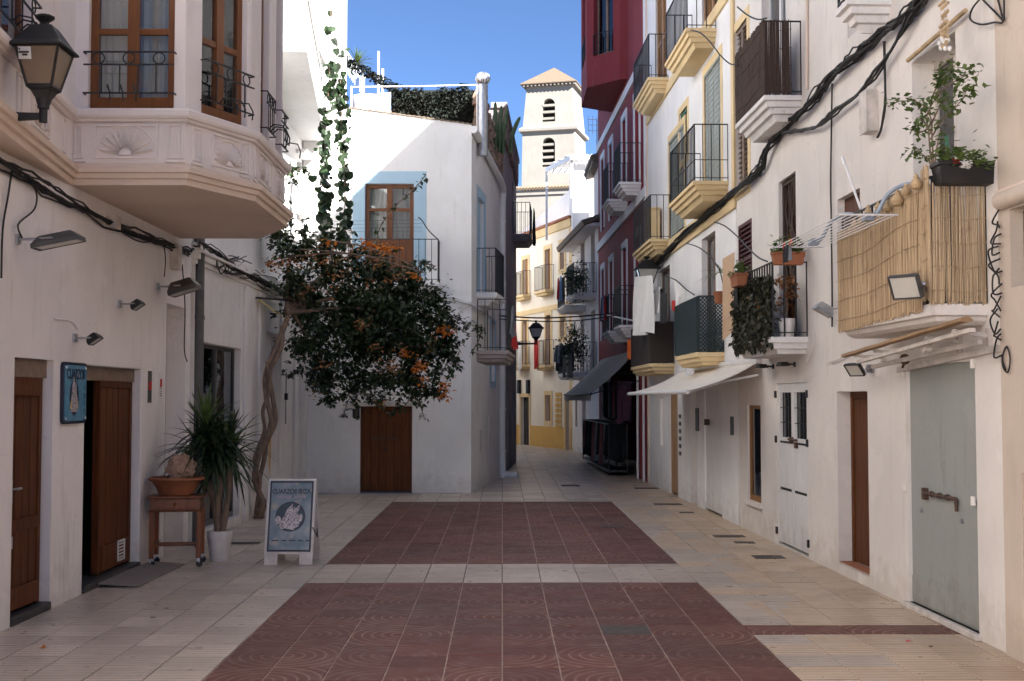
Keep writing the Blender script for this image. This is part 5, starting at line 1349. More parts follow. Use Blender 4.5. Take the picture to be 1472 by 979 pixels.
# eave with scalloped tiles
mb = MB(WG.M)
for i in range(34):
    a = i*.21; mb.tube([(a, -.4, 7.62), (a, .55, 7.28)], .10, 7)
build(mb, 'eave', M['rooftile'], gee)
mb = MB(WG.M); mb.box(-.02, WG.L, -.1, .45, 7.2, 7.3); build(mb, 'eave_board', M['white'], gee)
b1 = slab(gee, WG, .8, 2.7, .75, 5.2, STEP2, M['white2']); railing(b1, WG, .84, 2.66, .72, 5.2, 6.15, .1, .009)
b2 = slab(gee, WG, 3.2, 5.3, .75, 5.0, STEP2, M['white2']); railing(b2, WG, 3.24, 5.26, .72, 5.0, 5.95, .1, .009)
b3 = slab(gee, WG, .8, 5.3, .75, 2.72, STEP2, M['white2']); railing(b3, WG, .84, 5.26, .72, 2.72, 3.65, .1, .009)
for k, (s_, n_, z_, l_, m_, lab) in enumerate(((3.3,.82,3.7,.75,'fabric_k','black shirt drying on lower balcony of crowded white house'),(3.75,.85,3.7,.6,'fabric_g','grey shirt drying on lower balcony of crowded white house'),(4.2,.85,3.7,.85,'fabric_k','long black garment drying on lower balcony of crowded white house'),(4.65,.85,3.7,.55,'fabric_g','short grey garment drying on lower balcony of crowded white house'),(3.5,.80,6.0,.8,'fabric_b','blue garment drying on upper balcony of crowded white house'),(4.2,.80,6.0,.7,'fabric_r','red and white towel on upper balcony of crowded white house'))):
    cloth('garment', M[m_], lab, WG.pt(s_, n_, z_), WG.pt(s_+.4, n_, z_), l_, .04, 8, 8, seed=k+30)
cloth('balcony_cover', M['black'], 'black sheet hung over the lower balcony of crowded white house', WG.pt(.84,.78,3.3), WG.pt(3.2,.78,3.3), .75, .03, 14, 5, None, 'sheet', seed=3)
rnd = random.Random(15)
for s_, z_, lab in ((1.6, 3.5, 'leafy pot plant spilling over lower balcony rail of crowded white house'), (1.2, 5.6, 'bushy pot plant on upper balcony of crowded white house')):
    mb = MB(); c_ = WG.pt(s_, .6, z_); leaves_on(mb, [c_ + Vector((rnd.gauss(0,.2), rnd.gauss(0,.3), rnd.gauss(0,.28))) for i in range(900)], .09, rnd); build(mb, 'balcony_plant', M['leaf'], None, lab, 'plant', weld=False)
rosette('spiky_plant', WG.pt(2.0,.55,3.9), .7, 50, M['leaf2'], 'spiky palm like plant on lower balcony of crowded white house', (.0,1.3), .05, 3)
# roof block and pergola above G
mb = MB(); mb.box(2.52, 5.5, 44.3, 46.6, 7.3, 10.3); build(mb, 'roof_block', M['white'], gee, bevel=.01)
mb = MB(); mb.box(3.12, 5.5, 39.2, 42.2, 7.4, 9.5); build(mb, 'dormer', M['white2'], gee, bevel=.01)
mb = MB(); mb.prism([(2.85,39.0,9.35),(2.85,42.4,9.35),(5.5,42.4,10.1),(5.5,39.0,10.1)], (0,0,.12))
for i in range(14): mb.tube([(2.8,39.05+i*.25,9.5),(5.4,39.05+i*.25,10.24)], .08, 6)
build(mb, 'dormer_roof', M['rooftile'], gee)
mb = MB(); zt_ = 11.05
zt_ = 10.45; c1, c2 = (1.66,46.4,zt_), (2.46,44.0,zt_); c3 = (4.4,44.0,zt_); c4 = (4.4,47.2,zt_)
for a, b in ((c1,c2),(c2,c3),(c1,c4)): mb.bar(a, b, .1, .16)
for i in range(12):
    f = (i+.5)/12; a = Vector(c1)*(1-f)+Vector(c4)*f; b = Vector(c2)*(1-f)+Vector(c3)*f; mb.bar(a+Vector((0,0,.1)), b+Vector((0,0,.1)), .06, .05)
for f in (.25,.5,.75):
    a = Vector(c1)*(1-f)+Vector(c2)*f; b = Vector(c4)*(1-f)+Vector(c3)*f; mb.bar(a+Vector((0,0,.16)), b+Vector((0,0,.16)), .35, .02)
mb.bar((1.66,46.4,7.8), (1.66,46.4,zt_), .08); mb.bar((2.48,44.1,9.0), (2.48,44.1,zt_), .08)
build(mb, 'pergola', M['whitemetal'], gee)
mb = MB(); b_ = at(858, 240, 39.5); t_ = at(858, 172, 39.5); mb.tube([(b_.x,b_.y,9.3), t_], .02, 6)
for k, z in enumerate((0,.18,.36)):
    mb.bar(t_+Vector((-.28,0,-z)), t_+Vector((.28,0,-z)), .015)
    for j in (-.28,-.14,0,.14,.28): mb.bar(t_+Vector((j,0,-z-.12)), t_+Vector((j,0,-z+.12)), .01)
build(mb, 'antenna', M['steel'], None, 'thin television antenna mast against the blue sky', 'antenna')

# ================================================================== church tower
YT = 90.0
tow = empty('bell_tower', at(790, 560, YT), 'sandy church bell tower with louvred arches and tiled roof', 'tower')
tc = at(797, 300, YT+2.4); th = R(-15)
TM = Matrix.Translation((tc.x, tc.y, 0)) @ Matrix.Rotation(th, 4, 'Z')
k_ = YT/FPX
zz = lambda y: at(790, y, YT+.6).z
h0 = 1.92; 
def tsq(r, z): return [(-r,-r,z),(r,-r,z),(r,r,z),(-r,r,z)]
def arch_face(z0, z1, r0, r1, wz0, wz1, ww):
    """front face (local y=-r) with an arched opening; other faces plain"""
    mb = MB(TM); n = 10
    def P3(x, z):
        f = (z-z0)/(z1-z0); r = r0+(r1-r0)*f; return (x*r/r0, -r, z)
    zs = wz1 - ww; arc = [(ww*math.cos(math.pi*i/n), zs+ww*math.sin(math.pi*i/n)) for i in range(n+1)]
    mb.add([P3(-r0,z0),P3(r0,z0),P3(r0,wz0),P3(-r0,wz0)], [(0,1,2,3)]); mb.add([P3(-r0,wz1+.02),P3(r0,wz1+.02),P3(r0,z1),P3(-r0,z1)], [(0,1,2,3)])
    mb.add([P3(ww,wz0),P3(r0,wz0),P3(r0,zs),P3(ww,zs)], [(0,1,2,3)]); mb.add([P3(-r0,wz0),P3(-ww,wz0),P3(-ww,zs),P3(-r0,zs)], [(0,1,2,3)])
    top = [(r0, zs)] + [(r0, wz1+.02)] 
    for i in range(n):
        a, b = arc[i], arc[i+1]; 
        if i < n//2: mb.add([P3(*a), P3(r0, zs+(wz1+.02-zs)*i/(n/2)), P3(r0, zs+(wz1+.02-zs)*(i+1)/(n/2)), P3(*b)], [(0,1,2,3)])
        else: mb.add([P3(*a), P3(-r0, zs+(wz1+.02-zs)*(n-i)/(n/2)), P3(-r0, zs+(wz1+.02-zs)*(n-i-1)/(n/2)), P3(*b)], [(0,1,2,3)])
    mb.add([P3(0,wz1),P3(r0,wz1+.02),P3(-r0,wz1+.02)], [(0,1,2)])
    rim = [(ww,wz0)] + arc + [(-ww,wz0)]
    for i in range(len(rim)-1):
        a, b = P3(*rim[i]), P3(*rim[i+1]); mb.add([a, b, (b[0], b[1]+.6, b[2]), (a[0], a[1]+.6, a[2])], [(0,1,2,3)])
    mb.add([P3(ww,wz0), P3(-ww,wz0), (-ww,-r0+.6,wz0), (ww,-r0+.6,wz0)], [(0,1,2,3)])
    A, B = tsq(r0,z0), tsq(r1,z1)
    for i in (1, 2, 3): j = (i+1) % 4; mb.add([A[i],A[j],B[j],B[i]], [(0,1,2,3)])
    return mb
bands = [(zz(182), zz(126), 1.95, 1.72, zz(175), zz(141), .5), (zz(272), zz(190), 2.02, 1.97, zz(240), zz(198), .5)]
for i, b_ in enumerate(bands):
    build(arch_face(*b_), 'tower_stage', M['tower'], tow)
    for j in range(4 if i else 3):
        f = (j+.35)/(4.6 if i else 3.6); z = b_[4] + (b_[5]-b_[4])*f; mb = MB(TM); mb.box(-.49,.49,-b_[2]+.1,-b_[2]+.42, z, z+.07 + .10); build(mb, 'louvre', M['tower'], tow)
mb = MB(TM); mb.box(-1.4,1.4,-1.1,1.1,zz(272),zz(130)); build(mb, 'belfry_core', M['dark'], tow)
mb = MB(TM); mb.loft([tsq(1.98,zz(190)), tsq(2.2,zz(188.5)), tsq(2.22,zz(184.5)), tsq(2.05,zz(182)), tsq(1.9,zz(180))]); build(mb, 'cornice', M['tower'], tow, bevel=.02)
mb = MB(TM); mb.loft([tsq(1.72,zz(126)), tsq(1.72,zz(121.5))]); build(mb, 'frieze', M['tower'], tow)
r_ = 2.12; ze_, za_ = zz(119), at(790, 99, YT+2.8).z; mb = MB(TM)
mb.loft([tsq(1.75,zz(122)), tsq(r_,ze_-.06), tsq(r_,ze_), tsq(.05,za_-.05)])
for side in range(4):
    Rm = Matrix.Rotation(side*math.pi/2, 4, 'Z'); q = MB(TM @ Rm)
    for i in range(15):
        x = -r_ + (i+.5)*2*r_/15; f = abs(x)/r_; q.tube([(x, -r_-.08, ze_+.05), (x, -r_*f+.02, ze_+.05+(za_-ze_)*(1-f))], .095, 7)
    mb.add(q.v, q.f)
rf = build(mb, 'roof', M['rooftile'], tow)
mb = MB(TM)
for i in range(14):
    x = -1.9+i*.29; mb.box(x, x+.12, -2.05, -1.7, ze_-.22, ze_-.06); mb.box(1.7, 2.05, x, x+.12, ze_-.22, ze_-.06)
build(mb, 'eave_bracket', M['tower'], tow)
# church nave below the tower
mb = MB(TM); zn = zz(272); mb.box(-3.6, 2.4, -2.6, 6, 0, zz(282)); nv = build(mb, 'church_nave', M['tower'], None, 'white church nave wall with tile edge at the foot of the bell tower', 'church', bevel=.02)
mb = MB(TM); mb.box(-3.6, 2.4, -2.7, -2.1, zz(282), zz(275)); build(mb, 'frieze', M['tower'], nv)
mb = MB(TM)
for i in range(26): x = -3.55+i*.235; mb.tube([(x,-2.85,zz(273.5)), (x,-1.9,zz(268))], .12, 7)
build(mb, 'tile_edge', M['rooftile'], nv)

# ================================================================== oxblood house H
RWX = lambda Y: 3.95 - .0248*Y
RW = Wall((RWX(-6), -6), (RWX(40), 40), (0, 10))
sR = lambda Y: RW.S(722 + RWX(Y)*FPX/Y)
red = empty('oxblood_house', (6, 33, 0), 'oxblood red house with white surrounds and overhanging bay', 'house')
h0, h1 = sR(27.8), sR(38.6)
cols = [sR(29.4), sR(31.9), sR(35.0), sR(37.2)]
ho = [(h0+.5, h0+1.3, 0, 2.5, .25), (h0+1.9, h1-.4, .0, 2.6, 1.6)]
for c_ in cols: ho += [(c_-.42, c_+.42, 3.62, 5.75, .2), (c_-.42, c_+.42, 6.95, 9.1, .2)]
build(house_shell(RW, h0, h1, 0, 14, ho, 6), 'wall', M['red'], red, bevel=.01)
for q in ho[2:]:
    surround(red, RW, q[0], q[1], q[2], q[3], .17, .03, M['white'], False)
    mb = MB(RW.M); mb.box(q[0], q[1], -.18, -.13, q[2], q[3]); mb.box(q[0]+.05, (q[0]+q[1])/2-.02, -.13, -.115, q[2]+.1, q[3]-.1); mb.box((q[0]+q[1])/2+.02, q[1]-.05, -.13, -.115, q[2]+.1, q[3]-.1)
    build(mb, 'shutter', M['whitepaint'], red, bevel=.005)
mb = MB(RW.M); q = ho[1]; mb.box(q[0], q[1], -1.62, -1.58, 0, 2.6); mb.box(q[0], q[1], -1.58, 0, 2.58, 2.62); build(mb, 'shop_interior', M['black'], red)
plank_door(red, RW, ho[0][0], ho[0][1], 0, 2.5, -.15, M['maroon'], 4)
for a in (ho[0][0]-.1, ho[0][1]+.12): 
    mb = MB(RW.M); mb.tube([(a,.05,0),(a,.05,2.9)], .03, 8); build(mb, 'downpipe', M['whitemetal'], red, smooth=True)
trim(red, RW, h0, h1, -.02, .05, 9.55, 9.78, M['white'], 'string_course'); trim(red, RW, h0, h1, -.02, .06, 6.42, 6.66, M['white'], 'string_course')
trim(red, RW, h0, h0+.32, -.02, .035, 2.8, 14, M['white'], 'quoin')
def hb(c_, z, wd=.62, steps=STEP3):
    b = slab(red, RW, c_-wd, c_+wd, .52, z, steps, M['white']); railing(b, RW, c_-wd+.03, c_+wd-.03, .49, z, z+.92, .11, .008)
hb(cols[0], 6.92); hb(cols[1], 6.92); hb(cols[0], 3.58); hb(cols[1], 3.58)
# the overhanging bay
HB = [(3.20, 31.2), (2.98, 31.25), (2.2, 32.1), (2.2, 34.3), (3.1, 34.9)]
mb = MB()
mb.add([(x, y, 9.97) for x, y in HB], [tuple(range(5))])
b_ = build(mb, 'bay_soffit', M['red'], red)
HS = [Wall(HB[i], HB[i+1], (0, 25) if i < 3 else (0, 60)) for i in range(4)]
mb = MB(); wz = 10.0 + (121-72)/464*8.0*.98
bo = {1: [(HS[1].S(883), HS[1].S(855), 10.75, 13.2, .2)], 2: [(.5, 1.7, 10.9, 13.2, .2)]}
for i, sg in enumerate(HS):
    q = MB(sg.M); wall_mesh(q, 0, sg.L, 9.97, 14, bo.get(i, [])); mb.add(q.v, q.f)
build(mb, 'bay_wall', M['red'], red, bevel=.01)
for i in (1, 2):
    q = bo[i][0]; window(red, HS[i], q[0], q[1], q[2], q[3], -.15, M['brownshut'], 2, (), .05, .05, M['glassdark'])
    mb = MB(HS[i].M); mb.box(q[0], q[1], -.4, -.36, q[2], q[3]); build(mb, 'curtain', M['fabric_b'], red)
    railing(red, HS[i], q[0]+.01, q[1]-.01, .02, q[2]+.02, q[2]+.55, .1, .008, sides=(False, False))
# striped awning over the shopfront
aw = empty('shop_awning', RW.pt((h0+h1)/2, 0, 2.0), 'grey striped canvas awning sloping over the dark shopfront', 'awning')
mb = MB(RW.M); n = 20; a0_, a1_ = h0+1.3, h1-1.2; vs = []
for i in range(n+1):
    f = i/n; s_ = a0_+(a1_-a0_)*f
    for j in range(7):
        g = j/6; vs.append((s_, .03+1.12*g, 3.05-1.05*g-.05*math.sin(math.pi*g)))
fs = [(i*7+j, i*7+j+1, (i+1)*7+j+1, (i+1)*7+j) for i in range(n) for j in range(6)]
mb.add(vs, fs); mb.add([(v[0], v[1], v[2]-.012) for v in vs], fs); build(mb, 'canvas', M['awning_g'], aw, smooth=True)
mb = MB(RW.M); vs = []
for i in range(61):
    f = i/60; s_ = a0_+(a1_-a0_)*f; vs += [(s_,1.15,2.0),(s_,1.16,1.84-.03*abs(math.sin(i*.8)))]
mb.add(vs, [(2*i,2*i+2,2*i+3,2*i+1) for i in range(60)]); build(mb, 'valance', M['awning_g'], aw)
mb = MB(RW.M); mb.tube([(a0_,1.15,1.99),(a1_,1.15,1.99)], .03, 8)
for s_ in (a0_+.1, a1_-.1): mb.tube([(s_,0,2.3),(s_,1.14,1.98)], .014, 6)
build(mb, 'frame', M['iron'], aw)
# black clothes rails outside the shop
rk = empty('clothes_rack', RW.pt(h0+4, .5, 0), 'black draped clothes rack standing outside the oxblood shopfront', 'rack')
mb = MB(RW.M); s0_, s1_ = h0+2.6, h1-1.2
for s_ in (s0_, s1_):
    for n_ in (.15, .6): mb.bar((s_,n_,.05),(s_,n_,1.25), .03)
mb.bar((s0_,.6,1.25),(s1_,.6,1.25), .03); mb.bar((s0_,.15,1.25),(s1_,.15,1.25), .03); mb.box(s0_,s1_,.13,.62,.08,.14)
build(mb, 'frame', M['iron'], rk)
rnd = random.Random(77)
for k in range(20):
    s_ = s0_+.1+(s1_-s0_-.2)*k/19; mt = [M['black'], M['fabric_k'], M['black'], M['fabric_g'], M['black'], M['maroon']][k % 6]
    o_ = rnd.uniform(-.04,.04)
    cloth('hanging_garment', mt, 'dark garment hanging on the black clothes rack outside the shopfront', RW.pt(s_, .10+o_, 1.26), RW.pt(s_+rnd.uniform(-.06,.06), .64+o_, 1.26), rnd.uniform(.75,1.12), .04, 8, 7, 'garments on the clothes rack', 'clothing', shape=lambda g: (.8+.2*g, 0), seed=k+200)
for k in range(7):
    s_ = h0+2.2+k*.55; cloth('shop_dress', [M['fabric_p'],M['black'],M['maroon'],M['fabric_k'],M['fabric_g'],M['black'],M['fabric_k']][k], ['mauve dress','black dress','dark red dress','black shirt','grey shirt','long black skirt','black coat'][k]+' hanging in the dark shopfront under the striped awning', RW.pt(s_, .10, 2.3), RW.pt(s_+.12, .42, 2.3), .95 if k else 1.0, .03, 8, 8, 'clothes hanging in the dark shopfront', 'clothing', seed=k+50)
# things on the lower red balconies
for k, (s_, m_, lab) in enumerate(((cols[1]-.5,'fabric_r','red towel on lower balcony of the oxblood house'),(cols[1]-.05,'fabric_b','blue checked towel on lower balcony of the oxblood house'),(cols[1]+.3,'fabric_k','black towel on lower balcony of the oxblood house'))):
    cloth('towel', M[m_], lab, RW.pt(s_,.56,4.5), RW.pt(s_+.35,.56,4.5), .6, .03, 8, 6, seed=k+70)
cable([[at(708,453,29.6), at(770,457,29.4), at(830,455,29.2), at(893,449,29)]], .018, 'street_cable', M['cable'], 'upper dark cable spanning the alley by the lantern')
cable([[at(708,458,29.6), at(780,462,29.4), at(840,460,29.2), at(893,452,29)]], .014, 'street_cable', M['cable'], 'lower dark cable spanning the alley by the lantern')
# ================================================================== RIGHT SIDE: yellow trimmed house I
iy = empty('yellow_trim_house', (6, 23, 0), 'white house with moulded yellow balconies and grey green blinds', 'house')
i0, i1 = sR(18.45), sR(27.78)
def ro(x0_, x1_, z0, z1, dp=.16): a, b = sorted((RW.S(x0_), RW.S(x1_))); return (a, b, z0, z1, dp)
blA = ro(1016, 1040, 5.25, 7.35); blB = ro(964, 986, 5.05, 7.0); shG = ro(979.5, 991, 6.35, 7.25); drT = ro(946, 962, 8.35, 10.4)
drU = ro(1014, 1040, 8.0, 10.2); drL = ro(1010, 1030, 2.62, 4.6); drL2 = ro(946, 964, 2.6, 4.55); wnL = ro(965, 971, 3.2, 4.4)
shB = ro(1059, 1079, 4.95, 7.35)
gA = ro(962, 974, 0, 2.05, .14); gB = ro(992.5, 1001, 0, 2.1, .35); gC = ro(1012, 1037, 0, 2.02, .05); slit = ro(949, 953, .9, 1.9, .08)
shop2 = ro(942, 944.5, 0, 2.4, .1)
build(house_shell(RW, i0, i1, 0, 12, [blA, blB, shG, drT, drU, drL, drL2, gA, gB, gC, slit], 6), 'wall', M['white'], iy, bevel=.012)
for q in (blA, blB):
    surround(iy, RW, q[0], q[1], q[2], q[3], .13, .012, M['yellow'], False); blind(iy, RW, q[0]+.03, q[1]-.03, q[2]+.05, q[3]-.05, -.03, M['blind'])
surround(iy, RW, shG[0], shG[1], shG[2], shG[3], .14, .012, M['yellow'], True); shutter(iy, RW, shG[0], shG[1], shG[2], shG[3], -.06, M['greenshut'])
for q in (drT, drU): shutter(iy, RW, q[0], q[1], q[2], q[3], -.06, M['tanwood'], 2); surround(iy, RW, q[0], q[1], q[2], q[3], .16, .012, M['white'], False)
for q in (drL, drL2): window(iy, RW, q[0], q[1], q[2], q[3], -.1, M['brownshut'], 2, (.5,), .05, .05, M['glassdark'])
plank_door(iy, RW, gA[0], gA[1], 0.02, gA[3], -.05, M['tanwood'], 4, frame=.05)
mb = MB(RW.M); mb.box(gB[0], gB[1], -.36, -.31, 0, gB[3]); build(mb, 'door', M['cardboard'], iy)
mb = MB(RW.M); mb.box(gC[0], gC[1], -.07, -.028, 0.03, gC[3]); build(mb, 'flush_shutter', M['whitepaint'], iy, bevel=.004)
mb = MB(RW.M); mb.box(slit[0], slit[1], -.08, -.06, slit[2], slit[3]); build(mb, 'slit_panel', M['mould'], iy)
mb = MB(RW.M); a, z = RW.hit(978, 630)
for k in range(6): mb.box(a-.1, a+.1, 0, .015, z+.38-k*.14, z+.45-k*.14)
build(mb, 'vent_grille', M['lampbrown'], iy)
mb = MB(RW.M); a, z = RW.hit(1003, 603); mb.box(a-.13, a+.13, 0, .02, z-.2, z+.2); build(mb, 'meter_door', M['lampgrey'], iy, bevel=.004)
trim(iy, RW, i0, i1, -.02, .04, 8.0, 8.2, M['yellow'], 'string_course'); trim(iy, RW, i0, i1, -.02, .04, 4.72, 5.02, M['yellow'], 'string_course')
trim(iy, RW, i0-.02, i0+.16, -.02, .04, 5.02, 12, M['yellow'], 'quoin'); trim(iy, RW, i1-.14, i1, -.02, .03, 0, 12, M['mould'], 'quoin')
def yb(xw, xf, zt, proj, rail=True, h=.88, steps=STEP3, mat=None, gap=.12, mid=None):
    s0_ = RW.S(xw); s1_ = RW.S(xf, proj); b = slab(iy, RW, s0_, s1_, proj, zt, steps, mat or M['yellow'])
    if rail: railing(b, RW, s0_+.03, s1_-.03, proj-.03, zt, zt+h, gap, .008, mid=mid)
    return b, s0_, s1_
yb(1050, 963, 5.22, .55, mid=5.55); yb(965, 910, 5.05, .42); yb(964, 911, 8.32, .42); yb(1034, 958, 7.86, .5)
bA = yb(1042, 971, 2.60, .42, True, .88, STEP2); bB = yb(970, 907, 2.56, .48, True, .80, STEP2)
# green lattice panels fixed to the lower balcony
def lattice(name, M4, a0_, a1_, z0, z1, mat, label, gap=.06, w_=.018):
    mb = MB(M4); L = a1_-a0_; H = z1-z0; n = int((L+H)/gap)
    for i in range(n+1):
        t = i*gap
        for flip in (0, 1):
            x0_, zz0 = (t, 0) if t <= L else (L, t-L)
            x1_, zz1 = (0, t) if t <= H else (t-H, H)
            if flip: x0_, x1_ = L-x0_, L-x1_
            if abs(x0_-x1_) < .01: continue
            mb.bar((a0_+x0_, flip*.006, z0+zz0), (a0_+x1_, flip*.006, z0+zz1), w_, .005, up=(0,1,0))
    for p_, q_ in (((a0_,.003,z0),(a1_,.003,z0)),((a0_,.003,z1),(a1_,.003,z1)),((a0_,.003,z0),(a0_,.003,z1)),((a1_,.003,z0),(a1_,.003,z1))): mb.bar(p_, q_, .03, .014)
    return build(mb, name, mat, None, label, 'lattice', 'green lattice screens')
b_, s0_, s1_ = bA
pn = RW.pt(s0_+.01, .42, 0); Mn = Matrix(((-RW.n.x, -RW.d.x, 0, pn.x), (-RW.n.y, -RW.d.y, 0, pn.y), (0,0,1,0), (0,0,0,1)))
lattice('lattice_screen', Mn, .01, .40, 2.62, 3.46, M['greenlat'], 'short green lattice screen on the near end of the yellow balcony')
pn = RW.pt(s0_, .415, 0); Mo = Matrix(((RW.d.x, RW.n.x, 0, pn.x), (RW.d.y, RW.n.y, 0, pn.y), (0,0,1,0), (0,0,0,1)))
lattice('lattice_screen', Mo, .02, s1_-s0_-.03, 2.62, 3.46, M['greenlat'], 'long green lattice screen along the front of the yellow balcony', .035, .018)
b_, s0_, s1_ = bB; mb = MB(RW.M)
mb.box(s0_+.0, s0_+.012, .02, .47, 2.57, 3.38); mb.box(s0_, s1_, .465, .478, 2.57, 3.38); build(mb, 'canvas_screen', M['brownscreen'], None, 'dark brown canvas screen wrapped round the balcony beside the lattice', 'screen', bevel=.004)
# yellow cabinet and dark pot on the first floor balcony
mb = MB(RW.M); a = RW.S(957); mb.box(a+.3, a+.75, .05, .3, 5.06, 5.8); mb.box(a+.27, a+.78, .03, .32, 5.8, 5.83); build(mb, 'balcony_cabinet', M['yellow'], None, 'pale yellow cabinet standing on the balcony below blind', 'cabinet', bevel=.006)
# ---- laundry on the balcony beside the lattice
def RP(x, y, o): return RW.P(x, y, o)
b_, s0_, s1_ = bB
cloth('trousers', M['fabric_w'], 'long white garment hanging from the brown canvas balcony', RP(915,398,.62), RP(937,396,.58), 1.12, .09, 22, 12, shape=lambda g: (1-.05*g, -.06*g), seed=1)
cloth('shirt', M['fabric_w'], 'small white cloth hanging behind the long white garment', RP(941,412,.45), RP(950,412,.42), .5, .03, seed=2)
cloth('stocking', M['fabric_k'], 'black stockings hanging from the drying line near lattice', RP(950,420,.42), RP(958,422,.42), .55, .02, seed=3)
cloth('shirt', M['fabric_w'], 'white cloth draped near the corner of the green lattice', RP(970,404,.38), RP(984,408,.36), .40, .04, shape=lambda g: (1-.5*g, .05), seed=4)
cloth('sock', M['fabric_r'], 'dark red sock hanging beside the green lattice', RP(966,432,.42), RP(971,432,.42), .18, .01, seed=5)
cloth('towel', M['fabric_o'], 'orange and blue towel over the end of the balcony', RW.pt(s1_+.02,.1,3.2), RW.pt(s1_+.02,.55,3.15), .42, .03, seed=6)
mb = MB(); mb.tube([RP(868,452,.5), RP(915,462,.5)], .02, 6); build(mb, 'white_pole', M['whitemetal'], None, 'white pole sticking out beside the orange towel', 'pole')
# old lantern tucked under the yellow balcony
q = at(930, 425, 25.6); lantern(q, .75, 'black lantern tucked under the yellow balcony above laundry', (RWX(25.6), 25.6, q.z+.1), M['lens'])
# ---- cream awning over the lower doors
aw = empty('cream_awning', RW.pt(sR(19.5), 0, 1.95), 'cream canvas awning sloping over the ground floor doors', 'awning')
a0_, a1_ = sR(16.9), sR(23.2); mb = MB(RW.M); vs = []
for i in range(25):
    f = i/24; s_ = a0_+(a1_-a0_)*f
    for j in range(7):
        g = j/6; vs.append((s_, .03+.98*g, 2.38-.40*g-.05*math.sin(math.pi*g)*(1+.4*math.sin(i*.9))))
fs = [(i*7+j, i*7+j+1, (i+1)*7+j+1, (i+1)*7+j) for i in range(24) for j in range(6)]
mb.add(vs, fs); mb.add([(v[0], v[1], v[2]-.01) for v in vs], fs); build(mb, 'canvas', M['awning_w'], aw, smooth=True)
mb = MB(RW.M); mb.tube([(a0_,1.02,1.965),(a1_,1.02,1.965)], .03, 8); mb.tube([(a0_,.04,2.40),(a1_,.04,2.40)], .045, 8)
for s_ in (a0_+.15, a1_-.15): mb.bar((s_,.02,2.2),(s_+.25,.5,2.1),.03); mb.bar((s_+.25,.5,2.1),(s_,1.0,1.96),.03)
build(mb, 'frame', M['whitemetal'], aw)
mb = MB(RW.M); a, z = RW.hit(985, 536, .5); mb.box(a-.22, a+.22, .40, .46, z-.02, z+.03); mb.box(a-.05, a+.05, .38, .48, z-.05, z+.06); mb.bar((a+.2,.43,z),(a+.42,.43,z+.08),.02); build(mb, 'crank_handle', M['whitemetal'], aw)

# ================================================================== cream house J with the reed balcony
jy = empty('cream_house', (6.5, 14, 0), 'cream white house with reed balcony and grey metal door', 'house')
j0, j1 = sR(9.22), sR(18.42)
gd = ro(1303, 1402, .05, 2.17, .07); nd = ro(1203, 1247, .13, 1.95, .22); wd_ = ro(1116, 1160, .02, 2.07, .06); gw = ro(1074, 1093, .44, 1.78, .14)
lt = ro(1122, 1147, 2.62, 4.65, .15); rs = ro(1063.5, 1083, 3.35, 4.42, .1); rw_ = ro(1318, 1382, 2.62, 4.88, .27); sw_ = ro(1207, 1240, 3.35, 4.02, .11); bt = ro(1100, 1135, 5.55, 7.6, .15)
bt2 = ro(1225, 1290, 5.65, 7.6, .2)
build(house_shell(RW, j0, j1, 0, 12, [gd, nd, wd_, gw, lt, rs, rw_, sw_, shB, bt, bt2], 6), 'wall', M['cream'], jy, bevel=.014)
# grey metal double door
mb = MB(RW.M); c = (gd[0]+gd[1])/2
mb.box(gd[0], c-.004, -.06, -.03, gd[2], gd[3]); mb.box(c+.004, gd[1], -.06, -.033, gd[2], gd[3])
mb.box(gd[0]+.01, c-.006, -.03, -.022, gd[2]+.02, gd[2]+.26); mb.box(c+.006, gd[1]-.01, -.033, -.024, gd[2]+.02, gd[2]+.24)
dg = build(mb, 'metal_door', M['greypaint'], jy, bevel=.004)
mb = MB(RW.M); a, z = RW.hit(1328, 708); b_, z2 = RW.hit(1374, 716)
mb.tube([(a,.0,z),(b_,.0,z)], .016, 8); mb.box(a-.03,a+.03,-.03,.012,z-.06,z+.04); mb.tube([(b_,.0,z),(b_-.01,.0,z-.1)], .016, 8)
for f in (.25,.5,.75): s_ = a+(b_-a)*f; mb.tube([(s_-.015,.0,z),(s_+.015,.0,z)], .026, 8)
build(mb, 'bolt', M['rust'], dg)
for x, y in ((1321,733),(1379,749)):
    a, z = RW.hit(x, y); mb = MB(RW.M); mb.tube([(a,-.03,z),(a,-.012,z)], .02, 12); build(mb, 'stud', M['steel'], dg)
for x, y in ((1300,536),(1401,523),(1302,700),(1402,720)):
    a, z = RW.hit(x, y); mb = MB(RW.M); mb.tube([(a,.015,z-.035),(a,.015,z+.035)], .022, 10); build(mb, 'hinge', M['cream'], jy)
trim(jy, RW, gd[0]-.05, gd[1]+.05, -.05, .05, 0, .05, M['cablegrey'], 'door_step')
# niche with a dark door
plank_door(jy, RW, nd[0], nd[1], nd[2], nd[3], -.16, M['door_mid'], 4)
trim(jy, RW, nd[0]+.01, nd[1]-.01, -.16, .0, .10, .135, M['terracotta'], 'tiled_step')
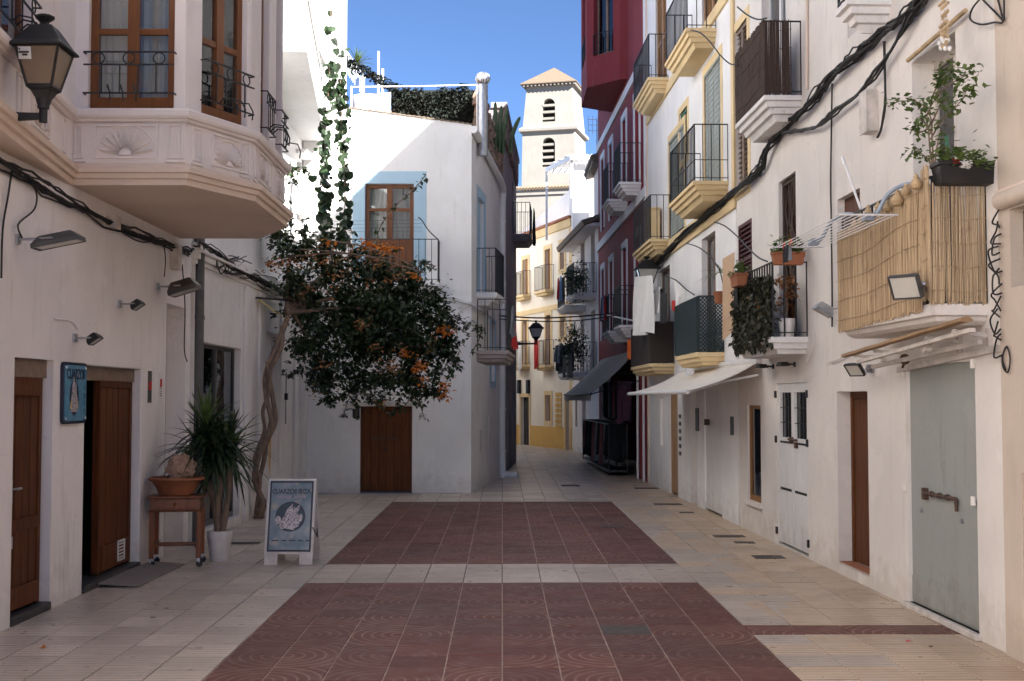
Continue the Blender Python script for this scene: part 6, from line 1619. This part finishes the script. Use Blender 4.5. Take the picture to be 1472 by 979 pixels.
# white double door with barred lights
mb = MB(RW.M); c = (wd_[0]+wd_[1])/2; zt_ = wd_[3]
zl0 = RW.hit(1138, 630)[1]; zl1 = RW.hit(1138, 564)[1]
lights = [(wd_[0]+.10, c-.07), (c+.07, wd_[1]-.10)]
q = MB(RW.M); wall_mesh(q, wd_[0], wd_[1], .05, zt_, [(a, b_, zl0, zl1, .04) for a, b_ in lights], -.02); q.box(wd_[0], wd_[1], -.07, -.062, .05, zt_)
q.box(c-.006, c+.006, -.02, -.012, .05, zt_)
wdo = build(q, 'double_door', M['whitepaint'], jy, bevel=.004)
for a, b_ in lights:
    mb = MB(RW.M); mb.box(a, b_, -.060, -.055, zl0, zl1); build(mb, 'pane', M['glassdark'], wdo)
    mb = MB(RW.M)
    for k in range(1, 4): s_ = a+(b_-a)*k/4; mb.bar((s_,-.03,zl0),(s_,-.03,zl1),.012)
    for z in (zl0+(zl1-zl0)*.33, zl0+(zl1-zl0)*.66): mb.bar((a,-.03,z),(b_,-.03,z),.010)
    build(mb, 'grille', M['iron'], wdo)
    mb = MB(RW.M); z = RW.hit(1138, 706)[1]; mb.box(a+.02, b_-.02, -.02, -.015, z-.015, z+.015); z = RW.hit(1138, 637)[1]; mb.box(a+.02, b_-.02, -.02, -.014, z-.012, z+.012); build(mb, 'letter_slot', M['iron'], wdo)
mb = MB(RW.M); z = RW.hit(1138, 632)[1]; mb.tube([(c-.25,-.0,z),(c+.15,-.0,z)], .015, 6); mb.box(c-.03,c+.05,-.02,.02,z-.05,z+.03); mb.box(c-.24,c-.16,-.02,.01,z-.1,z-.03); build(mb, 'bolt', M['rust'], wdo)
for s_ in (wd_[0]-.02, wd_[1]+.02):
    for z in (.18, RW.hit(1138,634)[1], 1.93): mb = MB(RW.M); mb.box(s_-.022, s_+.022, -.005, .02, z-.045, z+.045); build(mb, 'hinge', M['iron'], jy)
for x, y, lab in ((1112, 527, 'small black spot lamp above the white double door, beside awning'), (1143, 524, 'small black spot lamp above the white double door, under balcony corner')):
    a, z = RW.hit(x, y); root = empty('spot_lamp', RW.pt(a,0,z), lab, 'lamp', 'spot lamps over the white door')
    mb = MB(RW.M); mb.bar((a,0,z),(a,.12,z+.01),.02); mb.box(a-.03,a+.03,0,.015,z-.03,z+.03); build(mb, 'arm', M['iron'], root)
    mb = MB(RW.M); mb.loft([[(a-.16,.10,z-.02),(a+.10,.10,z-.02),(a+.10,.22,z-.02),(a-.16,.22,z-.02)],[(a-.12,.12,z+.03),(a+.07,.12,z+.03),(a+.07,.2,z+.03),(a-.12,.2,z+.03)]]); build(mb, 'head', M['iron'], root, bevel=.004)
# gold framed window, lattice door, red shutter, recesses
gf = window(jy, RW, gw[0], gw[1], gw[2], gw[3], -.03, M['ochrewood'], 1, (), .05, .05, M['glass'], True); trim(jy, RW, gw[0]-.05, gw[1]+.05, -.02, .05, gw[2]-.06, gw[2]-.005, M['cream'], 'window_sill')
a, z = RW.hit(1053, 612); mb = MB(RW.M); mb.box(a-.09, a+.09, 0, .02, z-.14, z+.14); build(mb, 'meter_door', M['lampgrey'], jy, bevel=.004)
a, z = RW.hit(1020, 607); mb = MB(RW.M); mb.tube([(a-.1,.03,z+.02),(a+.1,.03,z)], .02, 6); mb.box(a+.06,a+.16,0,.06,z-.05,z+.05); build(mb, 'padlock_bar', M['rust'], iy)
mb = MB(RW.M); mb.box(lt[0]+.01, lt[1]-.01, -.14, -.11, lt[2], lt[3]-.01); jd = build(mb, 'balcony_door', M['door_mid'], jy)
rnd = random.Random(17); mb = MB(RW.M)
for k in range(26):
    s_ = rnd.uniform(lt[0]+.05, lt[1]-.05); z = rnd.uniform(lt[2], lt[3]-.5); mb.tube(crom([(s_,-.08,z),(s_+rnd.uniform(-.12,.12),-.07,z+.3),(s_+rnd.uniform(-.16,.16),-.08,z+.6)]), .016, 5)
mb.box(lt[0], lt[0]+.05, -.1, -.05, lt[2], lt[3]); mb.box(lt[1]-.05, lt[1], -.1, -.05, lt[2], lt[3]); mb.box(lt[0], lt[1], -.1, -.05, lt[3]-.06, lt[3])
build(mb, 'twig_screen', M['willow'], jd)
shutter(jy, RW, rs[0], rs[1], rs[2], rs[3], -.03, M['maroonshut'], 1, pitch=.07)
shutter(jy, RW, shB[0], shB[1], shB[2], shB[3], -.06, M['brownshut'], 2, pitch=.075); surround(jy, RW, shB[0], shB[1], shB[2], shB[3], .14, .012, M['yellow'], True)
for q in (bt, bt2): window(jy, RW, q[0], q[1], q[2], q[3], -.1, M['whitepaint'], 2, (.4,), .06, .05, M['glassdark'])
window(jy, RW, rw_[0], rw_[1], rw_[2], rw_[3], -.20, M['cablegrey'], 2, (), .06, .05, M['glassdark'], True)
mb = MB(RW.M); mb.box(sw_[0], sw_[1], -.12, -.08, sw_[2], sw_[3]); build(mb, 'window', M['door_dark'], jy)
# ---- balconies of J
s0_, s1_, pj = RW.S(1158), RW.S(1060, .46), .46
bq = slab(jy, RW, s0_, s1_, pj, 5.5, STEP3, M['white2']); railing(bq, RW, s0_+.03, s1_-.03, pj-.03, 5.5, 6.4, .2, .009)
# willow screens on the brown balcony
def reeds(name, M4, a0_, a1_, zf, mat, label, gap, r_, group=None, seed=1, rows=2, cat='screen', skip=None):
    rr = random.Random(seed); mb = MB(M4); a = a0_
    while a < a1_:
        z0, z1 = zf((a-a0_)/(a1_-a0_)); q = r_*rr.uniform(.7,1.25); b_ = rr.uniform(-.5,.5)*gap
        if not (skip and rr.random() < skip):
            pts = [(a, rr.uniform(-.004,.004), z0+rr.uniform(-.02,.02)), (a+b_*.5, rr.uniform(-.006,.006), (z0+z1)/2), (a+b_, rr.uniform(-.004,.004), z1+rr.uniform(-.025,.02))]
            mb.tube(pts, [q, q*.95, q*.8], 6)
        a += gap*rr.uniform(.8,1.2)
    for k in range(rows):
        f = (k+.5)/rows; pts = []
        for i in range(9):
            g = i/8; z0, z1 = zf(g); pts.append((a0_+(a1_-a0_)*g, .012, z0+(z1-z0)*f + .01*math.sin(i)))
        mb.tube(pts, .003, 4)
    return mb
def frames(s0_, pj):
    pn = RW.pt(s0_, pj, 0)
    near = Matrix(((-RW.n.x, -RW.d.x, 0, pn.x), (-RW.n.y, -RW.d.y, 0, pn.y), (0,0,1,0), (0,0,0,1)))
    front = Matrix(((RW.d.x, RW.n.x, 0, pn.x), (RW.d.y, RW.n.y, 0, pn.y), (0,0,1,0), (0,0,0,1))); return near, front
nr, fr = frames(s0_+.01, pj-.01)
def screen(name, near, front, ln, lf, zn, zfr, mat, label, gap, r_, back=None):
    root = empty(name, near.translation + Vector((0,0,zn(0)[0])), label, 'screen', 'screens tied to balcony railings')
    build(reeds('', near, .0, ln, zn, mat, '', gap, r_, seed=2, rows=4), 'near_panel', mat, root, kind='stuff', weld=False)
    build(reeds('', front, .0, lf, zfr, mat, '', gap, r_, seed=3, rows=4), 'front_panel', mat, root, kind='stuff', weld=False)
    return root
screen('willow_screen', nr, fr, .33, s1_-s0_-.02, lambda f: (5.51, 6.40), lambda f: (5.51, 6.42), M['willow'], 'dark brown willow screen round the upper white balcony', .016, .009)
# balcony with artificial ivy
s0_, s1_, pj = RW.S(1163), RW.S(1058, .43), .44
bq = slab(jy, RW, s0_, s1_, pj, 2.60, STEP2, M['white2']); railing(bq, RW, s0_+.03, s1_-.03, pj-.03, 2.6, 3.48, .13, .010)
rnd = random.Random(31); mb = MB(RW.M); ps = []
ivs0 = s0_+.02; ivs1 = s1_+.02
for i in range(2300): ps.append(Vector((rnd.uniform(ivs0, ivs1), pj-.02+rnd.uniform(-.03,.05), rnd.uniform(2.50, 3.36))))
mb2 = MB(); leaves_on(mb2, [RW.M @ p_ for p_ in ps], .085, rnd, droop=.6); 
iv = empty('ivy_screen', RW.pt((s0_+s1_)/2, pj, 2.5), 'artificial dark ivy screen covering the front of white balcony', 'screen', 'screens tied to balcony railings')
build(mb2, 'leaves', M['fakeleaf'], iv, weld=False, kind='stuff')
mb = MB(RW.M); mb.box(ivs0+.05, ivs1-.05, pj-.045, pj-.035, 2.56, 3.32); build(mb, 'net_backing', M['brownscreen'], iv)
def trough(c, ax, L, w_, h, label, mat, plant, k, pl_label, seed, flowers=None):
    r2 = random.Random(seed); c = Vector(c); ax = Vector(ax).normalized(); v = Vector((0,0,1)).cross(ax)
    Mx = Matrix(((ax.x, v.x, 0, c.x), (ax.y, v.y, 0, c.y), (0,0,1,c.z), (0,0,0,1)))
    def rc_(a, b, z): return [(-a,-b,z),(a,-b,z),(a,b,z),(-a,b,z)]
    mb = MB(Mx); mb.loft([rc_(L*.44,w_*.36,0), rc_(L*.48,w_*.45,h*.8), rc_(L*.5,w_*.5,h*.82), rc_(L*.5,w_*.5,h), rc_(L*.47,w_*.44,h), rc_(L*.46,w_*.42,h*.85)])
    o = build(mb, 'planter_box', mat, None, label, 'planter', 'planters on the balconies', bevel=.005)
    mb = MB(Mx); mb.box(-L*.46,L*.46,-w_*.42,w_*.42,h*.80,h*.86); build(mb, 'soil', M['soil'], o)
    mb = MB(); ps = [Mx @ Vector((r2.uniform(-L*.46,L*.46), r2.gauss(0,w_*.3), h*.9+abs(r2.gauss(0,.08)))) for i in range(k)]
    q9 = MB(Mx); q9.box(-L*.44,L*.44,-w_*.36,w_*.36,h*.86,h*.93); mb.add(q9.v, q9.f)
    for p_ in ps[::3]: mb.tube([Mx @ Vector(((Mx.inverted() @ p_).x, 0, h*.9)), p_], .003, 3)
    leaves_on(mb, ps, .06, r2, droop=-.2); build(mb, 'planter_plant', plant, None, pl_label, 'plant', 'plants in the balcony planters', weld=False)
    return o, Mx
trough(RW.pt(s0_-.03, .24, 3.44), RW.n, .38, .16, .15, 'terracotta trough hooked on the near end of white balcony', M['terracotta'], M['leaf2'], 240, 'low green succulents in the terracotta trough on balcony end', 4)
trough(RW.pt(s1_-.75, pj+.10, 3.30), RW.d, .42, .16, .16, 'terracotta trough hanging outside the artificial ivy screen', M['terracotta'], M['leaf2'], 130, 'thin green plant in the terracotta trough outside ivy screen', 5)
# white pot and dry orange shrub inside
mb = MB(); q_ = RW.pt(s0_+.13, .22, 2.6); mb.lathe([(.08,0),(.10,.20),(.105,.2),(.105,.22),(.09,.22),(.085,.18)], q_, 20); build(mb, 'flower_pot', M['potwhite'], None, 'white pot standing on the white balcony near the twig door', 'pot', smooth=True)
rnd = random.Random(5); mb = MB(); sh = empty('dry_shrub', q_+Vector((0,0,.2)), 'dry orange leaved shrub in the white balcony pot', 'plant')
tw = MB()
ps = []
for k in range(9):
    e = q_ + Vector((rnd.uniform(-.2,.14), rnd.uniform(-.1,.25), .3+rnd.uniform(.1,.45))); tw.tube([q_+Vector((0,0,.19)), (q_+e)/2+Vector((0,0,.18)), e], .005, 4); ps += [e+Vector((rnd.gauss(0,.06), rnd.gauss(0,.06), rnd.gauss(0,.05))) for i in range(17)]
leaves_on(mb, ps, .06, rnd); build(mb, 'leaves', M['drybract'], sh, weld=False); build(tw, 'stems', M['bark'], sh)
# tan board leaning outside the ivy balcony
mb = MB(); p_ = RP(1040, 460, .5); a = RP(1040,440,.55); 
mb.prism([RP(1039,372,.55), RP(1056,362,.45), RP(1056,445,.45), RP(1039,462,.55)], (0,.02,0)); mb.prism([RP(1039,462,.55), RP(1054,449,.45), RP(1054,476,.45), RP(1039,490,.55)], (0,.02,.0)); bo_ = build(mb, 'tan_board', M['cardboard'], None, 'tan folded board hanging at the far end of ivy balcony', 'board', bevel=.003)
cloth('garment', M['fabric_k'], 'dark blue garment hanging behind the tan board', RP(1056,392,.5), RP(1060,392,.5), .5, .01, 6, 6, seed=9)
# spiky plant by the lattice balcony
rosette('spiky_plant', RP(1035,392,.35), .45, 20, M['leaf2'], 'spiky potted plant between green lattice and tan board', (.0,1.2), .035, 9)
mb = MB(); c_ = RP(1034,425,.3); mb.lathe([(.06,0),(.085,.15),(.09,.15),(.09,.18),(.07,.18)], c_ - Vector((0,0,.12)), 16); build(mb, 'flower_pot', M['terracotta'], None, 'terracotta pot holding the spiky plant by the lattice', 'pot', smooth=True)
# curved iron arms
for pts, lab in (([(1060,10,.5),(1075,22,.52),(1090,28,.5),(1102,26,.48)], 'curved iron arm above the willow screen'), ([(993,43,.5),(1008,48,.5),(1022,62,.5),(1036,80,.5),(1050,92,.5),(1060,92,.5)], 'long curved iron arm between upper balconies'),
    ([(1027,319,.3),(1042,325,.4),(1060,340,.5),(1075,356,.5),(1090,370,.5),(1103,376,.48)], 'curved iron arm reaching the ivy balcony rail'), ([(988,350,.3),(1005,356,.4),(1022,370,.5),(1035,388,.5)], 'curved iron arm above the green lattice'), ([(952,396,.3),(970,402,.4),(985,415,.4),(998,424,.42)], 'curved iron arm over the laundry')):
    cable([[RP(*q) for q in pts]], .010, 'iron_arm', M['iron'], lab, 'iron arm', 6, group='curved iron arms on the balconies')
# ---- reed balcony
s0_, pj = RW.S(1424), .44; s1_ = RW.S(1209, pj)
ST = [(0,0),(.02,0),(.09,.0),(.095,.04),(.13,.05),(.16,.10)]
bq = slab(jy, RW, s0_, s1_, pj, 2.60, ST, M['cream']); railing(bq, RW, s0_+.03, s1_-.03, pj-.03, 2.6, 3.58, .14, .009)
nr, fr = frames(s0_+.0, pj+.012)
root = empty('reed_screen', nr.translation + Vector((0,0,2.5)), 'golden dry reed screen wrapped round the nearest balcony', 'screen', 'screens tied to balcony railings')
for Mx, ln, zf_, nm, sd_ in ((nr, .44, lambda f: (2.60, 3.52), 'near_panel', 4), (fr, .16, lambda f: (2.63, 3.66), 'corner_panel', 6), (fr @ Matrix.Translation((.16,0.004,0)), s1_-s0_-.15, lambda f: (2.56-.05*f, 3.58-.16*f+.02*math.sin(f*8)), 'front_panel', 5)):
    build(reeds('', Mx, .0, ln, zf_, M['reed'], '', .0122, .0062, seed=sd_, rows=5), nm, M['reed'], root, kind='stuff', weld=False)
# second layer hung inside
build(reeds('', fr @ Matrix.Translation((0,-.02,0)), .02, s1_-s0_-.1, lambda f: (2.60, 3.50), M['reed'], '', .035, .007, seed=8, rows=2), 'inner_panel', M['willow'], root, kind='stuff', weld=False)
# gourds strung along the rail
for k, (x, y, rr) in enumerate(((1317,264,.045),(1302,275,.036),(1290,288,.05),(1275,299,.034),(1262,297,.028),(1248,306,.04),(1238,318,.036),(1228,322,.03))):
    p_ = RW.P(x, y, pj+.07); mb = MB(); mb.lathe([(.004,-rr),(rr*.7,-rr*.75),(rr,-.1*rr),(rr*.75,rr*.6),(rr*.4,rr*.95),(rr*.45,rr*1.3),(rr*.2,rr*1.6),(.004,rr*1.75)], p_, 14); build(mb, 'gourd', M['gourd'], None, 'dry round gourd strung along the reed screen rail', 'gourd', 'gourds strung along the reed screen', smooth=True)
# black planter with rose bush and red flower
o, Mx = trough(RW.pt(s0_-.06, .20, 3.50), RW.n, .46, .19, .17, 'black plastic planter on the near end of reed balcony', M['iron'], M['leaf2'], 30, 'small geranium with fresh leaves in the black planter', 6)
rnd = random.Random(41); st = MB(); lf = MB(); ps = []; bs = RW.pt(s0_-.05, .34, 3.66)
rose = empty('rose_bush', bs, 'tall thin rose bush with sparse green leaves above black planter', 'plant')
def RB(x, y): return RW.P(x, y, .33)
for path in ([(1340,240),(1337,215),(1335,190),(1333,165),(1345,140),(1352,118),(1356,100)],[(1342,240),(1340,200),(1338,170),(1325,150),(1310,145),(1290,145)],[(1335,165),(1342,135),(1355,112),(1370,95)],[(1338,200),(1352,175),(1368,160),(1385,140),(1392,120)],[(1338,190),(1328,175),(1320,168)],[(1344,240),(1346,215),(1352,190)],[(1340,240),(1330,225),(1312,215)],[(1345,140),(1360,125),(1385,110),(1395,105)],[(1338,180),(1350,155),(1362,140)],[(1334,185),(1322,190),(1316,182)]):
    P_ = crom([RB(*q) for q in path], 6); L_ = len(P_); st.tube(P_, [.008*(1-.7*i/(L_-1)) for i in range(L_)], 5)
    for i in range(int(L_*1.9)):
        f = rnd.uniform(.4,1.0); ps.append(P_[min(L_-1,int(f*L_))] + Vector((rnd.gauss(0,.03), rnd.gauss(0,.04), rnd.gauss(0,.03))))
    ps += [P_[-1] + Vector((rnd.gauss(0,.05), rnd.gauss(0,.05), rnd.gauss(0,.03))) for i in range(16)]
leaves_on(lf, ps, .052, rnd, droop=.1); build(st, 'stems', M['bark'], rose, smooth=True); build(lf, 'leaves', M['leaf2'], rose, weld=False)
mb = MB(); ps = [RW.P(1370+rnd.gauss(0,14), 222+rnd.gauss(0,7), .25) + Vector((0,0,0)) for i in range(110)] + [RW.P(1405+rnd.gauss(0,10), 230+rnd.gauss(0,5), .18) for i in range(50)]
leaves_on(mb, ps, .06, rnd, droop=-.1); build(mb, 'geranium', M['leaf2'], None, 'bushy geranium leaves at the near end of black planter', 'plant', weld=False)
for (x, y), m_, lab in (((1372,234),'fabric_r','bright red geranium flower in the black planter'), ((1388,236),'fabric_w','white flower beside the red one in black planter')):
    c_ = RW.P(x, y, .30); mb = MB(); leaves_on(mb, [c_+Vector((rnd.gauss(0,.012), rnd.gauss(0,.012), rnd.gauss(0,.012))) for i in range(60)], .032, rnd, droop=-.3); build(mb, 'flower', M[m_], None, lab, 'flower', 'flowers in the black planter')
mb = MB(); mb.tube([RW.P(1366,238,.2), RW.P(1360,195,.2)], .018, 8); build(mb, 'plant_stake', M['greenshut'], None, 'dark stake with green tape standing in the black planter', 'stake')
# drying rack clamped to the rail
dk = empty('drying_rack', RW.P(1260,330,.8), 'white wire drying rack with blue grey arms on reed balcony', 'drying rack')
zr_ = 3.36; sA, sB = RW.S(1315,.50), RW.S(1205,.95); mb = MB(RW.M)
sA = s0_+.55; sB = s1_+.35
for k in range(9):
    n_ = .52+.055*k; mb.tube([(sA,n_,zr_),(sB,n_,zr_)], .005, 5)
for s_ in (sA, sB): mb.tube([(s_,.50,zr_),(s_,.98,zr_)], .008, 6)
build(mb, 'wires', M['whitemetal'], dk)
mb = MB(RW.M)
for s_ in (sA+.1, sB-.45):
    mb = MB(RW.M); mb.tube(crom([(s_-.25,.40,zr_+.22),(s_-.12,.46,zr_+.24),(s_,.55,zr_+.18),(s_+.05,.62,zr_+.04),(s_+.05,.70,zr_)]), .018, 8); mb.box(s_+.0,s_+.10,.66,.74,zr_-.03,zr_+.03)
    build(mb, 'arm', M['bluemetal'], dk)
for k, (s_, m_) in enumerate(((sB-.06,'fabric_k'),(sB-.16,'fabric_k'),(sB-.28,'fabric_g'))):
    cloth('sock', M[m_], ['black sock pegged on the far end of the drying rack','second black sock pegged on the drying rack','grey sock pegged on the drying rack'][k], RW.pt(s_,.90,zr_), RW.pt(s_-.07,.90,zr_), .16, .01, 5, 6, seed=k+90)
    mb = MB(RW.M); mb.box(s_-.045,s_-.035,.885,.915,zr_-.03,zr_+.04); build(mb, 'clothes_peg', [M['fabric_r'],M['greenshut'],M['fabric_o']][k], None, ['red peg holding the far black sock','green peg holding the second black sock','orange peg holding the grey sock'][k], 'peg', 'pegs on the drying rack')
mb = MB(); mb.tube([RW.P(1237,300,.3), RW.P(1212,228,.3)], .012, 8); mb.tube([RW.P(1214,236,.3), RW.P(1211,226,.3)], .017, 8); build(mb, 'mop_handle', M['whitemetal'], None, 'white mop handle leaning above the reed screen', 'mop')
# wind chime of driftwood
wc = empty('wind_chime', RW.P(1357,70,.25), 'driftwood and shell wind chime hanging above the recessed balcony door', 'wind chime')
mb = MB(); rnd = random.Random(3)
for k in range(17):
    y = 4+k*3.9; p_ = RW.P(1357+rnd.uniform(-5,5), y, .25); l_ = rnd.uniform(.03,.075); a = rnd.uniform(-.5,.5); mb.tube([p_-Vector((l_*math.sin(a),l_,l_*a)), p_+Vector((l_*math.sin(a),l_,l_*a))], rnd.uniform(.008,.015), 6)
build(mb, 'driftwood_sticks', M['gourd'], wc)
mb = MB(); 
for x in (1352,1357,1362): mb.tube([RW.P(x,2,.25), RW.P(x,72,.25)], .002, 4)
build(mb, 'strings', M['cablegrey'], wc)
mb = MB()
for k in range(8): p_ = RW.P(1350+k*2.2, 62+8*math.sin(k*2), .25); mb.sphere(p_, .017, 8, 5, 1.3)
build(mb, 'shells', M['fabric_w'], wc, smooth=True)
mb = MB(); mb.tube([RW.P(1305,87,.05), RW.P(1388,15,.05)], .02, 8); build(mb, 'cane_pole', M['gourd'], None, 'cane pole fixed diagonally above the recessed balcony door', 'pole')
# floodlights on J
fl_ = floodlight(RW.P(1326,412,pj+.02), RW.n - RW.d*.9, -1.1, (.24,.19,.10), M['lampgrey'], 'big grey floodlight fixed in front of the reed screen')
floodlight(RW.P(1216,444,.02), RW.n, -.5, (.16,.2,.08), M['steel'], 'silver floodlight beside the reed balcony with dangling wire')
floodlight(RW.P(1252,530,.02), RW.n - RW.d*.5, -.9, (.2,.14,.05), M['iron'], 'slim black framed floodlight above the niche doorway')
# folded tan awning above grey door
ra = empty('rolled_awning', RW.pt(RW.S(1330), .1, 2.15), 'rolled tan canvas awning with jointed arms above the grey metal door', 'awning')
mb = MB(RW.M); sa, sb = RW.S(1440,.05), RW.S(1214,.35)
rnd = random.Random(19); rings = []
for i in range(15):
    f = i/14; s_ = sa+(sb-sa)*f; n_ = .30+.04*f; z = 2.46-.17*f + .002*math.sin(i*1.9); a, b_ = .055*(1-.2*f)+rnd.uniform(-.002,.002), .024+rnd.uniform(-.002,.002)
    rings.append([(s_, n_-a, z-b_*.4), (s_, n_-a*.3, z+b_), (s_, n_+a*.8, z+b_*.5), (s_, n_+a, z-b_*.7), (s_, n_, z-b_)])
mb.loft(rings); build(mb, 'canvas_roll', M['awning_b'], ra, smooth=False, bevel=.006)
mb = MB(RW.M); mb.bar((sa,.26,2.38),(sb-.3,.30,2.22),.05,.03); mb.bar((sa+.2,.12,2.30),(sb-.4,.2,2.17),.035); mb.bar((sa+.1,.02,2.25),(sb-.6,.02,2.14),.05); mb.tube([(sa+1.0,.2,2.29),(sa+1.0,.26,2.29)], .04, 10)
for f in (.1,.3,.75,.95): s_ = sa+(sb-sa)*f; mb.bar((s_,0,2.36-.1*f),(s_,.3,2.40-.12*f),.03); mb.box(s_-.03,s_+.03,0,.03,2.22,2.42-.1*f)
build(mb, 'arm_frame', M['cablegrey'], ra)
mb = MB(RW.M); s_ = sa+(sb-sa)*.62; mb.sphere((s_,.14,2.22),.05,8,5); mb.tube([(s_,.14,2.2),(s_+.06,.14,2.15)],.012,5); build(mb, 'gear', M['rust'], ra)
# upper right balcony
s0_ = RW.S(1290,.0); s1_ = RW.S(1207,.42)
bq = slab(jy, RW, s0_, s1_, .42, 5.64, STEP3, M['white2']); railing(bq, RW, s0_+.03, s1_-.03, .39, 5.64, 6.5, .13, .009)
# ---- cables on the right wall
def RC(pts, o=.08): return [RW.P(x, y, o) for x, y in pts]
cable([RC([(1345,-20),(1318,8),(1290,32),(1255,60),(1220,88),(1195,112),(1172,138),(1150,165),(1120,190),(1104,212),(1094,240),(1078,258),(1050,282),(1020,306),(985,336),(960,362),(940,385),(930,400)])], .013, 'cable_bundle', M['cable'], 'thick bundle of black cables swooping along the right hand facades', strands=13, jit=.05, seed=11, n=6)
cable([RC([(1325,-10),(1300,40),(1275,82),(1255,112),(1228,140),(1200,162),(1175,182),(1150,188),(1125,192)])], .014, 'cable_bundle', M['cable'], 'second black cable bundle branching below the thick one', strands=4, jit=.03, seed=12)
cable([RC([(1196,120),(1195,190),(1194,260),(1195,330),(1196,420),(1196,470)], .03)], .010, 'wall_cable', M['cable'], 'black cable running straight down the cream wall beside the reed balcony')
cable([RC([(1272,60),(1272,110),(1273,150),(1268,180),(1262,198)], .04)], .010, 'wall_cable', M['cable'], 'black cable dropping to the meter box on cream wall', strands=2, jit=.01)
cable([RC([(1443,-5),(1442,30),(1430,32),(1410,35),(1395,28),(1398,12),(1412,-5)], .06), RC([(1442,30),(1425,12),(1408,-5)], .05), RC([(1442,28),(1436,5),(1432,-8)], .05)], .008, 'cable_loop', M['cable'], 'loops of black cable at the top of the cream wall')
rnd = random.Random(44); tg = []
for k in range(11):
    y = 300+k*18; x = 1438; tg.append(RC([(x+rnd.uniform(-4,3),y),(x-rnd.uniform(4,18),y+rnd.uniform(6,22)),(x-rnd.uniform(0,14),y+rnd.uniform(20,36)),(x+rnd.uniform(-2,4),y+rnd.uniform(26,42))], .06))
cable(tg, .007, 'cable_tangle', M['cable'], 'tangle of black wires coiled at the corner beside reed screen')
cable([RC([(1447,498),(1441,512),(1442,528),(1449,535),(1452,515),(1447,498),(1441,515),(1446,532)], .05)], .006, 'cable_coil', M['cable'], 'small coil of black wire below the tangle')
cable([RC([(1190,520),(1200,518),(1213,512),(1220,505)], .03), RC([(1160,520),(1168,500),(1170,480)], .03)], .010, 'painted_conduit', M['cream'], 'cream painted conduit under the ivy balcony')
cable([RC([(1160,-5),(1160,60),(1160,128)], .02)], .018, 'downpipe', M['mould'], 'pale pinkish pipe running down past the willow balcony', smooth_=None) if False else cable([RC([(1160,-5),(1160,60),(1160,128)], .02)], .018, 'thin_pipe', M['mould'], 'pale pinkish pipe running down past the willow balcony')
a, z = RW.hit(1258, 162); mb = MB(RW.M); mb.box(a-.10, a+.10, 0, .11, z-.2, z+.2); mb.box(a-.11, a+.11, .11, .125, z-.21, z+.21); build(mb, 'meter_box', M['cablegrey'], None, 'beige electric meter box on the cream wall', 'meter box', bevel=.006)

# ================================================================== nearest house K at the right edge
WK = Wall((RWX(-1.6)-.03, -1.6), (RWX(9.19)-.03, 9.19), (0, 5))
ky = empty('beige_house', (7, 3, 0), 'beige plastered house at the right edge with a rounded window sill', 'house')
kw = (WK.S(1545), WK.S(1456), 2.68, 3.25, .2); kd = (WK.S(1580), WK.S(1466), 0, 1.35, .1)
kw = (min(kw[0],kw[1]), max(kw[0],kw[1]), *kw[2:]); kd = (min(kd[0],kd[1]), max(kd[0],kd[1]), *kd[2:])
build(house_shell(WK, 0, WK.L, 0, 14.0, [kw, kd], 6), 'wall', M['beige'], ky, bevel=.03)
window(ky, WK, kw[0], kw[1], kw[2], kw[3], -.1, M['iron'], 2, (), .05, .05, M['glassdark'])
plank_door(ky, WK, kd[0], kd[1], 0, kd[3], -.05, M['tanwood'], 5)
z = WK.hit(1456, 270)[1]; trim(ky, WK, 0, WK.L+.02, -.02, .02, z-.03, z+.02, M['mould'], 'groove_band')
z = WK.hit(1456, 340)[1]; mb = MB(WK.M); mb.tube([(kw[0]-.1,.01,kw[3]+.08),(kw[1]+.12,.01,kw[3]+.08)], .07, 12); build(mb, 'rounded_hood', M['beige'], ky, smooth=True)

# unseen house added behind the camera, kept low so sun reaches the left wall
WL = Wall((RWX(-14), -14), (RWX(-1.62), -1.62), (0, -6))
ly = empty('unseen_low_house', (7, -7, 0), 'unseen low cream house added to let sunlight onto the left wall', 'house')
lo_ = [(1+i*2.3, 2.0+i*2.3, 0 if i % 2 else .9, 2.2, .15) for i in range(5)]
build(house_shell(WL, 0, WL.L, 0, 6.2, lo_, 6), 'wall', M['cream'], ly, bevel=.014)
for q in lo_: plank_door(ly, WL, q[0], q[1], q[2]+.02, q[3], -.08, M['door_mid'], 4)
